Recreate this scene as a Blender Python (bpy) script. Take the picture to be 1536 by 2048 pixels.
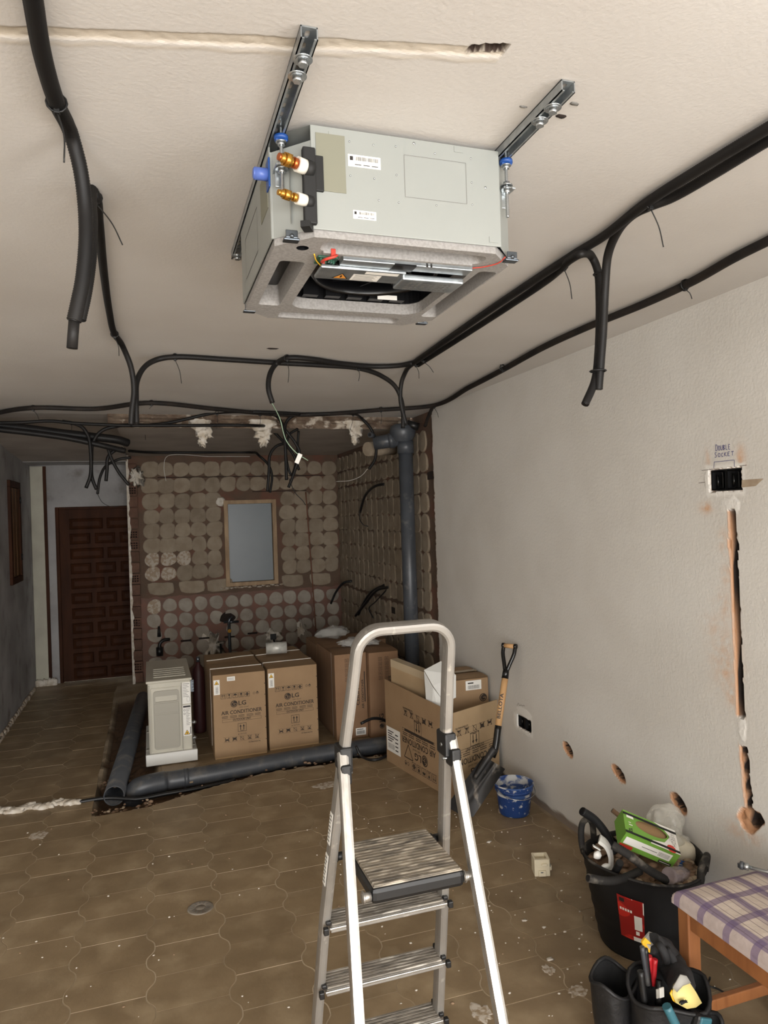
import bpy, bmesh, math, random
from mathutils import Vector, Matrix, noise
from mathutils.geometry import tessellate_polygon
random.seed(7)
for o in list(bpy.data.objects): bpy.data.objects.remove(o)
SC = bpy.context.scene
COL = SC.collection

# ------------------------------------------------------------------ camera
CAM_H = 1.70
FPX, CX, CY = 1420.0, 768.0, 1024.0
def cam_axes(vx=298.0, vy=1042.0, roll=math.radians(1.83)):
    d = Vector((vx-CX, vy-CY, FPX)).normalized()
    u = Vector((-math.sin(roll), -math.cos(roll), 0)); u -= d*u.dot(d); u.normalize()
    x = d.cross(u)
    if x.x < 0: x = -x
    return x, d, u
AX, AY, AZ = cam_axes()
cam_data = bpy.data.cameras.new('camera'); cam = bpy.data.objects.new('camera', cam_data); COL.objects.link(cam)
cam_data.sensor_fit = 'VERTICAL'; cam_data.sensor_height = 24.0; cam_data.lens = 24.0*FPX/2048.0
cam_data.clip_start = 0.02; cam_data.clip_end = 200
def w(c): return Vector((AX.dot(c), AY.dot(c), AZ.dot(c)))
right, down, fwd = w(Vector((1,0,0))), w(Vector((0,1,0))), w(Vector((0,0,1)))
M = Matrix.Identity(4)
for i in range(3):
    M[i][0] = right[i]; M[i][1] = -down[i]; M[i][2] = -fwd[i]
M[0][3], M[1][3], M[2][3] = 0, 0, CAM_H
cam.matrix_world = M
SC.camera = cam

# ------------------------------------------------------------------ light
world = bpy.data.worlds.new('sky'); SC.world = world; world.use_nodes = True
bg = world.node_tree.nodes['Background']
bg.inputs['Color'].default_value = (1.0, 0.985, 0.965, 1); bg.inputs['Strength'].default_value = 12.0
def portal(name, loc, rot, sx, sy):
    l = bpy.data.lights.new(name, 'AREA'); l.shape = 'RECTANGLE'; l.size = sx; l.size_y = sy
    l.cycles.is_portal = True
    o = bpy.data.objects.new(name, l); COL.objects.link(o); o.location = loc; o.rotation_euler = rot
REAR_Y = -2.6
portal('terrace_door_daylight', (-0.1, REAR_Y-0.02, 1.12), (math.radians(90), 0, 0), 3.8, 2.2)
portal('side_window_daylight', (2.10, -0.75, 1.30), (0, math.radians(90), 0), 1.3, 1.7)
vs = SC.view_settings
vs.view_transform = 'Standard'; vs.look = 'None'; vs.gamma = 1.0; vs.use_curve_mapping = False
vs.exposure = 0.0

# ------------------------------------------------------------------ helpers
R_ = math.radians
CEIL = 2.478
XR = 2.057
def ray(px, py):
    c = Vector((px-CX, py-CY, FPX)); return w(c)
def at(px, py, **k):
    """world point seen at a pixel of the 1536x2048 photo, on the plane x=, y= or z="""
    r = ray(px, py); o = Vector((0, 0, CAM_H))
    (a, v), = k.items(); i = 'xyz'.index(a)
    t = (v-o[i])/r[i]
    return o+r*t

def lin(c):
    c = c/255.0
    return c/12.92 if c <= 0.04045 else ((c+0.055)/1.055)**2.4
def rgb(c): return (lin(c[0]), lin(c[1]), lin(c[2]), 1.0)

MATS = {}
def mat(name, c, rough=0.6, metal=0.0, c2=None, scale=6.0, lo=0.35, hi=0.65, detail=6, c3=None, scale3=20.0, lo3=0.6, hi3=0.68,
        bump=0.0, bscale=60.0, rand=0.0, spec=0.5, stretch=None, coord='P', attrs=(), alpha=1.0, trans=0.0, bdetail=3, coat=0.0):
    if name in MATS: return MATS[name]
    m = bpy.data.materials.new(name); m.use_nodes = True; MATS[name] = m
    nt = m.node_tree; N = nt.nodes; L = nt.links
    b = N['Principled BSDF']
    b.inputs['Roughness'].default_value = rough; b.inputs['Metallic'].default_value = metal
    b.inputs['Specular IOR Level'].default_value = spec
    b.inputs['Alpha'].default_value = alpha; b.inputs['Transmission Weight'].default_value = trans
    b.inputs['Coat Weight'].default_value = coat
    if coord == 'P':
        g = N.new('ShaderNodeNewGeometry'); vec = g.outputs['Position']
    else:
        g = N.new('ShaderNodeTexCoord'); vec = g.outputs['Object']
    if stretch:
        mp = N.new('ShaderNodeMapping'); mp.inputs['Scale'].default_value = stretch; L.new(vec, mp.inputs['Vector']); vec = mp.outputs['Vector']
    def nz(sc, det):
        n = N.new('ShaderNodeTexNoise'); n.inputs['Scale'].default_value = sc; n.inputs['Detail'].default_value = det
        L.new(vec, n.inputs['Vector']); return n.outputs['Fac']
    def mix(fac, a, bcol):
        x = N.new('ShaderNodeMix'); x.data_type = 'RGBA'
        L.new(fac, x.inputs['Factor'])
        if isinstance(a, tuple): x.inputs['A'].default_value = a
        else: L.new(a, x.inputs['A'])
        if isinstance(bcol, tuple): x.inputs['B'].default_value = bcol
        else: L.new(bcol, x.inputs['B'])
        return x.outputs['Result']
    def ramp(s, lo, hi):
        r = N.new('ShaderNodeMapRange'); r.inputs['From Min'].default_value = lo; r.inputs['From Max'].default_value = hi
        L.new(s, r.inputs['Value']); return r.outputs['Result']
    col = rgb(c)
    if c2: col = mix(ramp(nz(scale, detail), lo, hi), col, rgb(c2))
    if c3: col = mix(ramp(nz(scale3, 8), lo3, hi3), col, rgb(c3))
    for an, ac, amod in attrs:
        a = N.new('ShaderNodeAttribute'); a.attribute_name = an
        f = a.outputs['Fac']
        if amod:
            mm = N.new('ShaderNodeMath'); mm.operation = 'MULTIPLY'; L.new(f, mm.inputs[0]); L.new(ramp(nz(amod, 6), .3, .62), mm.inputs[1]); f = mm.outputs[0]
        col = mix(f, col, rgb(ac))
    if rand:
        oi = N.new('ShaderNodeObjectInfo')
        h = N.new('ShaderNodeHueSaturation')
        L.new(ramp(oi.outputs['Random'], 0, 1), h.inputs['Value'])
        N[-1]
        mr = h.inputs['Value'].links[0].from_node
        mr.inputs['To Min'].default_value = 1-rand; mr.inputs['To Max'].default_value = 1+rand
        if isinstance(col, tuple): h.inputs['Color'].default_value = col
        else: L.new(col, h.inputs['Color'])
        col = h.outputs['Color']
    if isinstance(col, tuple): b.inputs['Base Color'].default_value = col
    else: L.new(col, b.inputs['Base Color'])
    if bump:
        bp = N.new('ShaderNodeBump'); bp.inputs['Strength'].default_value = 1.0; bp.inputs['Distance'].default_value = bump
        L.new(nz(bscale, bdetail), bp.inputs['Height']); L.new(bp.outputs['Normal'], b.inputs['Normal'])
    return m

class MB:
    def __init__(s): s.v = []; s.f = []; s.m = []; s.mats = []; s.smooth = []; s.attr = {}
    def mi(s, m):
        if m is None: return 0
        if m not in s.mats: s.mats.append(m)
        return s.mats.index(m)
    def add(s, vs, fs, m=None, smooth=False):
        k = len(s.v); s.v += [Vector(v) for v in vs]; i = s.mi(m)
        for f in fs: s.f.append([k+q for q in f]); s.m.append(i); s.smooth.append(smooth)
        return s
    def box(s, a, b, m=None, M=None):
        x0, y0, z0 = a; x1, y1, z1 = b
        vs = [Vector(p) for p in ((x0,y0,z0),(x1,y0,z0),(x1,y1,z0),(x0,y1,z0),(x0,y0,z1),(x1,y0,z1),(x1,y1,z1),(x0,y1,z1))]
        if M: vs = [M@v for v in vs]
        return s.add(vs, [(0,3,2,1),(4,5,6,7),(0,1,5,4),(1,2,6,5),(2,3,7,6),(3,0,4,7)], m)
    def bbox(s, a, b, r=0.004, m=None, M=None):
        """box with bevelled edges"""
        bm = bmesh.new(); bmesh.ops.create_cube(bm, size=1)
        c = [(a[i]+b[i])/2 for i in range(3)]; d = [b[i]-a[i] for i in range(3)]
        for v in bm.verts: v.co = Vector((c[0]+v.co.x*d[0], c[1]+v.co.y*d[1], c[2]+v.co.z*d[2]))
        bmesh.ops.bevel(bm, geom=list(bm.edges), offset=min(r, min(abs(q) for q in d)*0.45), segments=2, affect='EDGES', profile=0.5)
        bm.verts.index_update()
        vs = [(M@v.co if M else v.co.copy()) for v in bm.verts]
        s.add(vs, [[v.index for v in f.verts] for f in bm.faces], m, False); bm.free(); return s
    def beam(s, p, q, wx, wy, up=(0,0,1), m=None, bev=0.0):
        """rectangular bar from p to q; wx along side axis, wy along up-ish axis"""
        p = Vector(p); q = Vector(q); d = (q-p); ln = d.length; d.normalize(); u = Vector(up); sx = d.cross(u)
        if sx.length < 1e-5: sx = d.cross(Vector((1,0,0)))
        sx.normalize(); uy = sx.cross(d)
        Mx = Matrix(((sx.x, uy.x, d.x, p.x), (sx.y, uy.y, d.y, p.y), (sx.z, uy.z, d.z, p.z), (0,0,0,1)))
        if bev: return s.bbox((-wx/2,-wy/2,0), (wx/2,wy/2,ln), bev, m, Mx)
        return s.box((-wx/2,-wy/2,0), (wx/2,wy/2,ln), m, Mx)
    def tube(s, pts, r, n=8, m=None, caps=True, closed=False, prof=None, up=None, hollow=0.0):
        pts = [Vector(p) for p in pts]; k = len(pts)
        rs = r if isinstance(r, (list, tuple)) else [r]*k
        T = []
        for i in range(k):
            if closed: t = pts[(i+1)%k]-pts[i-1]
            else: t = pts[min(i+1,k-1)]-pts[max(i-1,0)]
            T.append(t.normalized() if t.length > 1e-9 else Vector((0,0,1)))
        if up is not None: nrm = Vector(up)-T[0]*Vector(up).dot(T[0])
        else:
            a = Vector((0,0,1)) if abs(T[0].z) < 0.9 else Vector((1,0,0)); nrm = a-T[0]*a.dot(T[0])
        nrm.normalize(); base = len(s.v); i0 = s.mi(m)
        for i in range(k):
            nrm = nrm-T[i]*nrm.dot(T[i]); nrm.normalize(); bn = T[i].cross(nrm)
            for j in range(n):
                if prof: a, b = prof[j]
                else: a, b = math.cos(2*math.pi*j/n), math.sin(2*math.pi*j/n)
                s.v.append(pts[i]+(nrm*a+bn*b)*rs[i])
        for i in range(k if closed else k-1):
            for j in range(n):
                A = base+i*n+j; B = base+i*n+(j+1)%n; i2 = (i+1)%k
                s.f.append([A, B, base+i2*n+(j+1)%n, base+i2*n+j]); s.m.append(i0); s.smooth.append(prof is None)
        if caps and not closed:
            s.f.append([base+j for j in range(n)][::-1]); s.m.append(i0); s.smooth.append(False)
            s.f.append([base+(k-1)*n+j for j in range(n)]); s.m.append(i0); s.smooth.append(False)
        return s
    def cyl(s, p, q, r, n=16, m=None, r2=None):
        return s.tube([p, q], [r, r if r2 is None else r2], n, m)
    def lathe(s, prof, n=24, c=(0,0,0), axis='z', m=None, a0=0, a1=2*math.pi, M=None):
        """prof: list of (radius, height)"""
        base = len(s.v); full = abs(a1-a0-2*math.pi) < 1e-6; cols = n if full else n+1; i0 = s.mi(m)
        for j in range(cols):
            a = a0+(a1-a0)*j/n
            for r, z in prof:
                v = Vector((r*math.cos(a), r*math.sin(a), z))
                if M: v = M@v
                s.v.append(v+Vector(c))
        k = len(prof)
        for j in range(n):
            j2 = (j+1) % cols
            for i in range(k-1):
                s.f.append([base+j*k+i, base+j2*k+i, base+j2*k+i+1, base+j*k+i+1]); s.m.append(i0); s.smooth.append(True)
        return s
    def plate(s, outer, holes, O, U, V, t, m=None):
        """flat plate with holes: 2D loops in (u,v); thickness t along -UxV... from O along N"""
        O, U, V = Vector(O), Vector(U), Vector(V); Nn = U.cross(V).normalized()
        loops = [outer]+list(holes)
        flat = [p for l in loops for p in l]
        tris = tessellate_polygon([[Vector((p[0], p[1], 0)) for p in l] for l in loops])
        base = len(s.v); i0 = s.mi(m); n = len(flat)
        for p in flat: s.v.append(O+U*p[0]+V*p[1])
        if t:
            for p in flat: s.v.append(O+U*p[0]+V*p[1]-Nn*t)
        for tr in tris:
            a, b, c = tr
            A, B, Cc = (Vector(flat[i]) for i in (a, b, c))
            if (B-A).cross(Cc-A) < 0: a, c = c, a
            s.f.append([base+a, base+b, base+c]); s.m.append(i0); s.smooth.append(False)
            if t: s.f.append([base+n+c, base+n+b, base+n+a]); s.m.append(i0); s.smooth.append(False)
        if t:
            k = base
            for l in loops:
                q = len(l)
                for j in range(q):
                    s.f.append([k+j, k+(j+1)%q, k+n+(j+1)%q, k+n+j]); s.m.append(i0); s.smooth.append(False)
                k += q
        return s
    def poly(s, pts2, O, U, V, m=None):
        return s.plate(pts2, [], O, U, V, 0, m)
    def blob(s, c, r, seed=0, sub=2, amp=0.25, fr=3.0, m=None):
        bm = bmesh.new(); bmesh.ops.create_icosphere(bm, subdivisions=sub, radius=1)
        vs = []
        rx, ry, rz = (r, r, r) if not isinstance(r, (tuple, list)) else r
        for v in bm.verts:
            d = 1+amp*noise.noise(v.co*fr*0.5+Vector((seed*7.3, seed*1.7, seed)))
            vs.append(Vector((c[0]+v.co.x*rx*d, c[1]+v.co.y*ry*d, c[2]+v.co.z*rz*d)))
        bm.verts.index_update(); s.add(vs, [[v.index for v in f.verts] for f in bm.faces], m, True); bm.free(); return s
    def mesh(s, name, m=None):
        me = bpy.data.meshes.new(name); me.from_pydata(s.v, [], s.f)
        ms = s.mats if s.mats and s.mats[0] is not None else [m]
        if s.mats: ms = s.mats
        for x in ms: me.materials.append(MATS[x] if isinstance(x, str) else x)
        if s.mats: me.polygons.foreach_set('material_index', s.m)
        me.polygons.foreach_set('use_smooth', s.smooth)
        for an, vals in s.attr.items():
            a = me.attributes.new(an, 'FLOAT', 'POINT'); a.data.foreach_set('value', vals)
        me.validate(); me.update(); return me

WLOC = {}
def obj(name, mb, m=None, parent=None, local=False, label=None, cat=None, group=None, kind=None, loc=None, rot=None, flat=False):
    """one mesh object; coordinates of mb are world unless local"""
    if isinstance(m, str): m = MATS[m]
    if parent is not None and not local:
        off = WLOC[parent]
        mb.v = [v-off for v in mb.v]
    elif parent is None and not local and loc is None:
        # own origin at the base centre
        xs = [v.x for v in mb.v]; ys = [v.y for v in mb.v]; zs = [v.z for v in mb.v]
        off = Vector(((min(xs)+max(xs))/2, (min(ys)+max(ys))/2, min(zs))); mb.v = [v-off for v in mb.v]; loc = off
    o = bpy.data.objects.new(name, mb.mesh(name, m)); COL.objects.link(o)
    if parent is not None: o.parent = parent
    if loc is not None: o.location = loc
    if rot is not None: o.rotation_euler = rot
    WLOC[o] = Vector(loc) if (parent is None and loc is not None) else (WLOC[parent].copy() if parent is not None else Vector((0,0,0)))
    if local and parent is not None and loc is not None: WLOC[o] = WLOC[parent]+Vector(loc)
    tag(o, label, cat, group, kind)
    return o
def tag(o, label=None, cat=None, group=None, kind=None):
    if label: o['label'] = label
    if cat: o['category'] = cat
    if group: o['group'] = group
    if kind: o['kind'] = kind
    return o
def thing(name, label, cat, loc, rot=None, group=None):
    o = bpy.data.objects.new(name, None); COL.objects.link(o); o.location = loc
    o.empty_display_size = 0.05
    if rot is not None: o.rotation_euler = rot
    WLOC[o] = Vector(loc); return tag(o, label, cat, group)
def linked(name, me, parent, loc, rot=None, scale=None, **k):
    """another object sharing mesh data; loc in parent's frame"""
    o = bpy.data.objects.new(name, me); COL.objects.link(o); o.parent = parent; o.location = loc
    if rot is not None: o.rotation_euler = rot
    if scale is not None: o.scale = scale
    WLOC[o] = WLOC.get(parent, Vector())+Vector(loc)
    return tag(o, **k)

def catmull(pts, ds):
    pts = [Vector(p) for p in pts]
    if len(pts) == 2:
        n = max(2, int((pts[1]-pts[0]).length/ds)+1); return [pts[0].lerp(pts[1], i/(n-1)) for i in range(n)]
    P = [pts[0]*2-pts[1]]+pts+[pts[-1]*2-pts[-2]]
    fine = []
    for i in range(1, len(P)-2):
        p0, p1, p2, p3 = P[i-1:i+3]
        # centripetal
        t0 = 0; t1 = t0+max((p1-p0).length, 1e-6)**.5; t2 = t1+max((p2-p1).length, 1e-6)**.5; t3 = t2+max((p3-p2).length, 1e-6)**.5
        n = 24
        for j in range(n):
            t = t1+(t2-t1)*j/n
            A1 = p0*((t1-t)/(t1-t0))+p1*((t-t0)/(t1-t0)); A2 = p1*((t2-t)/(t2-t1))+p2*((t-t1)/(t2-t1)); A3 = p2*((t3-t)/(t3-t2))+p3*((t-t2)/(t3-t2))
            B1 = A1*((t2-t)/(t2-t0))+A2*((t-t0)/(t2-t0)); B2 = A2*((t3-t)/(t3-t1))+A3*((t-t1)/(t3-t1))
            fine.append(B1*((t2-t)/(t2-t1))+B2*((t-t1)/(t2-t1)))
    fine.append(pts[-1])
    L = [0]
    for a, b in zip(fine, fine[1:]): L.append(L[-1]+(b-a).length)
    n = max(2, int(L[-1]/ds)+1); out = []; k = 0
    for i in range(n):
        d = L[-1]*i/(n-1)
        while k < len(L)-2 and L[k+1] < d: k += 1
        q = (d-L[k])/max(L[k+1]-L[k], 1e-9); out.append(fine[k].lerp(fine[k+1], min(max(q, 0), 1)))
    return out

_txt = {}
def text_geo(s, size=1.0, font_shear=0.0, space=1.0):
    key = (s, font_shear, space)
    if key not in _txt:
        cu = bpy.data.curves.new('lettering', 'FONT'); cu.body = s; cu.align_x = 'CENTER'; cu.align_y = 'CENTER'; cu.resolution_u = 2
        cu.shear = font_shear; cu.space_character = space
        o = bpy.data.objects.new('lettering', cu); COL.objects.link(o)
        dg = bpy.context.evaluated_depsgraph_get(); me = bpy.data.meshes.new_from_object(o.evaluated_get(dg))
        _txt[key] = ([v.co.copy() for v in me.vertices], [list(p.vertices) for p in me.polygons])
        bpy.data.objects.remove(o); bpy.data.curves.remove(cu); bpy.data.meshes.remove(me)
    return _txt[key]
class Print:
    """flat ink on a face: u,v in metres in the frame O,U,V"""
    def __init__(s, O, U, V, m, off=0.0009):
        s.U = Vector(U).normalized(); s.V = Vector(V).normalized(); s.N = s.U.cross(s.V); s.O = Vector(O)+s.N*off; s.mb = MB(); s.ink = m
    def P(s, u, v): return s.O+s.U*u+s.V*v
    def text(s, t, u, v, h, bold=0.0, wid=None, rot=0, m=None, space=1.0):
        vs, fs = text_geo(t, space=space)
        if not vs: return s
        ys = [q.y for q in vs]; xs = [q.x for q in vs]; sc = h/0.70
        sx = sc if wid is None else wid/max(max(xs)-min(xs), 1e-6)
        c, n = math.cos(rot), math.sin(rot)
        offs = [(0, 0)] if not bold else [(0, 0), (bold*h, 0), (0, bold*h*0.6), (bold*h, bold*h*0.6)]
        for k, (dx, dy) in enumerate(offs):
            out = []
            for q in vs:
                x, y = q.x*sx+dx, q.y*sc+dy
                out.append(s.P(u+x*c-y*n, v+x*n+y*c)+s.N*(k*0.00004))
            s.mb.add(out, fs, m or s.ink)
        return s
    def rect(s, u0, v0, u1, v1, m=None, k=0):
        o = s.N*(0.00008*k)
        s.mb.add([s.P(u0,v0)+o, s.P(u1,v0)+o, s.P(u1,v1)+o, s.P(u0,v1)+o], [(0,1,2,3)], m or s.ink); return s
    def frame(s, u0, v0, u1, v1, t, m=None):
        s.rect(u0,v0,u1,v0+t,m); s.rect(u0,v1-t,u1,v1,m); s.rect(u0,v0+t,u0+t,v1-t,m); s.rect(u1-t,v0+t,u1,v1-t,m); return s
    def line(s, u0, v0, u1, v1, t, m=None):
        d = Vector((u1-u0, v1-v0)); n = Vector((-d.y, d.x)).normalized()*t/2
        s.mb.add([s.P(u0-n.x, v0-n.y), s.P(u1-n.x, v1-n.y), s.P(u1+n.x, v1+n.y), s.P(u0+n.x, v0+n.y)], [(0,1,2,3)], m or s.ink); return s
    def path(s, pts, t, m=None):
        for a, b in zip(pts, pts[1:]): s.line(a[0], a[1], b[0], b[1], t, m)
        return s
    def poly(s, pts, m=None, k=0):
        o = s.N*(0.00008*k)
        s.mb.add([s.P(*p)+o for p in pts], [list(range(len(pts)))], m or s.ink); return s
    def disc(s, u, v, r, m=None, n=20, k=0): return s.poly([(u+r*math.cos(2*math.pi*i/n), v+r*math.sin(2*math.pi*i/n)) for i in range(n)], m, k)
    def ring(s, u, v, r, t, a0=0, a1=2*math.pi, m=None, n=20, k=0):
        o = s.N*(0.00008*k); vs = []
        for i in range(n+1):
            a = a0+(a1-a0)*i/n
            vs += [s.P(u+(r-t)*math.cos(a), v+(r-t)*math.sin(a))+o, s.P(u+r*math.cos(a), v+r*math.sin(a))+o]
        s.mb.add(vs, [(2*i, 2*i+1, 2*i+3, 2*i+2) for i in range(n)], m or s.ink); return s
    def barcode(s, u0, v0, u1, v1, seed=1, m=None):
        r = random.Random(seed); u = u0
        while u < u1:
            a = r.uniform(.006, .022)*(u1-u0); s.rect(u, v0, min(u+a, u1), v1, m); u += a+r.uniform(.008, .025)*(u1-u0)
        return s

def grid(xs, ys, fn):
    """tensor grid mesh; fn(a,b)->(Vector)"""
    vs = [fn(a, b) for b in ys for a in xs]; n = len(xs)
    fs = [(j*n+i, j*n+i+1, (j+1)*n+i+1, (j+1)*n+i) for j in range(len(ys)-1) for i in range(n-1)]
    return vs, fs
def axis(a, b, step, dense=()):
    """coordinates from a to b with step, finer inside the dense intervals (lo,hi,step)"""
    out = [a]
    while out[-1] < b-1e-9:
        x = out[-1]; st = step
        for lo, hi, s in dense:
            if lo-1e-9 <= x < hi: st = min(st, s)
            elif x < lo < x+st: st = min(st, lo-x)
        out.append(min(b, x+st))
    return out
def sstep(a, b, x):
    t = min(max((x-a)/(b-a), 0), 1); return t*t*(3-2*t)
def nz(x, y, z=0.0, s=1.0): return noise.noise(Vector((x*s, y*s, z*s)))
def clip_poly(poly, fn):
    """keep the part of a 2D polygon where fn(p) > 0 (linear crossing)"""
    out = []
    for i, p in enumerate(poly):
        q = poly[(i+1) % len(poly)]; a, b = fn(p), fn(q)
        if a > 0: out.append(p)
        if (a > 0) != (b > 0):
            t = a/(a-b); out.append((p[0]+(q[0]-p[0])*t, p[1]+(q[1]-p[1])*t))
    return out
# ================================================================== SETTING
mat('plaster', (215,212,206), .85, c2=(207,203,196), scale=2.2, bump=.0016, bscale=95, bdetail=4,
    attrs=(('brick', (186,140,104), 0), ('stain', (205,150,100), 30), ('patch', (224,221,215), 0), ('dirt', (104,80,58), 0), ('painted_shade', (38,30,26), 0)))  # the near-black last mask is shade painted into groove and holes
mat('ceiling_plaster', (201,197,192), .9, c2=(193,188,182), scale=1.6, bump=.0007, bscale=120, bdetail=3,
    attrs=(('chase', (192,182,167), 0), ('dark', (58,44,36), 0)))
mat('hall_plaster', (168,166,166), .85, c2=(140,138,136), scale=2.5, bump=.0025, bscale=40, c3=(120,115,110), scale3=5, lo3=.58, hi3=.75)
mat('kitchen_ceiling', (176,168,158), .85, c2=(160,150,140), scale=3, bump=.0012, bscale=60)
mat('ragged_plaster', (128,112,96), .95, c2=(96,78,64), scale=9, bump=.004, bscale=60, c3=(196,186,172), scale3=12, lo3=.56, hi3=.66)
mat('raw_wall', (102,82,68), .95, c2=(92,76,63), scale=7, bump=.003, bscale=70, c3=(112,78,64), scale3=4, lo3=.5, hi3=.66)
mat('raw_wall_red', (126,92,80), .95, c2=(112,90,80), scale=9, bump=.003, bscale=70)
mat('dab_brown', (152,139,121), .95, c2=(136,122,104), scale=10, bump=.0025, bscale=90, rand=.12)
mat('dab_grey', (164,156,144), .95, c2=(146,137,125), scale=10, bump=.0025, bscale=90, rand=.10)
mat('dab_white', (184,174,160), .95, c2=(158,140,120), scale=40, lo=.45, hi=.55, bump=.002, bscale=90)
mat('brick_red', (108,80,66), .95, c2=(92,68,56), scale=20, bump=.002, bscale=90, rand=.15)
mat('gap_dark', (40,30,25), .95)
mat('white_plaster', (222,216,206), .9, c2=(190,178,160), scale=25, bump=.003, bscale=60)
mat('tile', (150,130,102), .45, c2=(131,112,86), scale=7, lo=.3, hi=.7, c3=(172,153,124), scale3=6, lo3=.50, hi3=.80, bump=.0006, bscale=60, rand=.07, spec=.3)
mat('grout', (188,172,148), .95, c2=(146,128,102), scale=3, bump=.002, bscale=80,
    attrs=(('dig', (92,70,50), 0),))
mat('dirt', (110,86,62), .95, c2=(78,60,44), scale=14, bump=.006, bscale=50)
mat('door_wood', (70,42,27), .65, spec=.12, c2=(54,32,21), scale=12, stretch=(1,1,.15), bump=.0006, bscale=30)
mat('frame_wood', (178,152,120), .7, c2=(146,120,92), scale=14, stretch=(1,1,.3), bump=.001, bscale=40)
mat('pale_strip', (190,188,172), .8, c2=(176,172,158), scale=5)
mat('black_plastic', (22,22,23), .42)

# ---------------------------------------------------------------- floor
XL, XLN, YD = -1.18, -2.6, 8.32        # hall wall, living-room wall, door wall
def front_edge(x):
    pts = [(-.5,4.47),(-.18,4.46),(.0,4.50),(.2,4.60),(.5,4.70),(.78,4.78),(1.09,4.75),(1.3,4.80),(1.55,4.76),(2.1,4.74)]
    for (a, b), (c, d) in zip(pts, pts[1:]):
        if x <= c: return b+(d-b)*max(0, (x-a))/(c-a)+.03*nz(x, 3.1, 0, 9)
    return pts[-1][1]
def trench(x, y):
    """depth of the dug-up strip"""
    a = 0
    if x > -.40: a = .10*sstep(0, .03, y-front_edge(x))*sstep(0, .04, 5.06+.02*nz(x, 1, 0, 7)-y)*sstep(0, .03, x+.37)
    b = .04*sstep(0, .04, x+.36+.03*nz(1, y, 0, 6))*sstep(0, .05, .02-x)*sstep(0, .04, y-4.50)*sstep(0, .3, 7.4-y)
    return max(a, b)
fx = axis(XLN, XR+.15, .12, ((-.5, 2.0, .03),)); fy = axis(REAR_Y, YD+.1, .12, ((4.35, 5.15, .02), (5.15, 7.5, .06)))
mb = MB(); dig = []
def ff(x, y):
    t = trench(x, y); n = .012*nz(x, y, 0, 14)+.012*nz(x, y, 5, 30)
    dig.append(min(1, t/.03)); return Vector((x, y, -.0012-t+(n if t > .02 else 0)))
vs_, fs_ = grid(fx, fy, ff); mb.add(vs_, fs_, 'grout'); mb.attr['dig'] = dig
FLOOR = obj('floor', mb, None, loc=(0,0,0), kind='structure')
WLOC[FLOOR] = Vector((0,0,0))
TW, TH, TA, TG = .2835, .20, .0165, .0015
def barrel():
    L = []; n = 14
    for i in range(n+1):
        t = i/n; L.append((TW/2-TA*math.tanh(1.4*math.cos(2*math.pi*t))/.885-TG, -TH/2+TG+t*(TH-2*TG)))
    return L+[(-x, y) for x, y in L[::-1]]
def tile_mesh(poly, name='tile'):
    m_ = MB(); n = len(poly); e = .0010
    cxx = sum(p[0] for p in poly)/n; cyy = sum(p[1] for p in poly)/n
    top = []
    for p in poly:
        d = Vector((p[0]-cxx, p[1]-cyy)); l = d.length; d = d*((l-e)/l) if l > 0 else d; top.append((cxx+d.x, cyy+d.y, 0))
    vs = [(p[0], p[1], -.002) for p in poly]+top+[(p[0], p[1], -.012) for p in poly]
    fs = [list(range(n, 2*n))]+[(i, (i+1)%n, n+(i+1)%n, n+i) for i in range(n)]+[(2*n+i, 2*n+(i+1)%n, (i+1)%n, i) for i in range(n)]
    m_.add(vs, fs); return m_.mesh(name, MATS['tile'])
TILE = tile_mesh(barrel())
cells = []
for k in range(-9, 8):
    cx_ = -.045+TW*(k+.5); ph = 0 if k % 2 == 0 else .1
    for j in range(-18, 30):
        y0 = 2.60+ph+TH*j; cy_ = y0+TH/2
        if cx_+TW/2 < (XL if cy_ > 4.8 else XLN)+.02 or cx_-TW/2 > XR or cy_ < REAR_Y+.1 or cy_ > YD-.08: continue
        cells.append((cx_, cy_))
def in_view(x, y):
    c = Vector((x, y, -CAM_H)); z = c.dot(fwd)
    if z < .3: return False
    u = c.dot(right)/z*FPX; v_ = c.dot(down)/z*FPX
    return -840 < u < 840 and v_ < 1100
rest = MB(); cnt = 0
cells.sort(key=lambda c: (c[0]**2+c[1]**2))
def far_edge(x): return 5.06+.02*nz(x, 1, 0, 7)
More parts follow.
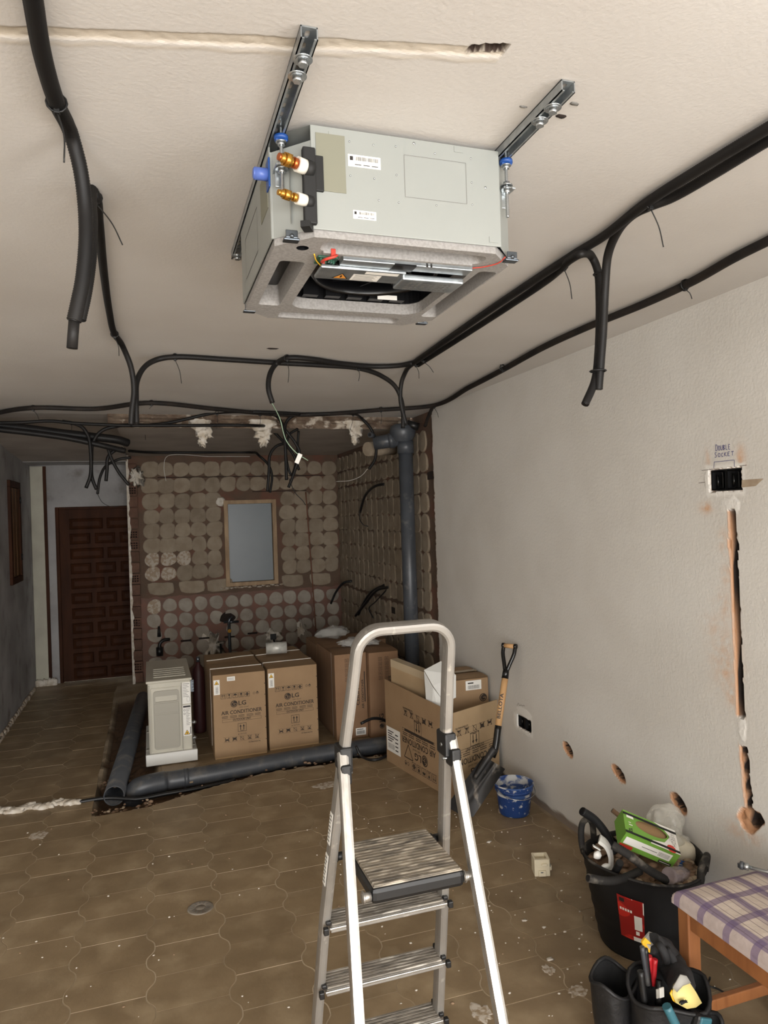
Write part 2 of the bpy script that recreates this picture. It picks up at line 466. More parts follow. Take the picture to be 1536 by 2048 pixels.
for cx_, cy_ in cells:
    base = barrel(); poly = base
    # cut at the broken edges and the wall
    if cx_ > -.52 and 4.25 < cy_ < 5.3:
        if cy_ < 4.75:
            poly = clip_poly(poly, lambda p: front_edge(p[0]+cx_)-.012+.012*nz(p[0]+cx_, 7, 0, 60)-(p[1]+cy_)) if cx_ > -.3 else poly
        elif cx_ > .1: poly = clip_poly(poly, lambda p: p[1]+cy_-far_edge(p[0]+cx_)-.01)
    if cy_ > 4.42 and cx_ < .0 and cx_ > -.7:
        s1 = clip_poly(poly, lambda p: -.37+.02*nz(1, p[1]+cy_, 0, 9)-(p[0]+cx_)) if poly else poly
        if cy_ > 4.42: poly = s1
    elif cy_ > 4.6 and 0 <= cx_ < .25:
        poly = clip_poly(poly, lambda p: (p[0]+cx_)-.03-.015*nz(2, p[1]+cy_, 0, 9)) if poly else poly
    if cx_+TW/2 > XR-.03: poly = clip_poly(poly, lambda p: XR-.012-(p[0]+cx_))
    if cy_ > 4.8 and cx_-TW/2 < XL+.02: poly = clip_poly(poly, lambda p: (p[0]+cx_)-XL-.006)
    if len(poly) < 3: continue
    area = abs(sum(poly[i][0]*poly[(i+1)%len(poly)][1]-poly[(i+1)%len(poly)][0]*poly[i][1] for i in range(len(poly))))/2
    if area < .003: continue
    dz = random.uniform(-.0008, .0006)
    if in_view(cx_, cy_) and cnt < 299:
        linked('tile', TILE if poly == base else tile_mesh(poly), FLOOR, (cx_, cy_, dz)); cnt += 1
    else:
        n = len(poly); rest.add([(p[0]+cx_, p[1]+cy_, dz) for p in poly]+[(p[0]+cx_, p[1]+cy_, -.012) for p in poly], [list(range(n))]+[(n+i, n+(i+1)%n, (i+1)%n, i) for i in range(n)])
obj('far_tiles', rest, 'tile', FLOOR, kind='stuff')

# ---------------------------------------------------------------- ceiling
def chase(x, y):
    yc = 1.241-.21*(x+.2)+.006*nz(x, 0, 3, 14)
    hw = .017+.006*nz(x, 1, 0, 9)
    if x > .60 or x < -1.2: return 0, 0, (0, 0)
    t = 1-sstep(hw*.5, hw, abs(y-yc)); rid = sstep(.010, .0, abs(y-yc-hw-.008-.006*nz(x, 5, 0, 16)))
    hole = sstep(0, .008, x-.535)*sstep(0, .008, .598-x)*(1-sstep(.008, .012, abs(y-yc+.007-.006*nz(x, 2, 0, 40))))*(1-.8*sstep(.004, .0, abs(x-.563)))
    hd = sstep(0, .006, x-.533)*sstep(0, .006, .600-x)*(1-sstep(.011, .014, abs(y-yc+.005-.007*nz(x, 2, 0, 40))))*(1-.8*sstep(.004, .0, abs(x-.563)))  # shade of the hole as colour, painted a little wider than the recess
    return t, rid, (hole, hd)
cxs = axis(XLN, XR+.03, .12, ((-.75, .66, .008), (.50, .62, .004))); cys = axis(REAR_Y, 5.47, .12, ((1.0, 1.5, .004),))
mb = MB(); a1_, a2_ = [], []
def cf(x, y):
    t, r, h = (0, 0, (0, 0))
    if -.8 < x < .66 and .95 < y < 1.55: t, r, h = chase(x, y)
    a1_.append(max(t, r*.6)); a2_.append(h[1]); h = h[0]
    return Vector((x, y, CEIL+.0028*t+.0015*t*nz(x, y, 0, 60)-.0012*r*(.4+nz(x,y,3,20))+.03*h))
vs_, fs_ = grid(cxs, cys, cf)
mb.add(vs_, [f[::-1] for f in fs_], 'ceiling_plaster'); mb.attr['chase'] = a1_; mb.attr['dark'] = a2_
k = len(mb.v)
# the hall carries on beyond the kitchen, its ceiling sagging a little towards the door
mb2 = MB(); hx = [XL-.05, -.7, -.2]; hy = [5.47, 6.2, 7.0, 7.9]
vs_, fs_ = grid(hx, hy, lambda x, y: Vector((x, y, CEIL-.145*sstep(5.4, 7.9, y)))); mb2.add(vs_, [f[::-1] for f in fs_])
mb3 = MB(); mb3.box((XLN, REAR_Y, CEIL+.05), (XR+.03, 8.4, CEIL+.12))
CEILING = obj('ceiling', mb, None, loc=(0,0,0), kind='structure'); WLOC[CEILING] = Vector((0,0,0))
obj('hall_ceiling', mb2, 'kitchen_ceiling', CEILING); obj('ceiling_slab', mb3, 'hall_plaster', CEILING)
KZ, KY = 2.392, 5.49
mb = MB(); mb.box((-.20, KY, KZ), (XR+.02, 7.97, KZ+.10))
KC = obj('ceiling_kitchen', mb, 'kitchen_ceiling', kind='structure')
# ragged scar of the removed wall on the edge of the kitchen ceiling
mb = MB()
xs = axis(-.26, 2.06, .02); ys = axis(0, 1, .1)
def scar(x, t):
    z = CEIL+.005-(CEIL-KZ+.012)*t; y = KY-.012-.018*nz(x, t*3, 2, 7)-.018*abs(nz(x, t, 0, 22))-(.06*(1-t) if t < .4 else .0)*.6
    return Vector((x, y, z-.012*max(0, nz(x, 0, 4, 11))*t))
vs_, fs_ = grid(xs, ys, scar); mb.add(vs_, fs_, 'ragged_plaster')
obj('ragged_edge', mb, None, KC)

# ---------------------------------------------------------------- right wall with chases and holes
def ell(y, z, c, ry, rz, sk=0):
    dy = (y-c[0])/ry; dz = (z-c[1]-sk*(y-c[0]))/rz; return math.hypot(dy, dz)
def lerp_tab(t, x):
    for (a, b), (c, d) in zip(t, t[1:]):
        if x <= c: return b+(d-b)*(x-a)/(c-a)
    return t[-1][1]
GRV = [(.50, 2.064), (.56, 2.066), (.74, 2.080), (.91, 2.092), (1.40, 2.098), (1.67, 2.102)]
SOCK = [(2.050, 2.205, 1.742, 1.826), (3.640, 3.800, .398, .472)]
HOLES = [((3.262, .424), .050, .034), ((2.835, .440), .052, .030), ((2.437, .452), .050, .034)]
STAINS = [(2.225, 1.68, .03, .02, .9), (2.14, 1.55, .03, .05, .35), (2.13, 1.42, .03, .05, .4), (2.15, 1.30, .05, .07, .35), (2.15, 1.10, .07, .12, .45), (2.20, 1.22, .06, .05, .3),
          (2.13, .98, .03, .05, .6), (2.15, 1.05, .03, .03, .6), (2.05, 1.86, .02, .04, .7), (2.21, 1.87, .015, .03, .5), (2.10, .47, .08, .03, .5)]
PATCH = [(2.10, 1.69, .05, .035), (2.085, .86, .022, .06), (2.215, 1.79, .02, .05), (3.72, .50, .10, .03), (3.83, .43, .03, .05), (3.69, .385, .06, .015)]
wy = axis(1.60, 5.03, .03, ((1.98, 2.26, .005), (2.37, 2.51, .006), (2.77, 2.91, .006), (3.19, 3.34, .006), (3.60, 3.86, .006), (4.94, 5.03, .008)))
wz = axis(0, CEIL+.02, .03, ((0, .09, .012), (.35, .62, .006), (.62, 1.70, .012), (1.70, 1.86, .006)))
A = {'brick': [], 'stain': [], 'patch': [], 'dirt': [], 'painted_shade': []}
def wallf(y, z):  # recess depth plus colour masks; the last darkens recesses as painted shade
    d = 0; br = 0; pa = 0; st = 0; di = 0; shd = 0
    if 1.95 < y < 2.3:
        if .53 < z < 1.672 and not .80+.01*nz(y, z, 0, 40) < z < .905:
            u = y-lerp_tab(GRV, z); hw = .018+.004*nz(1, z, 2, 18)+.003*nz(1, z, 2, 70)
            if 1.53 < z < 1.56: hw += .006
            t = 1-sstep(hw-.006, hw, abs(u-.0))
            j_ = .004*nz(2, z, 5, 55)+.002*nz(2, z, 9, 120); dp = (1-sstep(.003, .007, u))*(1-sstep(hw-.002+j_, hw+.002+j_, -u)); d = max(d, .006*t, .045*dp); br = max(br, t*(1-dp), .8*(1-sstep(hw, hw+.006, abs(u)))*(1 if u > 0 else .3)); shd = max(shd, (1-sstep(.007, .0095, u))*(1-sstep(hw-.002+j_, hw+.002+j_, -u)))
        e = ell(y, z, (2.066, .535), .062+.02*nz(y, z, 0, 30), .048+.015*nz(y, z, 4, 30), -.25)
        t = 1-sstep(.80, 1.0, e); dk = 1-sstep(.6, .8, ell(y, z, (2.040, .538), .042, .036, -.4)); d = max(d, t*.012+.008*t*nz(y, z, 9, 40), .05*dk); shd = max(shd, .95*(1-sstep(.72, .88, ell(y, z, (2.040, .538), .042, .036, -.4)))); br = max(br, 1-sstep(.9, 1.06, e))
    for y0, y1, z0, z1 in SOCK:
        if y0-.03 < y < y1+.03 and z0-.03 < z < z1+.03:
            q = min(y-y0, y1-y, z-z0, z1-z)+.004*nz(y, z, 0, 60)
            d = max(d, .048*sstep(-.001, .005, q)); pa = max(pa, sstep(-.022+.01*nz(y, z, 2, 40), -.012, q)*(1-sstep(-.002, .004, q)))
            br = max(br, .9*sstep(-.003, .003, q)*(1-sstep(.003, .006, q)))
    for c, ry, rz in HOLES:
        if abs(y-c[0]) < .09 and abs(z-c[1]) < .08:
            e = ell(y, z, c, ry*(1+.25*nz(y, z, c[0], 25)), rz*(1+.25*nz(y, z, c[0]+4, 25)), .35)
            t = 1-sstep(.82, .97, e); dk = 1-sstep(.66, .80, ell(y, z, (c[0]-.006, c[1]+.006), ry, rz, .35)); d = max(d, .008*t, .05*dk); shd = max(shd, 1-sstep(.76, .86, ell(y, z, (c[0]-.006, c[1]+.006), ry, rz, .35))); br = max(br, 1-sstep(.92, 1.08, e))
    for cy_, cz_, ry, rz in PATCH:
        e = ell(y, z, (cy_, cz_), ry*(1+.4*nz(y, z, 3, 30)), rz*(1+.4*nz(y, z, 8, 30)))
        if e < 1.2: pa = max(pa, 1-sstep(.85, 1.05, e)); d -= .002*(1-sstep(.6, 1.0, e))*(1 if d < .002 else 0)
    for cy_, cz_, sy, sz, k in STAINS:
        st = max(st, k*math.exp(-((y-cy_)/sy)**2-((z-cz_)/sz)**2))
    if z < .07:
        dj = 1-sstep(.030, .055, z+.016*nz(y, 0, 0, 10)); d = max(d, .010*dj); di = max(di, dj*.8)
    if y > 4.95:
        e = 5.0+.018*nz(z, 2, 0, 9)+.012*nz(z, 5, 0, 40); d = max(d, .035*sstep(e-.012, e, y)); br = max(br, .6*sstep(e-.025, e, y))
    A['brick'].append(br); A['stain'].append(st*(1-br)); A['patch'].append(pa*(1-.8*br)); A['dirt'].append(di); A['painted_shade'].append(shd)
    return Vector((XR+d, y, z))
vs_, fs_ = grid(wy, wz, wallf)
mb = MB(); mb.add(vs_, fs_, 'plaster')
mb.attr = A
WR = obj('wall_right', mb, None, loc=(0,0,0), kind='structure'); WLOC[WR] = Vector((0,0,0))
mb = MB(); W0, W1, Z0, Z1 = -1.60, .10, .65, 1.95
mb.box((XR, REAR_Y-.1, 0), (XR+.20, W0, CEIL+.05)); mb.box((XR, W1, 0), (XR+.20, 1.60, CEIL+.05)); mb.box((XR, W0, 0), (XR+.20, W1, Z0)); mb.box((XR, W0, Z1), (XR+.20, W1, CEIL+.05))
mb.box((XR+.13, 1.60, -.3), (XR+.20, 8.6, CEIL+.05)); mb.box((XL-.2, 8.5, -.3), (XR+.2, 8.6, CEIL+.1))  # outer backing; end wall behind the door is unseen, added against light leaks
obj('wall_right_shell', mb, 'plaster', WR)
# window in the right wall, out of frame, that lights the room
win = thing('unseen_window_1', None, None, (XR+.08, -.75, Z0)); tag(win, kind='structure')
mb = MB()
for a, b in (((W0, Z0), (W1, Z0+.05)), ((W0, Z1-.05), (W1, Z1)), ((W0, Z0+.05), (W0+.05, Z1-.05)), ((W1-.05, Z0+.05), (W1, Z1-.05)), (((W0+W1)/2-.03, Z0+.05), ((W0+W1)/2+.03, Z1-.05))):
    mb.box((XR+.09, a[0], a[1]), (XR+.14, b[0], b[1]))
obj('window_frame', mb, 'white_plaster', win)  # frame of the unseen window
# ---------------------------------------------------------------- kitchen right wall, bare after the tiles came off
KX = XR+.03
def rough_wall(name, O, U, V, w_, h_, m, nrm, step=.05):
    mb = MB(); O, U, V, N_ = Vector(O), Vector(U), Vector(V), Vector(nrm)
    us = axis(0, w_, step); vv = axis(0, h_, step)
    vs, fs = grid(us, vv, lambda a, b: O+U*a+V*b+N_*(.004*nz(a, b, 0, 9)))
    mb.add(vs, fs, m); return mb
mb = rough_wall('w', (KX, 4.98, 0), (0,1,0), (0,0,1), 3.0, KZ+.09, 'raw_wall', (-1,0,0))
WK = obj('wall_kitchen', mb, None, loc=(0,0,0), kind='structure'); WLOC[WK] = Vector((0,0,0))

# ---------------------------------------------------------------- kitchen back wall with window
BY = 7.95; BX0, BX1 = -.20, KX+.05
wx0, wx1, wz0, wz1 = .785, 1.352, .955, 1.895
mb = MB()
mb.plate([(BX0,0),(BX1,0),(BX1,KZ+.05),(BX0,KZ+.05)], [[(wx0,wz0),(wx0,wz1),(wx1,wz1),(wx1,wz0)]], (0,BY,0), (1,0,0), (0,0,1), .14, 'raw_wall')
WB = obj('wall_back', mb, None, loc=(0,0,0), kind='structure'); WLOC[WB] = Vector((0,0,0))
mb = MB(); xs = axis(-.15, BX1, .04); vs_ = []
for x in xs: vs_ += [(x, BY-.003, 0), (x, BY-.003, .885+.02*nz(x, 0, 0, 12)), (x, BY+.01, .885+.02*nz(x, 0, 0, 12))]
mb.add(vs_, [(3*i+j, 3*i+3+j, 3*i+4+j, 3*i+1+j) for i in range(len(xs)-1) for j in range(2)], 'raw_wall_red'); obj('red_render', mb, None, WB)
def dab_mesh(i, r, sq, m, hgt=.011, asp=1.0):
    rr = random.Random(i); m_ = MB(); n = 18; ph = rr.uniform(0, 6)
    def ringpts(s, h):
        out = []
        for j in range(n):
            a = 2*math.pi*j/n; c, s_ = math.cos(a), math.sin(a)
            k = (abs(c)**sq+abs(s_)**sq)**(-1/sq)
            k *= 1+.045*math.sin(2*a+ph)+.04*math.sin(3*a+ph*2)+.02*math.sin(5*a+ph*3)
            out.append((r*asp*k*c*s, r*k*s_*s, h))
        return out
    vs = ringpts(1, -.004)+ringpts(.985, hgt*.6)+ringpts(.9, hgt)+[(0, 0, hgt*1.05)]
    fs = []
    for q in range(2):
        fs += [(q*n+j, q*n+(j+1)%n, (q+1)*n+(j+1)%n, (q+1)*n+j) for j in range(n)]
    fs += [(2*n+j, 2*n+(j+1)%n, 3*n) for j in range(n)]
    m_.add(vs, fs, m, False); return m_.mesh('mortar_dab')
DB = [dab_mesh(i, .0815, q, 'dab_brown') for i, q in enumerate((2.2, 2.6, 3.0, 2.4, 3.4))]
DG = [dab_mesh(i+10, .0725, q, 'dab_grey') for i, q in enumerate((2.0, 2.2, 2.4, 2.1))]
DW = [dab_mesh(i+20, .075, 2.3, 'dab_white') for i in range(2)]
DBAND = [dab_mesh(30+i, .068, 5, 'dab_brown', asp=2.1) for i in range(2)]
ROWZ = [2.245, 2.075, 1.905, 1.745, 1.590, 1.435, 1.282, 1.135, .975, .79, .632, .478, .325, .175]
RB = (R_(90), 0, 0)
dabs = random.Random(5)
for ri, z in enumerate(ROWZ):
    if ri == 8:
        for x in (.10, .42, .71, 1.52, 1.84): linked('mortar_dab', DBAND[int(x*100) % 2], WB, (x, BY, z), RB, (.93 if x < 1.5 else .85, 1, 1))
        continue
    for ci in range(13):
        x = .02+.163*ci+dabs.uniform(-.006, .006)
        if x > KX-.05: continue
        if wx0-.10 < x < wx1+.10 and wz0-.07 < z < wz1+.07: continue
        if ri > 8 and .62 < x < .80 and z < .5: continue
        if ri > 8 and abs(x-1.28) < .05 and z < .35 and z > .3: continue
        me = dabs.choice(DB if ri < 8 else DG)
        if ri in (6, 7) and ci < 2+(ri == 6): me = DW[ci % 2]
        if ri == 9 and ci == 0: me = DW[0]
        linked('mortar_dab', me, WB, (x, BY, z+dabs.uniform(-.006, .006)), RB, (dabs.uniform(1.0, 1.13) if ri < 8 else dabs.uniform(.95, 1.05), dabs.uniform(.98, 1.07), dabs.uniform(.7, 1.2)))
RK = (R_(90), 0, R_(-90))
for ri, z in enumerate(ROWZ):
    for ci in range(18):
        y = 7.86-.163*ci+dabs.uniform(-.006, .006)
        if y < 5.10: continue
        linked('mortar_dab', dabs.choice(DB), WK, (KX, y, z+.02+dabs.uniform(-.006, .006)), RK, (dabs.uniform(.99, 1.06), dabs.uniform(.99, 1.06), 1.3))
# kitchen hatch window: raw timber frame, frosted pane
win = thing('window_2', None, None, ((wx0+wx1)/2, BY, wz0)); tag(win, kind='structure')
fw = .035
for a, b in (((wx0, wz0), (wx1, wz0+fw)), ((wx0, wz1-fw), (wx1, wz1)), ((wx0, wz0+fw), (wx0+fw, wz1-fw)), ((wx1-fw, wz0+fw), (wx1, wz1-fw))):
    mb = MB(); mb.bbox((a[0]-.005, BY-.022, a[1]-.004), (b[0]+.005, BY+.08, b[1]+.004), .004); obj('window_frame', mb, 'frame_wood', win)
mat('frosted', (108,117,122), .3, c2=(102,111,117), scale=2, bump=.0006, bscale=200)
mb = MB(); mb.box((wx0+fw, BY+.050, wz0+fw), (wx1-fw, BY+.058, wz1-fw)); obj('window_pane', mb, 'frosted', win)
mb = MB(); mb.blob((.745, BY-.008, 1.885), (.055, .012, .05), 3, 2, .5, 4); obj('plaster_lump', mb, 'white_plaster', win)
mb = MB()
for i in range(14): mb.blob((.74+.05*i, BY-.012, wz0-.018+.006*math.sin(i*3)), (.03, .010, .012), i, 1, .6, 4)
obj('sill_plaster', mb, 'dab_white', win)
# broken left end of the wall: stacked hollow bricks, ragged plaster
def hollow_brick():
    m_ = MB(); w2, h2 = .047, .052; holes = []
    for hx_ in (-.024, 0, .024):
        for hz_ in (-.025, .0, .025): holes.append([(hx_-.008, hz_-.008), (hx_-.008, hz_+.008), (hx_+.008, hz_+.008), (hx_+.008, hz_-.008)])
    m_.plate([(-w2,-h2),(w2,-h2),(w2,h2),(-w2,h2)], holes, (0,0,0), (1,0,0), (0,0,1), .06, 'brick_red')
    m_.box((-w2,.05,-h2), (w2,.06,h2), 'gap_dark'); return m_.mesh('brick')
HB = hollow_brick()
solid = MB(); solid.bbox((-.047,0,-.052), (.047,.06,.052), .004, 'brick_red'); HB2 = solid.mesh('brick')
for i in range(20):
    z = .06+.1155*i
    linked('brick', HB if i % 4 == 1 or i == 12 else HB2, WB, (BX0+.045, BY-.052, z), (0, 0, R_(random.uniform(-3, 3))))
mb = MB(); zs = axis(0, KZ, .03)
vs_ = []
for i, z in enumerate(zs):
    e = .02*nz(0, z, 1, 12)+.012*nz(0, z, 4, 50)
    vs_ += [(BX0-.012, BY-.062, z), (BX0+.012+e, BY-.064, z), (BX0+.012+e, BY-.05, z), (BX0-.012, BY+.1, z)]
mb.add(vs_, [(4*i+j, 4*i+(j+1)%4, 4*i+4+(j+1)%4, 4*i+4+j) for i in range(len(zs)-1) for j in range(4)], 'white_plaster')
obj('plaster_edge', mb, None, WB)
# ragged plaster edge beside the drain pipe
mb = MB()
for i in range(46):
    z = .05+.051*i; mb.blob((XR+.012, 4.995+.012*nz(0, z, 1, 20), z), (.012, .016+.012*abs(nz(3, z, 0, 30)), .03), i, 1, .7, 5)
obj('broken_plaster', mb, 'ragged_plaster', WR)

# ---------------------------------------------------------------- hall: left wall, door wall, lintel, door
mb = MB()
mb.box((XL-.15, 4.80, 0), (XL, 8.5, CEIL+.05))
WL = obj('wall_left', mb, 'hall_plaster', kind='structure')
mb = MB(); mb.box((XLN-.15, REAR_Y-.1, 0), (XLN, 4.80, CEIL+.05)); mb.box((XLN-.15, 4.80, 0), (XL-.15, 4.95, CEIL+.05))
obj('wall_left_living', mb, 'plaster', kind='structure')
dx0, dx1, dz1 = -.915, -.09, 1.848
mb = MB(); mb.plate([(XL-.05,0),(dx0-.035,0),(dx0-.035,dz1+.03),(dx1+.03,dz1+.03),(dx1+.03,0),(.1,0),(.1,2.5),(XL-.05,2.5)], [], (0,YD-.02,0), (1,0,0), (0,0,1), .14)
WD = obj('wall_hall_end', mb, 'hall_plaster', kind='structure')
mb = MB(); mb.box((XL, 7.86, 2.328), (-.205, YD-.02, CEIL+.03)); obj('trim_1', mb, 'hall_plaster', kind='structure')
mb = MB(); mb.bbox((XL+.002, YD-.055, 0), (XL+.125, YD-.02, 2.315), .004)
tr = obj('trim_2', mb, 'pale_strip', kind='structure')
mb = MB(); mb.box((XL+.125, YD-.045, 0), (XL+.155, YD-.02, 2.315)); obj('brown_strip', mb, 'door_wood', tr)  # dark brown strip beside the pale one, its own colour
mb = MB()
for i in range(9): mb.blob((XL+.02+.02*i, YD-.08, .03), (.03, .03, .05), i, 1, .6, 4)
obj('plaster_heap', mb, 'white_plaster', tr)
mb = MB()
for i in range(26): mb.blob((XL+.01, 5.9+.085*i, .012+.01*nz(i, 0)), (.018, .07, .03), i, 1, .7, 4)
obj('baseboard_left', mb, 'dab_white', kind='structure')
door = thing('door_1', None, None, ((dx0+dx1)/2, YD, 0)); tag(door, kind='structure')
mb = MB(); mb.box((dx0, YD, 0.005), (dx1, YD+.03, dz1)); obj('door_leaf', mb, 'door_wood', door)
for a, b in (((dx0-.035, YD-.03, 0), (dx0, YD+.05, dz1+.03)), ((dx1, YD-.03, 0), (dx1+.03, YD+.05, dz1+.03)), ((dx0, YD-.03, dz1), (dx1, YD+.05, dz1+.03))):
    mb = MB(); mb.bbox(a, b, .006); obj('door_frame', mb, 'door_wood', door)
def raised(w_, h_):
    m_ = MB(); e = .022; f = .010
    def rr(s, y): return [(-w_/2+s, y, -h_/2+s), (w_/2-s, y, -h_/2+s), (w_/2-s, y, h_/2-s), (-w_/2+s, y, h_/2-s)]
    vs = rr(0, 0)+rr(.004, -.014)+rr(f+.004, -.004)+rr(e+.012, -.018)
    fs = [(a*4+j, a*4+(j+1)%4, a*4+4+(j+1)%4, a*4+4+j) for a in range(3) for j in range(4)]+[(12,13,14,15)]
    m_.add(vs, fs); return m_.mesh('door_panel', MATS['door_wood'])
PA, PB_ = raised(.335, .115), raised(.205, .115)
for i in range(11):
    z = dz1-.155-.161*i
    if z < .06: break
    if i % 2 == 0:
        for x in (dx0+.10+.1675, dx0+.10+.1675+.375): linked('door_panel', PA, door, (x-WLOC[door].x, 0, z))
    else:
        for q in range(3): linked('door_panel', PB_, door, (dx0+.10+.1025+.2525*q-WLOC[door].x, 0, z))
# small timber shutter window in the hall wall
win = thing('window_3', None, None, (XL, 7.27, 1.18)); tag(win, kind='structure')
y0, y1, z0, z1 = 6.99, 7.53, 1.17, 2.105
for a, b in (((y0, z0), (y1, z0+.06)), ((y0, z1-.06), (y1, z1)), ((y0, z0+.06), (y0+.07, z1-.06)), ((y1-.07, z0+.06), (y1, z1-.06))):
    mb = MB(); mb.bbox((XL-.01, a[0], a[1]), (XL+.025, b[0], b[1]), .004); obj('window_frame', mb, 'door_wood', win)
mat('shutter_wood', (104,74,46), .6, spec=.2, c2=(84,58,36), scale=12, stretch=(1,1,.15))
for k in range(5):
    ya = y0+.075+k*.078
    mb = MB(); mb.bbox((XL-.005, ya, z0+.065), (XL+.014+.004*(k % 2), ya+.072, z1-.065), .003); obj('shutter_slat', mb, 'shutter_wood', win)
for z in (z0+.2, z1-.2):
    mb = MB(); mb.cyl((XL+.03, y1-.07, z), (XL+.03, y1-.07, z+.06), .008, 8); obj('hinge', mb, 'black_plastic', win)
# ---------------------------------------------------------------- rear wall with the terrace door the light comes through
mb = MB(); q = [(XLN-.1,0),(-2.0,0),(-2.0,2.22),(1.80,2.22),(1.80,0),(XR+.1,0),(XR+.1,CEIL+.05),(XLN-.1,CEIL+.05)]
mb.plate(q, [], (0,REAR_Y,0), (1,0,0), (0,0,1), -.15); obj('wall_rear', mb, 'plaster', kind='structure')
dr = thing('door_2', None, None, (-.1, REAR_Y-.08, 0)); tag(dr, kind='structure')
for xa in (-2.0, -.74, .5, 1.74):
    mb = MB(); mb.box((xa, REAR_Y-.10, 0), (xa+.06, REAR_Y-.05, 2.22)); obj('door_frame', mb, 'white_plaster', dr)
mb = MB(); mb.box((-1.94, REAR_Y-.10, 2.16), (1.74, REAR_Y-.05, 2.22)); obj('door_frame', mb, 'white_plaster', dr)
# ================================================================== CEILING CASSETTE UNIT
mat('zinc_sheet', (150,153,149), .45, .1, c2=(145,148,144), scale=3, spec=.5)
mat('zinc_bright', (178,184,186), .28, .75, c2=(150,156,160), scale=30)
mat('steel', (176,180,182), .25, .9)
mat('steel_dark', (96,102,108), .3, .85)
mat('eps', (152,149,146), .85, c2=(138,135,132), scale=160, lo=.4, hi=.6, bump=.0003, bscale=300)
mat('foam_patch', (124,123,108), .9)
mat('paper_white', (236,234,228), .6)
mat('ink', (38,34,32), .6)
mat('ink_grey', (110,108,104), .6)
mat('brass', (196,146,64), .25, .9)
mat('copper', (190,104,58), .3, .9); mat('copper_dull', (112,72,54), .55, .3)
mat('pipe_white', (220,216,204), .6)
mat('fan_black', (14,14,16), .3)
mat('black_matt', (20,20,20), .65)
mat('blue_plastic', (30,72,140), .4)
mat('blue_cap', (82,106,178), .35)
mat('red_wire', (190,62,48), .45)
mat('green_pcb', (40,84,66), .4)
mat('orange_sign', (226,150,60), .6)
mat('yellow_sign', (240,190,50), .6)

AC = thing('cassette_air_conditioner', 'grey metal ceiling cassette air conditioner with exposed underside hung from rails', 'air conditioner', (.52, 1.66, 2.25))
x0, x1, y0, y1, zb, zt = .255, .790, 1.360, 1.950, 2.262, 2.467
ch = .068
OCT = [(x0+ch,y0),(x1-ch+.01,y0),(x1,y0+ch),(x1,y1-ch),(x1-ch,y1),(x0+ch,y1),(x0,y1-ch),(x0,y0+ch)]
mb = MB()
n = 8
mb.add([(p[0],p[1],zb) for p in OCT]+[(p[0],p[1],zt) for p in OCT], [(i,(i+1)%n,n+(i+1)%n,n+i) for i in range(n) if i not in (7,)]+[list(range(n,2*n))])
casing = obj('casing', mb, 'zinc_sheet', AC)
# front panel: screws, knock-out outline, tabs, stickers
mb = MB(); mb.bbox((x0+ch, y0-.003, zb), (x1-ch+.012, y0, zt), .0012); fp = obj('front_panel', mb, 'zinc_sheet', AC)
FU, FV = (1,0,0), (0,0,1)
pr = Print((0, y0-.003, 0), FU, FV, MATS['ink_grey'], .0006)
pr.frame(.517, 2.345, .656, 2.432, .0009); obj('knockout_outline', pr.mb, None, fp)
def screw_mesh(big):
    m_ = MB(); m_.lathe([(0,-.0018),(big*.7,-.0015),(big,0)], 8, (0,0,0), M=Matrix.Rotation(R_(-90), 4, 'X')); return m_.mesh('screw', MATS['steel'])
SC1, SC2 = screw_mesh(.0022), screw_mesh(.0034)
for sx, sz in ((.402,2.443),(.452,2.443),(.50,2.446),(.402,2.375),(.452,2.375),(.50,2.388),(.503,2.332),(.586,2.335),(.586,2.443),(.668,2.443),(.668,2.392),(.668,2.345),(.54,2.458),(.70,2.385),(.46,2.332)):
    linked('screw', SC2 if (sx, sz) in ((.54,2.458), (.70,2.385)) else SC1, fp, Vector((sx, y0-.003, sz))-WLOC[fp])
mb = MB(); mb.box((.333, y0-.0045, 2.338), (.392, y0-.003, 2.452)); obj('foam_patch', mb, 'foam_patch', fp)
for u, v, ww, hh, sd in ((.398, 2.394, .068, .024, 3), (.405, 2.290, .048, .017, 8)):
    lab = MB(); lab.box((u, y0-.0038, v), (u+ww, y0-.003, v+hh)); lo_ = obj('sticker', lab, 'paper_white', fp)
    pr = Print((u, y0-.0038, v), FU, FV, MATS['ink'], .0004)
    pr.barcode(ww*.22, hh*.52, ww*.92, hh*.85, sd); pr.rect(ww*.05, hh*.5, ww*.15, hh*.85)
    for k in range(3): pr.rect(ww*(.2+.26*k), hh*.15, ww*(.4+.26*k), hh*.22)
    obj('sticker_print', pr.mb, None, lo_)
mb = MB(); mb.lathe([(0,-.004),(.009,-.003),(.0115,0)], 20, (.382, y0-.003, 2.291), M=Matrix.Rotation(R_(90), 4, 'X')); obj('round_plug', mb, 'zinc_sheet', fp)
for px_, pz_ in ((.37, 2.452), (.64, 2.458), (.715, 2.275)):
    mb = MB(); mb.box((px_-.010, y0-.0042, pz_-.006), (px_+.010, y0-.003, pz_+.006)); obj('panel_tab', mb, 'zinc_sheet', fp)
# left side panel
mb = MB(); mb.bbox((x0-.003, y0+ch, zb), (x0, y1-ch, zt-.018), .0012); sp = obj('side_panel', mb, 'zinc_sheet', AC)
pr = Print((x0-.003, 0, 0), (0,-1,0), (0,0,1), MATS['ink'], .0006); pr.frame(-1.80, 2.30, -1.60, 2.40, .0016); obj('knockout_outline', pr.mb, None, sp)
mb = MB(); mb.box((x0-.0045, 1.45, 2.335), (x0-.003, 1.54, 2.42)); obj('foam_patch', mb, 'foam_patch', sp)
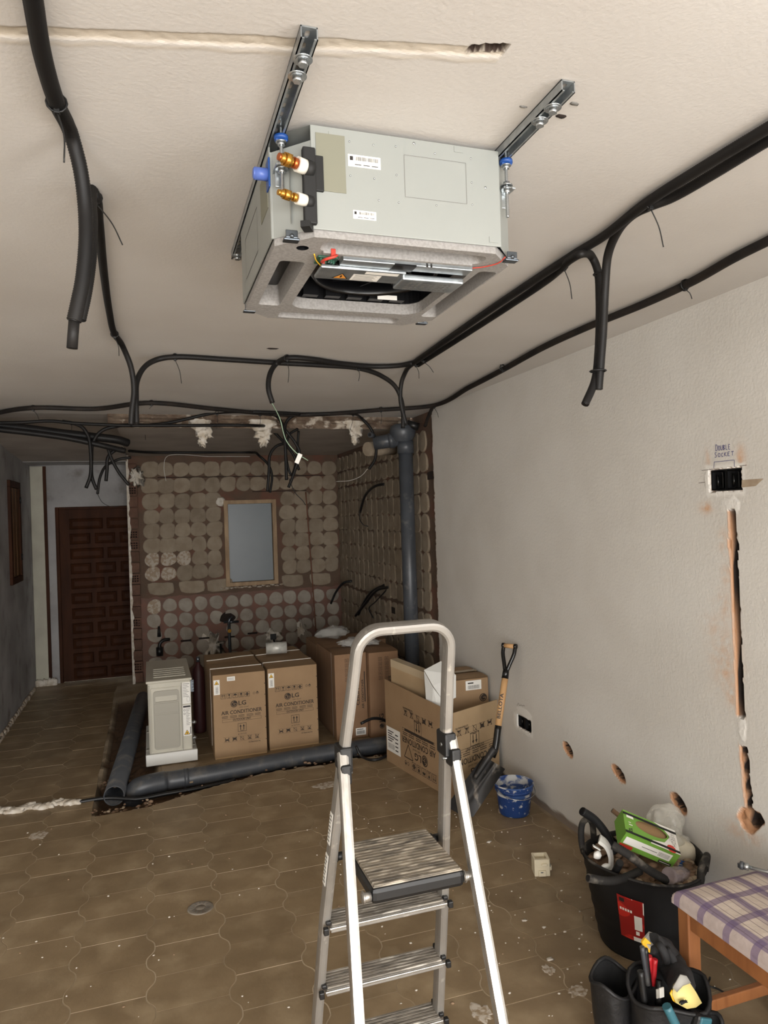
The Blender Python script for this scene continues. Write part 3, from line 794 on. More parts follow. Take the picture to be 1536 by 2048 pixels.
# front-left corner plate with piping
c0, c1 = Vector((x0, y0+ch, 0)), Vector((x0+ch, y0, 0))
cd = (c1-c0).normalized(); cn = Vector((cd.y, -cd.x, 0))
mb = MB(); mb.beam(c0+Vector((0,0,zb)), c0+Vector((0,0,zt-.030)), .004, .004)
mb.add([c0+Vector((0,0,zb)), c1+Vector((0,0,zb)), c1+Vector((0,0,zt-.03)), c0+Vector((0,0,zt-.03))], [(0,1,2,3)])
mb.add([c0+cn*.002+cd*.045+Vector((0,0,zb+.02)), c0+cn*.006+cd*.05+Vector((0,0,zb+.02)), c0+cn*.006+cd*.05+Vector((0,0,zt-.05)), c0+cn*.002+cd*.045+Vector((0,0,zt-.05))], [(0,1,2,3)])
cp = obj('corner_plate', mb, 'zinc_sheet', AC)
pc = c1+cn*.004
mb = MB()
mb.bbox((pc.x-.016, pc.y-.010, 2.268), (pc.x+.010, pc.y+.006, 2.418), .003)
mb.bbox((pc.x+.008, pc.y-.006, 2.335), (pc.x+.026, pc.y+.003, 2.405), .002)
mb.beam(pc+Vector((-.02,-.004,2.262)), pc+Vector((-.004,-.012,2.262)), .03, .012)
obj('pipe_bracket', mb, 'black_matt', AC)
for zz, k, nm in ((2.412, 1.0, 'large'), (2.346, .78, 'small')):
    o0 = at(618,338,y=1.352) if k == 1 else at(618,404,y=1.352); d = ((at(553,311,y=1.325) if k == 1 else at(556,384,y=1.328))-o0).normalized()
    mb = MB()
    mb.cyl(o0-d*.006, o0+d*.010*k, .0160*k, 16, 'black_matt'); mb.cyl(o0+d*.008*k, o0+d*.028, .0145*k, 16, 'pipe_white')
    vp = obj('refrigerant_pipe', mb, None, AC, label='white wrapped %s pipe stub' % nm)
    mb = MB()
    a = o0+d*.028
    mb.cyl(a, a+d*.009, .0105*k, 14, 'copper' if k == 1 else 'brass'); mb.cyl(a+d*.009, a+d*.016, .008*k, 12, 'brass')
    mb.tube([a+d*.016, a+d*.028], .0140*k, 6, 'brass'); mb.cyl(a+d*.028, a+d*.037, .0115*k, 12, 'brass', .007*k); mb.cyl(a+d*.037, a+d*.041, .007*k, 12, 'copper' if k == 1 else 'brass')
    obj('brass_flare_nut', mb, None, vp)
# blue condensate spigot on the left side
mb = MB(); o0 = Vector((x0-.002, 1.435, 2.395))
mb.cyl(o0, o0+Vector((-.030,0,0)), .0125, 20); mb.tube([o0+Vector((-.03,0,0)), o0+Vector((-.033,0,0))], [.0125,.009], 20)
sg = obj('drain_spigot', mb, 'blue_cap', AC, label='blue plastic drain spigot')
mb = MB(); mb.bbox((x0-.006, 1.42, 2.365), (x0-.002, 1.452, 2.425), .002); obj('spigot_flange', mb, 'blue_plastic', sg)
# hanging lugs at the corners
for lx, ly, s in ((.272, 1.395, -1), (.760, 1.375, 1)):
    mb = MB(); mb.bbox((lx-.014, ly-.016, 2.392), (lx+.014, ly+.03, 2.396), .001); mb.bbox((lx-.012 if s > 0 else lx-.012, ly+.012, 2.36), (lx+.012, ly+.015, 2.394), .001)
    obj('hanging_lug', mb, 'zinc_bright', AC)
for bx_, by_ in ((.285, 1.392), (.775, 1.395), (.27, 1.90), (.77, 1.92)):
    mb = MB(); mb.bbox((bx_-.016, by_-.010, 2.246), (bx_+.016, by_+.010, 2.251), .002); mb.bbox((bx_-.012, by_-.010, 2.250), (bx_+.012, by_-.006, 2.266), .0015); mb.lathe([(0,-.004),(.004,-.003),(.005,0)], 8, (bx_, by_-.010, 2.254), M=Matrix.Rotation(R_(-90), 4, 'X'))
    obj('corner_bracket', mb, 'steel_dark', AC)
# expanded-foam drain pan: bottom face with outlet slots and the fan opening
def rrect(xa, ya, xb, yb, r=.012, n=4):
    out = []
    for cx_, cy_, a in ((xb-r, yb-r, 0), (xa+r, yb-r, 90), (xa+r, ya+r, 180), (xb-r, ya+r, 270)):
        for i in range(n+1): t = R_(a+90*i/n); out.append((cx_+r*math.cos(t), cy_+r*math.sin(t)))
    return out
ez = 2.248
i_ = .003
OB = [(x0+ch+i_,y0+i_),(x1-ch,y0+i_),(x1-i_,y0+ch),(x1-i_,y1-ch),(x1-ch-i_,y1-i_),(x0+ch+i_,y1-i_),(x0+i_,y1-ch),(x0+i_,y0+ch)]
slots = [rrect(.283,1.505,.338,1.830,.010), rrect(.738,1.470,.783,1.850,.012), rrect(.350,1.383,.715,1.430,.014), rrect(.350,1.885,.690,1.935,.012)]
fan = rrect(.366,1.475,.722,1.842,.045,6)
drainh = [(.315+.013*math.cos(i*math.pi/6), 1.425+.013*math.sin(i*math.pi/6)) for i in range(12)]
mb = MB(); mb.plate(OB, slots+[fan, drainh], (0,0,ez), (-1,0,0), (0,1,0), 0)
# plate() used U=-x for a downward face: mirror back
mb.v = [Vector((-v.x, v.y, v.z)) for v in mb.v]
mb.f = [f[::-1] for f in mb.f]
nb = len(OB)
mb.add([(p[0],p[1],ez) for p in OB]+[(p[0],p[1],zb+.004) for p in OB], [(i,(i+1)%nb,nb+(i+1)%nb,nb+i) for i in range(nb)])
for sl in slots:          # sloping outlet throats
    k = len(sl); cxs_ = sum(p[0] for p in sl)/k; cys_ = sum(p[1] for p in sl)/k
    up = [(cxs_+(p[0]-cxs_)*.80, cys_+(p[1]-cys_)*.94, ez+.055) for p in sl]
    mb.add([(p[0],p[1],ez) for p in sl]+up, [(i,(i+1)%k,k+(i+1)%k,k+i) for i in range(k)])
k = len(fan); mb.add([(p[0],p[1],ez) for p in fan]+[(p[0],p[1],ez+.03) for p in fan], [(i,(i+1)%k,k+(i+1)%k,k+i) for i in range(k)])
pan = obj('drain_pan', mb, 'eps', AC, label='grey foam drain pan with air outlet slots')
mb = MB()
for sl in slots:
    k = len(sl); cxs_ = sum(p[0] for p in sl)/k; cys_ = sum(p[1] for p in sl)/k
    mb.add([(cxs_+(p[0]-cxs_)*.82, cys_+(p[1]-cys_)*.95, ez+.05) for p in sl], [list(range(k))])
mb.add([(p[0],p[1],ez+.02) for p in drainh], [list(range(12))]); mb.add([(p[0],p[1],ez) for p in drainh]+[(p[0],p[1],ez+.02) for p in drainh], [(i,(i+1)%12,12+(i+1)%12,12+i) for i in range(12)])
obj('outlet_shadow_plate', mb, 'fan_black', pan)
for q in range(4):
    mb = MB(); xa, ya = ((.305,1.86),(.42,1.862),(.56,1.862),(.69,1.862))[q]
    mb.lathe([(.012,-.0006),(.013,-.0014),(.014,-.0006)], 14, (xa, ya, ez), a0=math.pi, a1=2*math.pi); obj('moulded_mark', mb, 'eps', pan)
# fan well
mb = MB(); k = len(fan)
well = [(p[0],p[1],ez+.028) for p in fan]; top = [(p[0],p[1],2.44) for p in fan]
mb.add(well+top, [(i,(i+1)%k,k+(i+1)%k,k+i) for i in range(k)]+[[k+i for i in range(k)][::-1]])
for i in range(5): mb.box((.40+.06*i, 1.815, ez+.03), (.44+.06*i, 1.842, 2.36))
fw_ = obj('fan_well', mb, 'fan_black', AC)
mb = MB(); mb.lathe([(.165,2.300),(.150,2.280),(.145,2.285),(.150,2.31),(.165,2.33)], 36, (.545,1.655,0)); obj('bell_mouth', mb, 'fan_black', fw_)
mb = MB(); mb.lathe([(0,2.33),(.05,2.335),(.08,2.37),(.08,2.43)], 24, (.545,1.655,0))
for i in range(10):
    a = i*.628; mb.beam((.545+.085*math.cos(a),1.655+.085*math.sin(a),2.345), (.545+.135*math.cos(a+.3),1.655+.135*math.sin(a+.3),2.345), .004, .09)
obj('turbo_fan', mb, 'fan_black', fw_)
mb = MB(); mb.box((.60,1.806,2.275), (.655,1.808,2.287)); obj('sticker', mb, 'paper_white', fw_)
# control box with its cover plate
mb = MB(); mb.bbox((.405, 1.440, 2.236), (.705, 1.475, 2.272), .002); ctl = obj('control_box', mb, 'zinc_bright', AC)
mb = MB(); mb.bbox((.366, 1.476, 2.230), (.560, 1.548, 2.238), .0025); mb.bbox((.556, 1.490, 2.222), (.706, 1.562, 2.236), .004)
cov = obj('control_cover', mb, 'zinc_bright', AC)
pr = Print((0, 0, 2.230), (1,0,0), (0,-1,0), MATS['paper_white'], .0005)
pr.rect(.445,-1.540,.510,-1.500); pr.rect(.468,-1.496,.545,-1.480)
pr.poly([(.402,-1.535),(.440,-1.535),(.421,-1.503)], MATS['ink'], 1); pr.poly([(.406,-1.533),(.436,-1.533),(.421,-1.507)], MATS['orange_sign'], 2); pr.rect(.419,-1.528,.423,-1.514, MATS['ink'], 3)
for k in range(5): pr.rect(.450,-1.536+.007*k,.450+.05*(1-.1*(k%2)),-1.534+.007*k, MATS['ink_grey'], 2)
obj('warning_stickers', pr.mb, None, cov)
pr = Print((0, 0, 2.222), (1,0,0), (0,-1,0), MATS['ink_grey'], .0005)
for k in range(4):
    for q in range(9): pr.rect(.575+.0125*q,-1.548+.012*k,.584+.0125*q-.002*(q%3),-1.542+.012*k)
obj('embossed_print', pr.mb, None, cov)
mb = MB(); mb.box((.52,1.4395,2.238),(.57,1.4745,2.2345)); mb.tube([(.595,1.439,2.236),(.595,1.439,2.252),(.600,1.439,2.256),(.605,1.439,2.252),(.605,1.439,2.236)], .002, 6); obj('cable_slot', mb, 'fan_black', ctl)
mb = MB(); mb.bbox((.355,1.455,2.244),(.400,1.500,2.262), .002)
for i in range(6): mb.box((.36+.006*i,1.46+.005*(i%3),2.238),(.364+.006*i,1.468+.005*(i%3),2.246))
obj('terminal_board', mb, 'green_pcb', AC)
mb = MB(); mb.tube(catmull([(.392,1.44,2.246),(.382,1.425,2.236),(.366,1.432,2.232),(.362,1.455,2.234),(.372,1.475,2.240)], .004), .0032, 6); obj('red_wire', mb, 'red_wire', AC)
mb = MB(); mb.tube(catmull([(.70,1.448,2.244),(.73,1.43,2.244),(.752,1.405,2.246),(.757,1.385,2.252)], .006), .0014, 5); obj('red_wire', mb, 'red_wire', AC)
mb = MB(); mb.tube(catmull([(.345,1.45,2.247),(.355,1.475,2.243),(.372,1.495,2.238)], .006), .0014, 5, 'yellow_sign'); obj('earth_wire', mb, None, AC)
mb = MB(); mb.bbox((.376,1.428,2.238),(.386,1.436,2.254), .001); obj('connector', mb, 'red_wire', AC)
# crease-like vanes: rounded front lip of the pan
mb = MB(); mb.beam((.36,1.436,ez-.001), (.70,1.436,ez-.001), .012, .006, bev=.002); obj('pan_rib', mb, 'eps', pan)

# ---------------------------------------------------------------- mounting rails
def rail(x, ya, yb, label):
    r = thing('mounting_rail', label, 'rail', (x, (ya+yb)/2, CEIL-.024), None, 'slotted steel rails under the ceiling')
    w_, hh, t = .014, .022, .002
    holes = []; y = ya+.016
    while y < yb-.012:
        holes.append(rrect(-.004, y-.0085, .004, y+.0085, .004, 3)); y += .0295
    mb = MB(); mb.plate([(-w_,ya),(w_,ya),(w_,yb),(-w_,yb)], holes, (x,0,CEIL-.0015), (1,0,0), (0,1,0), .002)
    obj('slotted_web', mb, 'zinc_bright', r)
    for s in (-1, 1):
        mb = MB(); a, b = sorted((x+s*w_, x+s*(w_-t))); mb.box((a, ya, CEIL-hh), (b, yb, CEIL-.001)); a, b = sorted((x+s*w_, x+s*(w_-.006))); mb.box((a, ya, CEIL-hh), (b, yb, CEIL-hh+t))
        obj('rail_flange', mb, 'zinc_bright', r)
    return r
def bolt(r, x, y):
    mb = MB(); z = CEIL-.022
    mb.cyl((x,y,z+.001), (x,y,z-.0015), .0165, 24); mb.cyl((x,y,z-.0015), (x,y,z-.003), .0125, 20); mb.tube([(x,y,z-.003), (x,y,z-.0105)], .0085, 6)
    obj('hex_bolt', mb, 'steel', r)
r1 = rail(.265, 1.098, 2.10, 'left slotted steel rail running under the ceiling above the blue drain spigot')
for y in (1.150, 1.196, 2.07): bolt(r1, .265, y)
r2 = rail(.748, 1.112, 2.10, 'right slotted steel rail running under the ceiling over the bare threaded rod end')
for y in (1.165, 1.212): bolt(r2, .748, y)
def rod(r, x, y, zlow, nutz):
    mb = MB(); pts = [(x, y, CEIL-.004-(CEIL-.004-zlow)*i/60) for i in range(61)]
    mb.tube(pts, [.0039 if i % 2 else .0034 for i in range(61)], 10); obj('threaded_rod', mb, 'steel', r)
    mb = MB(); mb.lathe([(.006,0),(.0145,0),(.0145,-.007),(.006,-.008)], 12, (x,y,CEIL-.0225)); mb.bbox((x-.012,y-.006,CEIL-.034),(x+.012,y+.006,CEIL-.028), .002)
    obj('channel_nut', mb, 'blue_plastic', r)
    mb = MB(); mb.tube([(x,y,CEIL-.034),(x,y,CEIL-.041)], .0078, 6); mb.cyl((x,y,CEIL-.033),(x,y,CEIL-.035), .011, 16)
    obj('hex_nut', mb, 'steel', r)
    for k, dz in ((1, .005), (-1, -.001)):
        mb = MB(); mb.cyl((x,y,nutz+dz),(x,y,nutz+dz+.002*k), .013, 16); mb.tube([(x,y,nutz+dz+.001*k),(x,y,nutz+dz+.009*k)], .0078, 6); obj('hex_nut', mb, 'steel', r)
rod(r1, .272, 1.395, 2.345, 2.392); rod(r2, .757, 1.368, 2.332, 2.394)

# ================================================================== CONDUITS
mat('conduit_black', (24,23,23), .5, c2=(32,30,29), scale=8, spec=.25)
mat('conduit_dusty', (46,40,36), .65, spec=.25, c2=(30,28,27), scale=9)
mat('tie_black', (16,16,16), .5)
def cpts(spec, r, drop=.004):
    """(px,py) lies on the ceiling; (px,py,Y) hangs in the plane Y; a Vector is taken as is"""
    out = []
    for s in spec:
        if isinstance(s, Vector): out.append(s)
        elif len(s) == 2: out.append(at(s[0], s[1], z=CEIL-r-drop))
        else: out.append(at(s[0], s[1], y=s[2]))
    return out
def corr(mb, pts, r, near=True, m=None):
    if near:
        p = catmull(pts, .0026); rs = [r*(1.0 if i % 2 else .925) for i in range(len(p))]
        mb.tube(p, rs, 10, m)
    else: mb.tube(catmull(pts, .015), r, 8, m)
    return mb
def conduit(label, spec, r=.0115, near=False, m='conduit_black', ties=(), group='black corrugated conduits', drop=.004, extra=()):
    pts = cpts(spec, r, drop)
    root = thing('cable_conduit', label, 'conduit', pts[0], None, group)
    mb = corr(MB(), pts, r, near); o = obj('corrugated_tube', mb, m, root)
    e = pts[-1]; d = (pts[-1]-pts[-2]).normalized()
    for a, dd in ((pts[-1], (pts[-1]-pts[-2]).normalized()), (pts[0], (pts[0]-pts[1]).normalized())):
        mb = MB(); mb.tube([a-dd*.002, a+dd*.0015], [r*.72, r*.72], 10); obj('tube_end', mb, 'fan_black', root)
    for k, (tx, ty, ex, ey) in enumerate(ties):
        zz = CEIL-2*r-drop; a = at(tx, ty, z=zz+r)
        mb = MB(); ring = [a+Vector((math.cos(q*.5236)*(r*1.12), 0, math.sin(q*.5236)*(r*1.12))) for q in range(12)]
        b = at(ex, ey, y=a.y)
        mid = (a+b)/2+Vector((.006, 0, -.004))
        mb.tube(catmull([a+Vector((0,0,-r)), mid, b], .01), .0016, 5); mb.bbox((a.x-.005, a.y-.006, a.z-r-.006), (a.x+.005, a.y+.006, a.z-r+.004), .001); mb.bbox((a.x-.006, a.y-.009, a.z+r), (a.x+.006, a.y+.009, CEIL), .002)
        mb.tube([a+Vector((math.cos(q*.5236), 0, math.sin(q*.5236)))*(r*1.15) for q in range(12)], .0022, 5, closed=True)
        obj('cable_tie', mb, 'tie_black', root)
    return root
V3 = Vector
# near left: fat conduit that leaves the ceiling and hangs
c1 = conduit('fat corrugated conduit hanging in the top left corner with a tube poking from its end', [(52,-90),(66,0),(85,110),(113,205),(142,268,1.52),(160,335,1.55),(170,410,1.57),(172,480,1.57),(165,560,1.57),(155,610,1.57),(148,642,1.57)], .0150, True, ties=((113,205,128,325),))
mb = MB(); mb.cyl(at(149,636,y=1.572), at(144,697,y=1.575), .0105, 14); mb.cyl(at(144,697,y=1.575), at(143.9,698,y=1.575), .0085, 12, 'black_matt'); obj('inner_tube', mb, None, c1) if False else None
mb = MB(); mb.cyl(at(149,630,y=1.572), at(144,697,y=1.575), .0108, 14); obj('inner_tube', mb, 'conduit_black', c1)
conduit('thin conduit looping up beside the fat hanging one then running back along the ceiling', [(160,640,1.60),(172,585,1.60),(181,520,1.61),(184,450,1.64),(182,400,1.72),(184,378,1.77),(191,392),(197,440),(207,540),(218,620),(229,668),(246,694,3.25),(262,735,3.3),(268,780,3.32),(264,820,3.33),(262,848,3.34)], .0125, True, ties=((191,395,245,490),(229,668,238,712)))
conduit('conduit hooping from the hanging pair on the left to the middle of the ceiling', [(273,848,3.36),(272,800,3.36),(274,762,3.38),(290,733,3.42),(315,719,3.46),(350,714),(450,719),(560,726),(650,731),(720,737),(765,753,3.62),(792,775,3.66),(805,810,3.68),(806,856,3.68)], .0125, False, ties=((350,714,363,767),(717,735,717,762)))
hook = conduit('conduit curling to an open hook in the middle of the ceiling with wires coming out', [(545,806,3.40),(537,778,3.40),(540,748,3.42),(554,726,3.45),(577,716),(620,718),(680,727),(750,733),(800,731),(826,726)], .0125, False, ties=((574,716,576,765),))
conduit('conduit dropping from the ceiling bend above the top of the grey waste pipe', [(826,727),(812,742,3.6),(803,765,3.65),(801,800,3.67),(812,850,3.68)], .0125, False)
# right bundle: two conduits side by side
conduit('long straight conduit running diagonally under the ceiling above the right wall, end to end', [(1640,194),(1536,256),(1400,338),(1300,401),(1205,474),(1154,505),(1120,527),(1000,606),(900,675),(826,727)], .0130, True, ties=((846,718,867,745),(832,727,838,757)))
c_a = conduit('conduit beside the long straight one that bends off and hangs straight down, cut end', [(1640,222),(1536,281),(1420,352),(1340,397),(1300,412),(1262,432,1.60),(1236,462,1.68),(1216,510,1.76),(1210,575,1.80),(1206,660,1.82),(1197,779,1.84)], .0130, True, ties=((1300,405,1327,494),))
c_b = conduit('conduit coming from the kitchen side, hooping over and hanging with a curled end', [(836,730),(905,686),(1005,621),(1095,560),(1118,541),at(1140,520,z=CEIL-.034),at(1162,508,z=CEIL-.040),(1184,514,1.85),(1195,540,1.85),(1199,600,1.85),(1197,700,1.85),(1190,760,1.85),(1170,809,1.84)], .0125, True, ties=((1128,530,1144,598),))
for y_ in (548, 742):
    a = at(1203 if y_ < 600 else 1196, y_, y=1.825); mb = MB(); mb.tube([a+Vector((math.cos(q*.5236)*.024, math.sin(q*.5236)*.022, 0)) for q in range(12)], .0026, 6, closed=True); obj('cable_tie', mb, 'tie_black', c_b)
conduit('dusty conduit pinned along the corner of the ceiling and the right wall', [(1640,432),(1536,482),(1470,515),(1385,563),(1290,607),(1180,652),(1090,693),(1005,740),(940,774),(862,812),(760,820),(640,829),(560,829),(430,818),(300,806),(190,818),(66,816),(-60,838)], .0150, True, 'conduit_dusty', ties=((1005,736,992,719),(1370,570,1384,598),(762,819,762,848),(303,806,298,818),(66,816,78,840),(520,827,518,856)))
conduit('thin conduit crossing from the left edge under the scar of the removed wall', [(-60,846,5.42),(40,845,5.40),(100,842,5.40),(143,846,5.40),(200,849,5.40),(285,851,5.39),(340,845,5.37),(430,826,5.33),(510,824),(600,828)], .0115, False, ties=((143,846,140,868),(285,852,291,880),(434,826,433,858)))
conduit('fat black conduit entering the kitchen corner from the left edge', [(-60,843,5.50),(0,851,5.50),(60,858,5.50),(120,866,5.50),(180,873,5.50),(236,880,5.52),(256,886,5.56)], .030, False)
conduit('second fat conduit under the first entering the kitchen corner', [(-60,851,5.42),(0,859,5.42),(70,867,5.42),(140,877,5.43),(200,890,5.44),(250,902,5.50)], .020, False)
conduit('conduit curving down into the hanging left cluster in front of the hall', [(125,843,5.42),(148,847,5.41),(165,855,5.40),(177,874,5.40),(181,900,5.40),(181,950,5.40),(172,976,5.40)], .0125)
conduit('conduit arching over to the hanging left cluster from the kitchen side', [(300,851,5.41),(270,850,5.41),(235,852,5.41),(203,862,5.42),(186,885,5.44),(183,920,5.44),(184,955,5.44),(193,979,5.44)], .0125)
conduit('short conduit hanging between the hall cluster and the bare wall end', [(246,897,5.6),(228,902,5.6),(216,915,5.6),(214,940,5.6),(212,962,5.6)], .0125)
conduit('conduit sloping down across the bare wall end', [(215,893,5.55),(222,915,5.55),(238,945,5.55),(258,970,5.55)], .0115)
conduit('bent conduit with a long wire tail above the hall door', [(262,915,5.7),(240,918,5.7),(212,932,5.68),(200,955,5.66),(195,988,5.66)], .010)
conduit('conduit running under the kitchen ceiling and bending down towards the hatch', [at(258,902,z=KZ-.020),at(300,905,z=KZ-.015),at(400,905,z=KZ-.012),at(497,905,z=KZ-.012),(520,913,6.9),(537,930,6.9),(544,952,6.9),(540,985,6.9)], .0125)
conduit('straight conduit under the edge of the kitchen ceiling behind the plaster lumps', [at(262,851,z=KZ-.013),at(380,851,z=KZ-.013),at(505,851,z=KZ-.013),(545,862,5.85),(568,885,5.85),(588,912,5.86),(598,940,5.86)], .0115)
CL = 'tangle of conduits hanging below the kitchen ceiling'
conduit('left arm of the conduit tangle hanging below the kitchen ceiling', [(700,826),(640,828),(590,830),(574,842,5.3),(569,865,5.35),(571,900,5.4),(573,960,5.4)], .0125)
conduit('conduit bending from the ceiling run into the right side of the hanging tangle', [(540,826),(557,836,5.3),(571,860,5.35),(590,885,5.35),(599,905,5.36),(590,940,5.38),(577,975,5.38)], .0115)
conduit('conduit doubled up in the middle of the hanging tangle', [(596,858,5.45),(580,868,5.45),(572,895,5.45),(575,930,5.45),(583,950,5.45),(592,925,5.45),(597,862,5.45)], .010)
conduit('conduit reaching from the tangle to the hatch side of the kitchen', [(572,886,5.6),(552,893,5.6),(540,910,5.6),(538,940,5.6),(535,983,5.6)], .0115)
conduit('conduit arching from the ceiling run into the drain pipe corner', [(640,828),(700,827),(722,836,5.4),(742,858,5.4),(752,890,5.4),(750,918,5.4),(738,938,5.4)], .0115, ties=((706,828,700,860),))
conduit('short conduit slipping from the dusty run into the broken corner', [(866,813,4.80),(858,830,4.9),(850,852,5.0)], .013, False, 'conduit_dusty', ties=((868,812,877,835),))
# bare wires
def wire(label, spec, r=.0016, m='tie_black', group=None, name='wire'):
    pts = cpts(spec, r); mb = MB(); mb.tube(catmull(pts, .01), r, 6); return obj(name, mb, m, label=label, cat='wire', group=group)
mat('wire_green', (150,176,150), .5); mat('wire_white', (206,204,198), .5); mat('tag_white', (232,230,224), .6)
wire('green and white wire hanging from the hooked conduit in the middle of the ceiling', [(544,806,3.40),(560,838,3.5),(572,880,3.5),(592,905,3.5),(616,921,3.52)], .0022, 'wire_green')
mb = MB(); a = at(597,917,y=3.50); mb.bbox((-.011,-.001,-.026),(.011,.001,.026), .003, None, Matrix.Translation(a)@Matrix.Rotation(R_(25), 4, 'Y'))
obj('wire_tag', mb, 'tag_white', label='small white paper tag on the green wire in front of the kitchen', cat='tag')
wire('thin pale wire strung under the kitchen ceiling and dropping at the left', [at(332,962,y=6.6),at(328,935,y=6.6),at(334,913,y=6.6),at(420,913,y=6.7),at(500,913,y=6.8)], .002, 'wire_white')
wire('curled grey wire beside the drain pipe below the arching conduit', [(735,938,5.42),(722,952,5.5),(700,961,5.6),(672,963,5.7)], .002, 'wire_white')
wire('long black wire tail curling above the hall door', [(195,988,5.66),(205,1005,5.66),(222,1013,5.66),(238,1012,5.66)], .002)
wire('wire ends dangling under the conduit tangle in the kitchen', [(577,955,5.4),(590,985,5.4),(606,1002,5.4),(611,1010,5.4)], .003)
# ================================================================== STEPLADDER
mat('aluminium', (196,194,190), .34, .85, c2=(176,172,166), scale=14, stretch=(4,4,.6), c3=(176,170,162), scale3=20, lo3=.6, hi3=.72)
mat('aluminium_dusty', (158,154,148), .45, .55, c2=(146,142,136), scale=9, c3=(196,190,182), scale3=30, lo3=.62, hi3=.74)
mat('tread_dusty', (158,150,138), .75, .1, c2=(110,104,96), scale=30, stretch=(.4,3,1), c3=(196,190,180), scale3=40, lo3=.55, hi3=.68)
mat('platform_dusty', (150,140,124), .85, c2=(96,90,82), scale=26, stretch=(.5,2.5,1), c3=(186,176,160), scale3=34, lo3=.5, hi3=.66)
LAD = thing('stepladder', 'aluminium folding stepladder with a hooped handrail and dusty black platform', 'ladder', (.60, 1.70, 0))
LC = .601
def lcx(z): return lerp_tab([(0,.596),(.59,.601),(1.04,.608),(1.33,.617),(2,.619)], z)
def stile_y(z): return 2.058-.237*z
def half(z): return lerp_tab([(0,.196),(.2,.190),(.59,.176),(1.04,.147),(1.33,.128),(2,.128)], z)
flatp = []
for a in range(16):
    t = 2*math.pi*a/16; c, s_ = math.cos(t), math.sin(t); k = (abs(c)**5+abs(s_)**5)**(-1/5); flatp.append((c*k*.022, s_*k*.0125))
# stiles below the hinge and hoop above it
for s in (-1, 1):
    mb = MB(); pts = [(lcx(z)+s*half(z), stile_y(z), z) for z in (0.02,.2,.4,.6,.8,1.06)]
    mb.tube(pts, 1.0, 16, None, prof=flatp, up=(0,1,0)); st = obj('step_stile', mb, 'aluminium_dusty', LAD)
    mb = MB(); mb.bbox((LC+s*half(0)-.016, stile_y(0)-.027, 0), (LC+s*half(0)+.016, stile_y(0)+.027, .05), .006); obj('rubber_foot', mb, 'black_plastic', st)
hp = [(lcx(q)-half(q), stile_y(q), q) for q in (1.02, 1.15, 1.26)]; LH = lcx(1.36)
rc = .062
zt_ = 1.405; hw_ = half(1.33)
for i in range(9):
    a = R_(180-90*i/8); z = zt_-rc+rc*math.sin(a); hp.append((LH-hw_+rc+rc*math.cos(a), stile_y(z), z))
for i in range(1, 4): hp.append((LH-hw_+rc+(2*hw_-2*rc)*i/4, stile_y(zt_), zt_))
for i in range(9):
    a = R_(90-90*i/8); z = zt_-rc+rc*math.sin(a); hp.append((LH+hw_-rc+rc*math.cos(a), stile_y(z), z))
for z in (1.26, 1.15, 1.02): hp.append((lcx(z)+half(z), stile_y(z), z))
mb = MB(); mb.tube(catmull(hp, .012), 1.0, 16, None, prof=[(a*.95, b*.98) for a, b in flatp], up=(0,1,0)); obj('hoop_handrail', mb, 'aluminium_dusty', LAD)
# rear support legs
zl = .515; yl = 1.79-.45*(1.08-zl)
PL = at(716,2040,y=yl), at(1002,2040,y=yl)
for s, q in ((-1, PL[0]), (1, PL[1])):
    top = Vector((lcx(1.08)+s*(half(1.08)+.008), 1.785, 1.085)); low = q; d = low-top; foot = top+d*((top.z-.0)/(top.z-low.z))
    mb = MB(); mb.tube([top, top.lerp(foot, .5), foot], 1.0, 16, None, prof=[(a*.72, b*1.05) for a, b in flatp], up=(0,1,0)); lg = obj('support_leg', mb, 'aluminium', LAD)
    mb = MB(); mb.bbox((foot.x-.015, foot.y-.022, 0), (foot.x+.015, foot.y+.022, .045), .006); obj('rubber_foot', mb, 'black_plastic', lg)
    # hinge joint
    mb = MB(); j = Vector((lcx(1.06)+s*half(1.06), stile_y(1.06), 1.06))
    mb.bbox((j.x-.017, j.y-.040, 1.035), (j.x+.017, j.y+.026, 1.100), .006); mb.bbox((top.x-.014, top.y-.038, 1.012), (top.x+.014, top.y+.012, 1.062), .006)
    hj = obj('hinge_joint', mb, 'black_plastic', LAD)
    mb = MB(); mb.cyl((j.x-.019, j.y-.012, 1.066), (j.x+.019, j.y-.012, 1.066), .005, 10); obj('rivet', mb, 'steel', hj)
    mb = MB(); mb.cyl((j.x-.019, j.y-.020, 1.030), (j.x+.019, j.y-.020, 1.030), .004, 10); obj('rivet', mb, 'steel', hj)
# platform
px0, px1, py0, py1, pz = .487, .735, 1.660, 1.918, .790
mb = MB(); mb.bbox((px0, py0, pz-.046), (px1, py1, pz-.004), .012); plat = obj('platform', mb, 'black_plastic', LAD, label='black plastic platform tray')
mb = MB(); nr = 17
mb.box((px0+.006, py0+.006, pz-.0055), (px1-.006, py1-.006, pz-.002))
obj('platform_mat', mb, 'platform_dusty', plat)
for i in range(nr):
    y = py0+.012+(py1-py0-.024)*i/(nr-1)
    mb = MB(); mb.bbox((px0+.008, y-.0042, pz-.004), (px1-.008, y+.0042, pz+.0005), .0015); obj('platform_rib', mb, 'platform_dusty', plat)
for (a, b) in (((.735,1.672),(.758,1.672)), ((.464,1.672),(.487,1.672)), ((.455,1.900),(.487,1.900)), ((.735,1.900),(.760,1.900))):
    mb = MB(); mb.cyl((a[0],a[1],pz-.026), (b[0],b[1],pz-.026), .011, 14); mb.cyl((a[0]+.002,a[1],pz-.026), (a[0]+.006,a[1],pz-.026), .015, 14); obj('pivot_pin', mb, 'aluminium' if a[1] < 1.8 else 'black_plastic', LAD)
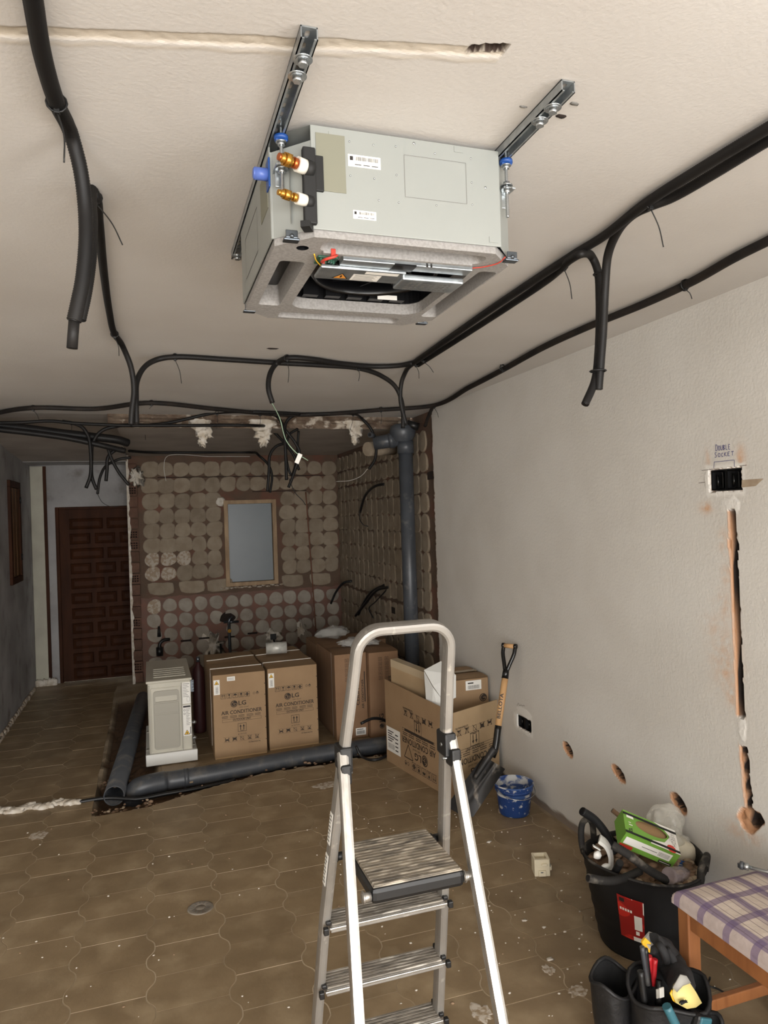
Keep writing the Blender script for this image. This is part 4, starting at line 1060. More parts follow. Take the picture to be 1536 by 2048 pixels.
# treads
for z in (.59, .39, .19):
    y = stile_y(z); h_ = half(z)
    t = MB(); t.bbox((LC-h_+.008, y-.040, z-.020), (LC+h_-.008, y+.042, z-.002), .003); tr = obj('tread', t, 'aluminium_dusty', LAD)
    for k in range(6):
        yy = y-.030+.0125*k; mb = MB(); mb.bbox((LC-h_+.012, yy-.0042, z-.003), (LC+h_-.012, yy+.0042, z+.002), .001); obj('tread_rib', mb, 'tread_dusty', tr)
    mb = MB(); mb.bbox((LC-h_+.004, y-.045, z-.010), (LC+h_-.004, y-.038, z-.003), .002); obj('tread_nosing', mb, 'aluminium', tr)
    for s in (-1, 1):
        mb = MB(); xa = LC+s*(h_+.006); mb.bbox((xa-.007, y-.048, z-.020), (xa+.007, y-.032, z-.001), .003)
        mb.bbox((LC+s*(h_-.004)-.007, y-.034, z-.002), (LC+s*(h_-.004)+.007, y+.040, z+.009), .003); obj('tread_end_cap', mb, 'black_plastic', tr)
for k in range(2):
    za = .70+.12*k; zc = za+.09; P_ = lambda z, dy: Vector((lcx(z)-half(z)-.0142, stile_y(z)+dy, z))
    mb = MB(); mb.add([P_(za,.013), P_(za,-.013), P_(zc,-.013), P_(zc,.013)]+[v+Vector((.001,0,0)) for v in (P_(za,.013), P_(za,-.013), P_(zc,-.013), P_(zc,.013))], [(0,1,2,3),(7,6,5,4),(0,4,5,1),(1,5,6,2),(2,6,7,3),(3,7,4,0)]); lb = obj('sticker', mb, 'paper_white', LAD)
    mb = MB()
    for i in range(8):
        z = za+.008+.010*i; mb.add([v-Vector((.0006,0,0)) for v in (P_(z,.010), P_(z,-.010+.004*(i % 3)), P_(z+.004,-.010+.004*(i % 3)), P_(z+.004,.010))], [(0,1,2,3)])
    obj('sticker_print', mb, 'ink_grey', lb)

# ================================================================== CARTONS
mat('cardboard', (160,132,100), .8, c2=(151,123,92), scale=5, bump=.0004, bscale=50)
mat('cardboard_pale', (176,151,117), .8, c2=(166,141,108), scale=5)
mat('cardboard_dark', (146,114,86), .8, c2=(136,105,78), scale=6)
mat('card_edge', (190,160,120), .85)
mat('print_ink', (52,42,34), .75)
mat('strap', (214,208,196), .4)
mat('tape_clear', (186,168,140), .2)
INK = MATS['print_ink']
def lg_face(parent, O, U, V, W, H, s=1.0, big=False):
    """carton print, laid out on a face W x H with O at its bottom left"""
    p = Print(O, U, V, INK); c = W*.53
    def hv(v): return H*(v if not big or v < .46 else .46+(v-.46)*1.5)
    def icon(u, v, q, kind):
        p.frame(u-q, v-q, u+q, v+q, q*.12)
        if kind == 0: p.rect(u-q*.45, v-q*.6, u-q*.3, v+q*.3); p.rect(u+q*.3, v-q*.6, u+q*.45, v+q*.3); p.poly([(u-q*.7,v+q*.2),(u-q*.05,v+q*.2),(u-q*.37,v+q*.75)]); p.poly([(u+q*.05,v+q*.2),(u+q*.7,v+q*.2),(u+q*.37,v+q*.75)])
        elif kind == 1: p.poly([(u-q*.4,v+q*.7),(u-q*.3,v+q*.1),(u+q*.3,v+q*.1),(u+q*.4,v+q*.7)]); p.rect(u-q*.08,v-q*.6,u+q*.08,v+q*.1); p.rect(u-q*.4,v-q*.7,u+q*.4,v-q*.55)
        elif kind == 2: p.poly([(u+q*.7*math.cos(R_(a)), v+q*.7*math.sin(R_(a))) for a in range(0, 181, 20)]); p.rect(u-q*.06,v-q*.7,u+q*.06,v)
        elif kind == 3: p.rect(u-q*.4,v-q*.1,u+q*.4,v+q*.7); p.rect(u-q*.55,v-q*.6,u+q*.55,v-q*.4)
        else: p.rect(u-q*.35,v-q*.65,u+q*.35,v+q*.65); p.rect(u-q*.8,v-q*.2,u-q*.5,v+q*.2); p.rect(u+q*.5,v-q*.2,u+q*.8,v+q*.2)
    for k in range(5): icon(c-.126*s+.042*s*k, hv(.732), .0175*s, k)
    p.ring(c+.092*s, hv(.735), .008*s, .002*s); p.ring(c+.115*s, hv(.735), .009*s, .0025*s); p.poly([(c+.110*s,hv(.735)),(c+.120*s,hv(.735)),(c+.115*s,hv(.735)+.016*s)])
    # round face logo and letters
    def logo(u, v, r, l):
        p.disc(u, v, r, INK, 24); paper = MATS['cardboard']
        p.ring(u, v, r*.80, r*.10, R_(90), R_(360), paper, 20, 2); p.rect(u, v-r*.05, u+r*.78, v+r*.05, paper, 2)
        p.rect(u-r*.10, v-r*.42, u, v+r*.42, paper, 2); p.rect(u-r*.1, v-r*.42, u+r*.25, v-r*.32, paper, 2); p.disc(u-r*.38, v+r*.36, r*.12, paper, 10, 2)
        p.text('LG', u+r*1.15+l*.55, v, r*1.25, bold=.06, wid=l)
    logo(c-.052*s, hv(.632), .0245*s, .052*s)
    p.text("Life's Good", c+.016*s, hv(.585), .0100*s, wid=.062*s)
    p.text('AIR CONDITIONER', c, hv(.532), .0265*s, bold=.05, wid=.285*s)
    for r_, y in ((5, .488), (5, .472)):
        for k in range(r_): p.rect(c-.14*s+.058*s*k, hv(y), c-.14*s+.058*s*k+.042*s+.006*(k % 2)*s, hv(y)+.0035*s)
    p.frame(c-.138*s, hv(.424), c+.138*s, hv(.458), .0016*s); p.text('OUTDOOR UNIT', c, hv(.442), .0150*s, bold=.05, wid=.128*s)
    q = .030*s; v = hv(.345); p.frame(c-q, v-q, c+q, v+q, .0025*s)
    for du in (-.011*s, .011*s): p.rect(c+du-.0026*s, v-.018*s, c+du+.0026*s, v+.008*s); p.poly([(c+du-.008*s,v+.006*s),(c+du+.008*s,v+.006*s),(c+du,v+.021*s)])
    p.rect(c-.014*s, v-.024*s, c+.014*s, v-.021*s)
    p.text('CAUTION', c+.006*s, hv(.268), .0095*s, wid=.048*s); p.poly([(c-.030*s,hv(.262)),(c-.022*s,hv(.262)),(c-.026*s,hv(.262)+.008*s)])
    p.rect(c-.135*s, hv(.245), c+.13*s, hv(.2465)); p.rect(c-.135*s, hv(.185), c+.13*s, hv(.1865))
    for k in range(5):
        u = c-.108*s+.053*s*k; v = hv(.216)
        if k < 2:
            for d in (-.012*s, .012*s): p.disc(u+d, v+.010*s, .0035*s, INK, 8); p.path([(u+d, v+.008*s), (u+d*.9, v-.003*s), (u+d*1.3, v-.014*s)], .0035*s); p.path([(u+d*.9, v-.002*s), (u+d*.5, v-.014*s)], .003*s)
            p.rect(u-.009*s, v-.006*s, u+.009*s, v+(.004 if k == 0 else .010)*s)
        else:
            p.frame(u-.012*s, v-.012*s, u+.010*s, v+.012*s, .002*s); p.line(u-.015*s, v+.015*s, u+.014*s, v-.015*s, .0025*s)
            if k > 2: p.line(u-.014*s, v-.014*s, u+.014*s, v+.014*s, .0025*s); p.rect(u-.004*s, v-.010*s, u+.006*s, v-.004*s)
    p.text('LG Electronics Inc.', c+.085*s, hv(.160), .0100*s, bold=.05, wid=.085*s)
    obj('carton_print', p.mb, None, parent)
def side_sticker(parent, O, U, V, u, v, ww=.042, hh=.105):
    p = Print(O, U, V, MATS['paper_white'], .0012); p.rect(u, v, u+ww, v+hh)
    k = ww/2; p.poly([(u+.004,v+hh*.68),(u+ww-.004,v+hh*.68),(u+k,v+hh*.95)], MATS['ink'], 2); p.poly([(u+.008,v+hh*.70),(u+ww-.008,v+hh*.70),(u+k,v+hh*.91)], MATS['yellow_sign'], 4); p.disc(u+k, v+hh*.76, .004, MATS['ink'], 10, 6)
    p.frame(u+ww*.3, v+hh*.08, u+ww*.75, v+hh*.55, .0012, MATS['ink_grey'])
    for i in range(9): p.rect(u+ww*.35, v+hh*(.12+.045*i), u+ww*.70, v+hh*(.14+.045*i), MATS['ink_grey'], 2)
    obj('warning_sticker', p.mb, None, parent)
def carton(name, label, O, rotz, W, D, H, printed=True, stick=True, m='cardboard', group='outdoor unit cartons'):
    """closed carton; O = front bottom-left corner, front face along local x"""
    t = thing(name, label, 'carton', O, (0,0,R_(rotz)), group); ru = Matrix.Rotation(R_(rotz), 3, 'Z')
    mb = MB(); mb.bbox((0,0,0.0), (W,D,H-.006), .004); b = obj('carton_body', mb, m, t, local=True)
    for s in (0, 1):
        y0_, y1_ = (0.0, D/2-.002) if s == 0 else (D/2+.002, D)
        mb = MB()
        xs_ = axis(0, W, W/6); ys_ = axis(y0_, y1_, (y1_-y0_)/8)
        vs, fs = grid(xs_, ys_, lambda x, y: Vector((x, y, H-.003+.010*math.sin(math.pi*min(1, abs(y-(0 if s == 0 else D))/(D/2)))*.6)))
        mb.add(vs, fs, None, True); k = len(mb.v); mb.add([(0,y0_,H-.007),(W,y0_,H-.007),(W,y1_,H-.007),(0,y1_,H-.007)], [(3,2,1,0)])
        obj('top_flap', mb, m, t, local=True)
    return t, b, ru
OUT = [((.391,5.150,0.0), .3, 'cardboard carton with printed air conditioner name, next to the bare outdoor unit'), ((.784,5.19,0.0), 1.6, 'cardboard carton with printed air conditioner name, right of its twin, roll lying on top')]
for i, (O, rz, lb) in enumerate(OUT):
    W, D, H = .370, .80, .600
    t, b, ru = carton('carton', lb, O, rz, W, D, H)
    WLOC[b] = Vector(O)
    # print is laid out in the carton's own frame
    def loc_face(fn):
        n0 = len(bpy.data.objects)
        fn()
    save = WLOC[b]; WLOC[b] = Vector((0,0,0))
    lg_face(b, (0,0,0), (1,0,0), (0,0,1), W, H); side_sticker(b, (0,0,0), (1,0,0), (0,0,1), .006, .455)
    if i == 0:
        p = Print((0,0,0), (1,0,0), (0,0,1), MATS['paper_white'], .0012); p.rect(.10, .545, .156, .575); p.rect(.105,.562,.15,.565, MATS['ink_grey'], 2); p.rect(.105,.552,.15,.555, MATS['ink_grey'], 2); obj('address_label', p.mb, None, b)
    mb = MB(); mb.box((-.001, D*.22, H+.002), (W+.001, D*.22+.012, H+.0075)); mb.box((-.002, D*.22, .05), (0, D*.22+.012, H+.003)); obj('strap', mb, 'strap', b)
    mb = MB(); mb.tube(catmull([(.0, D*.62, H+.006), (W*.3, D*.60, H+.012), (W*.7, D*.66, H+.011), (W*1.0, D*.70, H+.006)], .02), .004, 6); obj('strap', mb, 'strap', b)
    mb = MB(); mb.box((.004, -.0006, .0), (W-.004, -.0001, .010)); obj('torn_edge', mb, 'card_edge', b)
    for k in range(6):
        mb = MB(); mb.box((W-.008, -.0012, .10+.08*k), (W-.003, -.0002, .107+.08*k)); obj('staple', mb, 'ink', b)
# two taller cartons with sideways print
def side_print(parent, W, H, first):
    V_, U_ = Vector((-1,0,0)), Vector((0,0,1))     # reading direction runs up the carton
    p = Print((W, 0, 0), U_, V_, INK)
    p.disc(.085, W*.62, .020, INK, 20); p.ring(.085, W*.62, .016, .002, R_(90), R_(360), MATS['cardboard'], 16, 2); p.text('LG', .145, W*.62, .034, bold=.06, wid=.062)
    p.text('AIR CONDITIONER' if not first else 'CEILING', .33, W*.30, .026, bold=.05, wid=.26 if not first else .16)
    p.text('CASSETTE TYPE' if False else 'AIR CONDITIONER', .33, W*.14, .018, bold=.05, wid=.22)
    p.rect(.27, W*.06, .50, W*.09)
    for k in range(5):
        u = .45+.036*k
        for q in range(2):
            v = W*(.62-.22*q); p.frame(u-.014, v-.014, u+.014, v+.014, .002); p.rect(u-.006, v-.008, u-.003, v+.008); p.rect(u+.003, v-.008, u+.006, v+.008)
    obj('carton_print', p.mb, None, parent)
for i, (O, W, D, H, lb) in enumerate((((1.292,5.205,0), .250, .60, .650, 'brown carton printed sideways, dark seam, standing right of the outdoor unit cartons'), ((1.546,5.15,0), .235, .60, .652, 'brown carton printed sideways against the waste pipe, plastic wrap on top'))):
    t, b, ru = carton('carton', lb, O, 0, W, D, H, m='cardboard_dark')
    WLOC[b] = Vector((0,0,0)); side_print(b, W, H, i == 0)
    if i == 0:
        p = Print((0,D,0), (0,-1,0), (0,0,1), MATS['strap'], .0012); p.rect(D-.10, .0, D-.09, H); obj('strap', p.mb, None, b)
        mb = MB(); mb.box((.15, -.0015, .02), (.23, -.0003, .075)); lbx = obj('address_label', mb, 'paper_white', b); pr = Print((.15,-.0015,.02), (1,0,0), (0,0,1), MATS['ink'], .0006); pr.barcode(.008,.01,.07,.035, 4); pr.rect(.008,.042,.06,.047); WLOC[lbx] = Vector((0,0,0)); obj('label_print', pr.mb, None, lbx)
# small cartons stacked behind
t, b, ru = carton('carton', 'low carton behind the sideways printed cartons, bag of plastic on it', (1.30,5.86,0), 0, .62, .40, .62, m='cardboard_dark')
# ---- open upside-down carton
A0, A1, A2 = Vector((1.650,3.825,0)), Vector((1.505,4.655,0)), Vector((2.030,4.000,0)); A3 = A1+(A2-A0)
t = thing('open_carton', 'large open cardboard carton standing upside down behind the ladder, inverted print', 'carton', A0, None, 'outdoor unit cartons')
def wall_card(p, q, h0, h1, m, nm='carton_wall'):
    mb = MB(); d = (q-p).normalized(); n_ = Vector((d.y,-d.x,0))*.005
    mb.add([p, q, q+Vector((0,0,h1)), p+Vector((0,0,h0)), p-n_, q-n_, q-n_+Vector((0,0,h1)), p-n_+Vector((0,0,h0))], [(0,1,2,3),(5,4,7,6),(3,2,6,7),(0,3,7,4),(1,5,6,2),(0,4,5,1)]); return obj(nm, mb, m, t)
f1 = wall_card(A1, A0, .560, .520, 'cardboard'); f2 = wall_card(A0, A2, .520, .515, 'cardboard_pale')
Wl, Wr = (A1-A0).length, (A2-A0).length
u1 = (A0-A1).normalized(); u2 = (A2-A0).normalized()
lg_face(f1, A0+Vector((0,0,.50)), -u1, (0,0,-1), Wl*.92, .50, 1.45, True); 
lg_face(f2, A2-u2*.02+Vector((0,0,.50)), -u2, (0,0,-1), Wr*.95, .50, 1.35, True)
p = Print(A1, u1, (0,0,1), MATS['paper_white'], .0016); p.rect(.012, .08, .20, .245); 
pi = MATS['ink']; p.barcode(.03, .10, .12, .135, 5, pi)
for k in range(5): p.rect(.03, .15+.016*k, .09+.02*(k % 3), .157+.016*k, pi, 2); p.rect(.13, .10+.026*k, .17, .108+.026*k, pi, 2)
obj('address_label', p.mb, None, f1)
p = Print(A1, u1, (0,0,1), INK, .0012); p.path([(.25,.10),(.36,.10),(.305,.19),(.25,.10)], .006); p.rect(.26, .272, .62, .286); obj('triangle_mark', p.mb, None, f1)
# flat carton standing inside it
q0, q1 = Vector((1.536,4.60,.0)), Vector((1.650,4.27,.0))
t = thing('flat_carton', 'flat pale carton stood upright inside the open carton, taped top edge', 'carton', q0)
d = (q1-q0).normalized(); n_ = Vector((-d.y,d.x,0))
mb = MB(); mb.add([q0+Vector((0,0,.012)), q1+Vector((0,0,.012)), q1+Vector((0,0,.668)), q0+Vector((0,0,.702)), q0+n_*.06+Vector((0,0,.012)), q1+n_*.06+Vector((0,0,.012)), q1+n_*.06+Vector((0,0,.668)), q0+n_*.06+Vector((0,0,.702))], [(0,1,2,3),(5,4,7,6),(3,2,6,7),(0,3,7,4),(1,5,6,2),(0,4,5,1)])
obj('carton_body', mb, 'cardboard_pale', t)
mb = MB(); a = q0+Vector((0,0,.7035)); b_ = q1+Vector((0,0,.6695)); mb.add([a-n_*.001, b_-n_*.001, b_+n_*.06, a+n_*.06], [(0,1,2,3)]); mb.add([a-n_*.0012+Vector((0,0,-.05)), b_-n_*.0012+Vector((0,0,-.05)), b_-n_*.0012, a-n_*.0012], [(0,1,2,3)]); obj('tape', mb, 'tape_clear', t)
mat('foam_white', (226,226,222), .7)
mb = MB(); fa, fb, fc, fd = at(848,1340,y=4.13), at(882,1322,y=4.20), at(912,1350,y=4.10), at(866,1372,y=4.06)
ga, gb = at(889,1405,y=4.03), at(912,1395,y=4.05)
mb.add([fa, fb, fc, fd], [(0,1,2,3)]); mb.add([fd, fc, gb, ga], [(0,1,2,3)])
mb.v += [v+Vector((.004,.012,-.004)) for v in mb.v]; mb.f += [[i+8 for i in f[::-1]] for f in mb.f[:2]]; mb.m += mb.m[:2]; mb.smooth += mb.smooth[:2]
mb.add([fa, fd, ga, ga+Vector((.004,.012,-.004)), fd+Vector((.004,.012,-.004)), fa+Vector((.004,.012,-.004))], [(0,5,4,1),(1,4,3,2)])
mb.add([fa+Vector((.004,.012,-.01)), fd+Vector((.004,.012,-.01)), ga, Vector((ga.x+.01, ga.y, .2)), Vector((fa.x+.02, fa.y, .2))], [(0,1,2,3,4)])
obj('foam_board', mb, 'foam_white', label='folded white foam board sticking out of the open carton', cat='foam')
# carton behind the open one, with barcode sticker
t, b, ru = carton('carton', 'plain carton with a barcode sticker standing behind the open carton beside the wall', (1.715,4.14,.0), 0, .325, .34, .632, group=None)
WLOC[b] = Vector((0,0,0))
p = Print((0,0,0), (1,0,0), (0,0,1), MATS['paper_white'], .0012); p.rect(.165,.555,.275,.615); p.barcode(.18,.562,.262,.585, 9, MATS['ink']); p.rect(.18,.595,.22,.603, MATS['ink'], 2); obj('address_label', p.mb, None, b)
p = Print((0,0,0), (1,0,0), (0,0,1), INK); p.disc(.285,.50,.026); p.ring(.285,.50,.020,.003, R_(90), R_(360), MATS['cardboard'], 18, 2); p.rect(.285,.498,.304,.502, MATS['cardboard'], 3); obj('logo_print', p.mb, None, b)
p = Print((0,0,.632), (1,0,0), (0,1,0), MATS['tape_clear'], .006); p.rect(0,.15,.325,.20); obj('tape', p.mb, None, b)
# roll and wrap lying on the cartons
mat('galv_roll', (176,176,170), .45, .2, c2=(200,198,190), scale=30)
mb = MB(); a = at(511,1310,y=5.55); mb.cyl((.845,5.62,.664), (1.005,5.60,.664), .046, 20); 
rl = obj('capacitor_roll', mb, 'galv_roll', label='short grey roll in clear wrap lying on top of the printed carton', cat='roll')
mat('clear_film', (225,225,220), .15, trans=.0, alpha=.35)
def film(label, pts, r, seed, name='plastic_wrap'):
    mb = MB()
    for i, p_ in enumerate(pts): mb.blob(p_, r[i], seed+i, 3, .55, 5)
    return obj(name, mb, 'clear_film', label=label, cat='plastic')
film('crumpled clear plastic wrap on the carton beside the waste pipe', [(1.50,5.42,.690),(1.62,5.40,.685)], [(.11,.08,.030),(.09,.08,.022)], 2)
film('white plastic bag lying on the cartons at the back of the kitchen', [(1.50,6.05,.675)], [(.14,.10,.05)], 7, 'plastic_bag')
# ================================================================== BARE OUTDOOR UNIT
mat('unit_beige', (196,192,178), .45, c2=(188,184,170), scale=4)
mat('unit_grey', (164,160,148), .5)
OU = thing('outdoor_unit', 'bare beige air conditioner outdoor unit on a white foam tray', 'outdoor unit', (.10, 5.6, 0))
ux0, ux1, uy0, uy1, uz0, uz1 = -.046, .245, 5.205, 5.95, .075, .572
mb = MB(); mb.bbox((-.070,5.175,.006), (.276,5.99,.070), .006); mb.bbox((-.070,5.175,.06), (.276,5.205,.085), .004); obj('foam_tray', mb, 'foam_white', OU)
mb = MB(); mb.bbox((ux0,uy0,uz0), (ux1,uy1,uz1), .010); cas = obj('unit_casing', mb, 'unit_beige', OU)
mb = MB(); mb.bbox((ux0-.010,uy0-.008,uz1-.004), (ux1+.008,uy1+.006,uz1+.014), .006); tp = obj('top_cover', mb, 'unit_beige', OU)
for k in range(5):
    mb = MB(); mb.bbox((ux0+.04, uy0+.10+.07*k, uz1+.012), (ux1-.03, uy0+.118+.07*k, uz1+.019), .003); obj('raised_rib', mb, 'unit_beige', tp)
# side cover facing the room: raised panel with a grip recess
prof = [(ux0+.035,.105),(ux1-.085,.105),(ux1-.085,.50),(ux0+.035,.50)]
mb = MB(); mb.bbox((ux0+.020, uy0-.006, .095), (ux1-.068, uy0+.002, .535), .006); sc_ = obj('side_cover', mb, 'unit_beige', OU)
rec = [(ux0+.050,.455),(ux1-.095,.455),(ux1-.095,.490),(ux0+.050,.490)]
mb = MB(); mb.plate(rrect(ux0+.036,.110,ux1-.082,.515,.02), [rrect(ux0+.050,.440,ux1-.096,.478,.006)[::-1]], (0,uy0-.016,0), (1,0,0), (0,0,1), .012); obj('grip_cover', mb, 'unit_grey', sc_)
mb = MB(); mb.box((ux0+.05,uy0-.0055,.44), (ux1-.096,uy0-.005,.478)); obj('grip_recess', mb, 'ink_grey', sc_)
mb = MB(); mb.bbox((ux0+.040,uy0-.0195,.36), (ux1-.086,uy0-.015,.43), .004); mb.bbox((ux0+.040,uy0-.0185,.125), (ux1-.086,uy0-.015,.35), .006); obj('grip_cover_rib', mb, 'unit_grey', sc_)
mb = MB(); mb.beam((ux0+.010,uy0-.003,.08), (ux0+.010,uy0-.003,.555), .008, .008); mb.beam((ux1-.064,uy0-.003,.08), (ux1-.064,uy0-.003,.555), .005, .006); obj('panel_edge', mb, 'unit_grey', OU)
for nm, va, vb in (('data_label', .405, .555), ('warning_label', .18, .395)):
    mb = MB(); mb.box((ux1-.060, uy0-.0022, va), (ux1-.004, uy0-.0005, vb)); lb_ = obj(nm, mb, 'paper_white', OU)
    pr = Print((ux1-.060, uy0-.0022, 0), (1,0,0), (0,0,1), MATS['ink_grey'], .0006)
    if nm == 'data_label':
        for i in range(8): pr.rect(.005, va+.05+.011*i, .045-.008*(i % 3), va+.053+.011*i)
        pr.frame(.03, va+.015, .05, va+.045, .0012); pr.rect(.005, vb-.012, .05, vb-.008)
    else:
        pr.rect(.003, vb-.016, .053, vb-.004, MATS['ink']); pr.ring(.012, vb-.035, .007, .002, m=MATS['ink']); pr.ring(.012, vb-.06, .007, .002, m=MATS['ink'])
        for i in range(11): pr.rect(.022, vb-.03-.011*i, .05-.006*(i % 3), vb-.027-.011*i)
        pr.poly([(.005,va+.008),(.045,va+.008),(.025,va+.042)], MATS['ink'], 1); pr.poly([(.010,va+.011),(.040,va+.011),(.025,va+.037)], MATS['yellow_sign'], 2); pr.disc(.025,va+.019,.005,MATS['ink'],10,3); pr.rect(.046,va+.01,.053,va+.06)
    obj('label_print', pr.mb, None, lb_)
mb = MB(); mb.bbox((ux1-.004,uy0+.01,.48), (ux1+.022,uy0+.05,.565), .003)
for k in range(4): mb.bbox((ux1+.008,uy0+.004,.49+.02*k), (ux1+.02,uy0+.012,.498+.02*k), .002, 'unit_grey' if False else None)
obj('terminal_bracket', mb, 'steel_dark', OU)
for zz in (.15, .26):
    mb = MB(); mb.cyl((ux1-.01,uy0+.04,zz), (ux1+.03,uy0+.03,zz), .010, 12); mb.tube([(ux1+.012,uy0+.035,zz),(ux1+.024,uy0+.033,zz)], .015, 6); obj('service_valve', mb, 'steel', OU)
for s in (0, 1):
    mb = MB(); yy = uy0+.12+.45*s; mb.bbox((ux0-.02,yy,.068), (ux1+.022,yy+.04,.078), .002); obj('unit_foot', mb, 'unit_grey', OU)
# ================================================================== PIPES
mat('pvc_grey', (74,78,84), .38, c2=(64,67,72), scale=6, c3=(104,104,104), scale3=18, lo3=.6, hi3=.75)
mat('pvc_dark', (60,63,68), .4, c2=(70,72,76), scale=5, c3=(104,100,94), scale3=12, lo3=.52, hi3=.78)
def hollow_end(parent, p, d, r):
    d = d.normalized(); mb = MB(); mb.lathe([(r*.90,-.004),(r*.90,.003),(r*1.0,.003),(r*1.0,-.01)], 28, p, M=d.to_track_quat('Z', 'Y').to_matrix().to_4x4()); obj('pipe_rim', mb, 'pvc_grey', parent)
    mb = MB(); mb.lathe([(0,.0),(r*.9,.0)], 28, p-d*.0005, M=d.to_track_quat('Z', 'Y').to_matrix().to_4x4()); obj('pipe_bore', mb, 'fan_black', parent)
t = thing('soil_pipe', 'open-ended grey drain pipe half sunk in the floor pointing at the camera', 'pipe', (-.25,4.72,-.03))
pa, pb = at(228,1592,z=.012), at(286,1396,z=.012)
r = .062
mb = MB(); d = (pb-pa).normalized()
# thick-walled tube open towards the room
T_ = d.to_track_quat('Z', 'Y').to_matrix().to_4x4()
ln = (pb-pa).length
mb.lathe([(r*.90,.35),(r*.90,.0),(r,.0),(r,ln)], 32, pa, M=T_); obj('pipe_barrel', mb, 'pvc_dark', t)
mb = MB(); mb.lathe([(0,.34),(r*.9,.34)], 32, pa, M=T_); obj('pipe_bore', mb, 'fan_black', t)
t = thing('waste_pipe', 'long grey waste pipe lying in the floor trench in front of the cartons', 'pipe', (.8,4.9,-.05))
p0 = [at(282,1574,z=.0), at(330,1563,z=.002), at(400,1552,z=.002), at(520,1530,z=.002), at(620,1512,z=.0), at(780,1487,z=.0), at(815,1480,z=-.01)]
el = [p0[0]+V3((-.050,.03,-.12)), p0[0]+V3((-.045,.012,-.06)), p0[0]+V3((-.025,.004,-.012))]
mb = MB(); mb.tube(catmull(el+p0[:2], .02), .066, 28); obj('pipe_elbow', mb, 'pvc_dark', t)
mb = MB(); mb.tube(catmull(p0[1:], .04), .060, 28); pb_ = obj('pipe_barrel', mb, 'pvc_dark', t)
for q in (p0[1], p0[2].lerp(p0[1], .4)):
    mb = MB(); dd = (p0[2]-p0[1]).normalized(); mb.cyl(q-dd*.015, q+dd*.015, .0625, 28); obj('pipe_socket', mb, 'pvc_dark', t)
t = thing('water_pipe', 'thin black water pipe along the edge of the floor trench', 'pipe', (0,4.6,-.03))
mb = MB(); mb.tube(catmull([at(140,1607,z=.005), at(215,1596,z=.0), at(275,1598,z=-.02), at(330,1588,z=-.02), at(400,1576,z=-.025), at(470,1560,z=-.03)], .02), .013, 10); obj('pipe_barrel', mb, 'black_plastic', t)
t = thing('soil_stack', 'tall vertical grey soil stack pipe with a branch at the ceiling', 'pipe', (1.952,5.30,0))
sx, sy = 1.952, 5.30
mb = MB(); mb.cyl((sx,sy,0), (sx,sy,2.30), .057, 32); obj('pipe_barrel', mb, 'pvc_grey', t)
mb = MB(); mb.cyl((sx,sy,2.17), (sx,sy,2.27), .066, 32); mb.lathe([(.066,2.26),(.095,2.30),(.105,2.345),(.095,2.385),(.07,2.40)], 28, (sx-.02,sy,0)); obj('branch_socket', mb, 'pvc_grey', t)
mb = MB(); mb.cyl((sx-.05,sy+.02,2.285), (sx-.23,sy+.10,2.262), .055, 28); mb.cyl((sx-.08,sy+.033,2.281), (sx-.12,sy+.05,2.276), .062, 28); obj('branch_pipe', mb, 'pvc_grey', t)
mb = MB(); mb.cyl((sx+.0,sy-.06,2.40), (sx+.08,sy-.10,2.37), .03, 20); obj('branch_stub', mb, 'black_plastic', t)
t = thing('old_clay_pipe', 'stub of old clay pipe plastered into the wall beside the soil stack', 'pipe', (1.72,5.55,2.2))
mb = MB(); mb.cyl((1.70,5.50,2.225), (1.98,5.66,2.25), .058, 20); obj('clay_barrel', mb, 'dab_brown', t)
mb = MB(); mb.cyl((1.66,5.30,2.318), (1.70,5.34,2.316), .020, 16, 'pvc_grey'); mb.cyl((1.659,5.299,2.318), (1.66,5.30,2.318), .013, 12, 'fan_black'); obj('pipe_stub', mb, None, t)
mb = MB(); mb.tube(catmull([(1.700,7.935,1.97),(1.715,7.93,1.6),(1.745,7.93,.9),(1.778,7.93,.0)], .05), .0075, 10)
obj('copper_pipe', mb, 'copper_dull', label='thin copper pipe running down the bare kitchen back wall', cat='pipe')
mb = MB(); mb.tube([(1.13,7.925,2.035),(1.715,7.925,2.035)], .006, 8); mb.tube(catmull([(1.72,7.92,2.03),(1.70,7.90,1.99),(1.71,7.92,1.95)], .02), .010, 8)
# ================================================================== KITCHEN WALL FIXTURES
def on_back(name, label, cat, build, m=None, group=None):
    mb = MB(); build(mb); return obj(name, mb, m, label=label, cat=cat, group=group)
t = thing('water_connection', 'bare water pipe connections in a broken hole of the kitchen back wall', 'pipe', (.80,7.93,.55))
mb = MB(); mb.blob((.80,BY-.006,.615), (.10,.012,.065), 3, 2, .4, 3); obj('broken_hole', mb, 'gap_dark', t)
mb = MB(); mb.tube(catmull([(.83,7.92,.62),(.80,7.90,.60),(.795,7.91,.50),(.80,7.91,.10)], .03), .016, 10); mb.tube([(.74,7.915,.57),(.90,7.915,.565)], .013, 8); obj('water_pipe', mb, 'steel_dark', t)
mb = MB(); mb.cyl((.795,7.90,.475), (.795,7.875,.475), .02, 12); obj('brass_elbow', mb, 'brass', t)
mb = MB(); mb.tube([(.70,7.92,.34),(.70,7.91,.02)], .011, 8); obj('water_pipe', mb, 'black_plastic', t)
t = thing('drain_outlet', 'black plastic drain elbow on the kitchen back wall above the outdoor unit', 'pipe', (.07,7.92,.35))
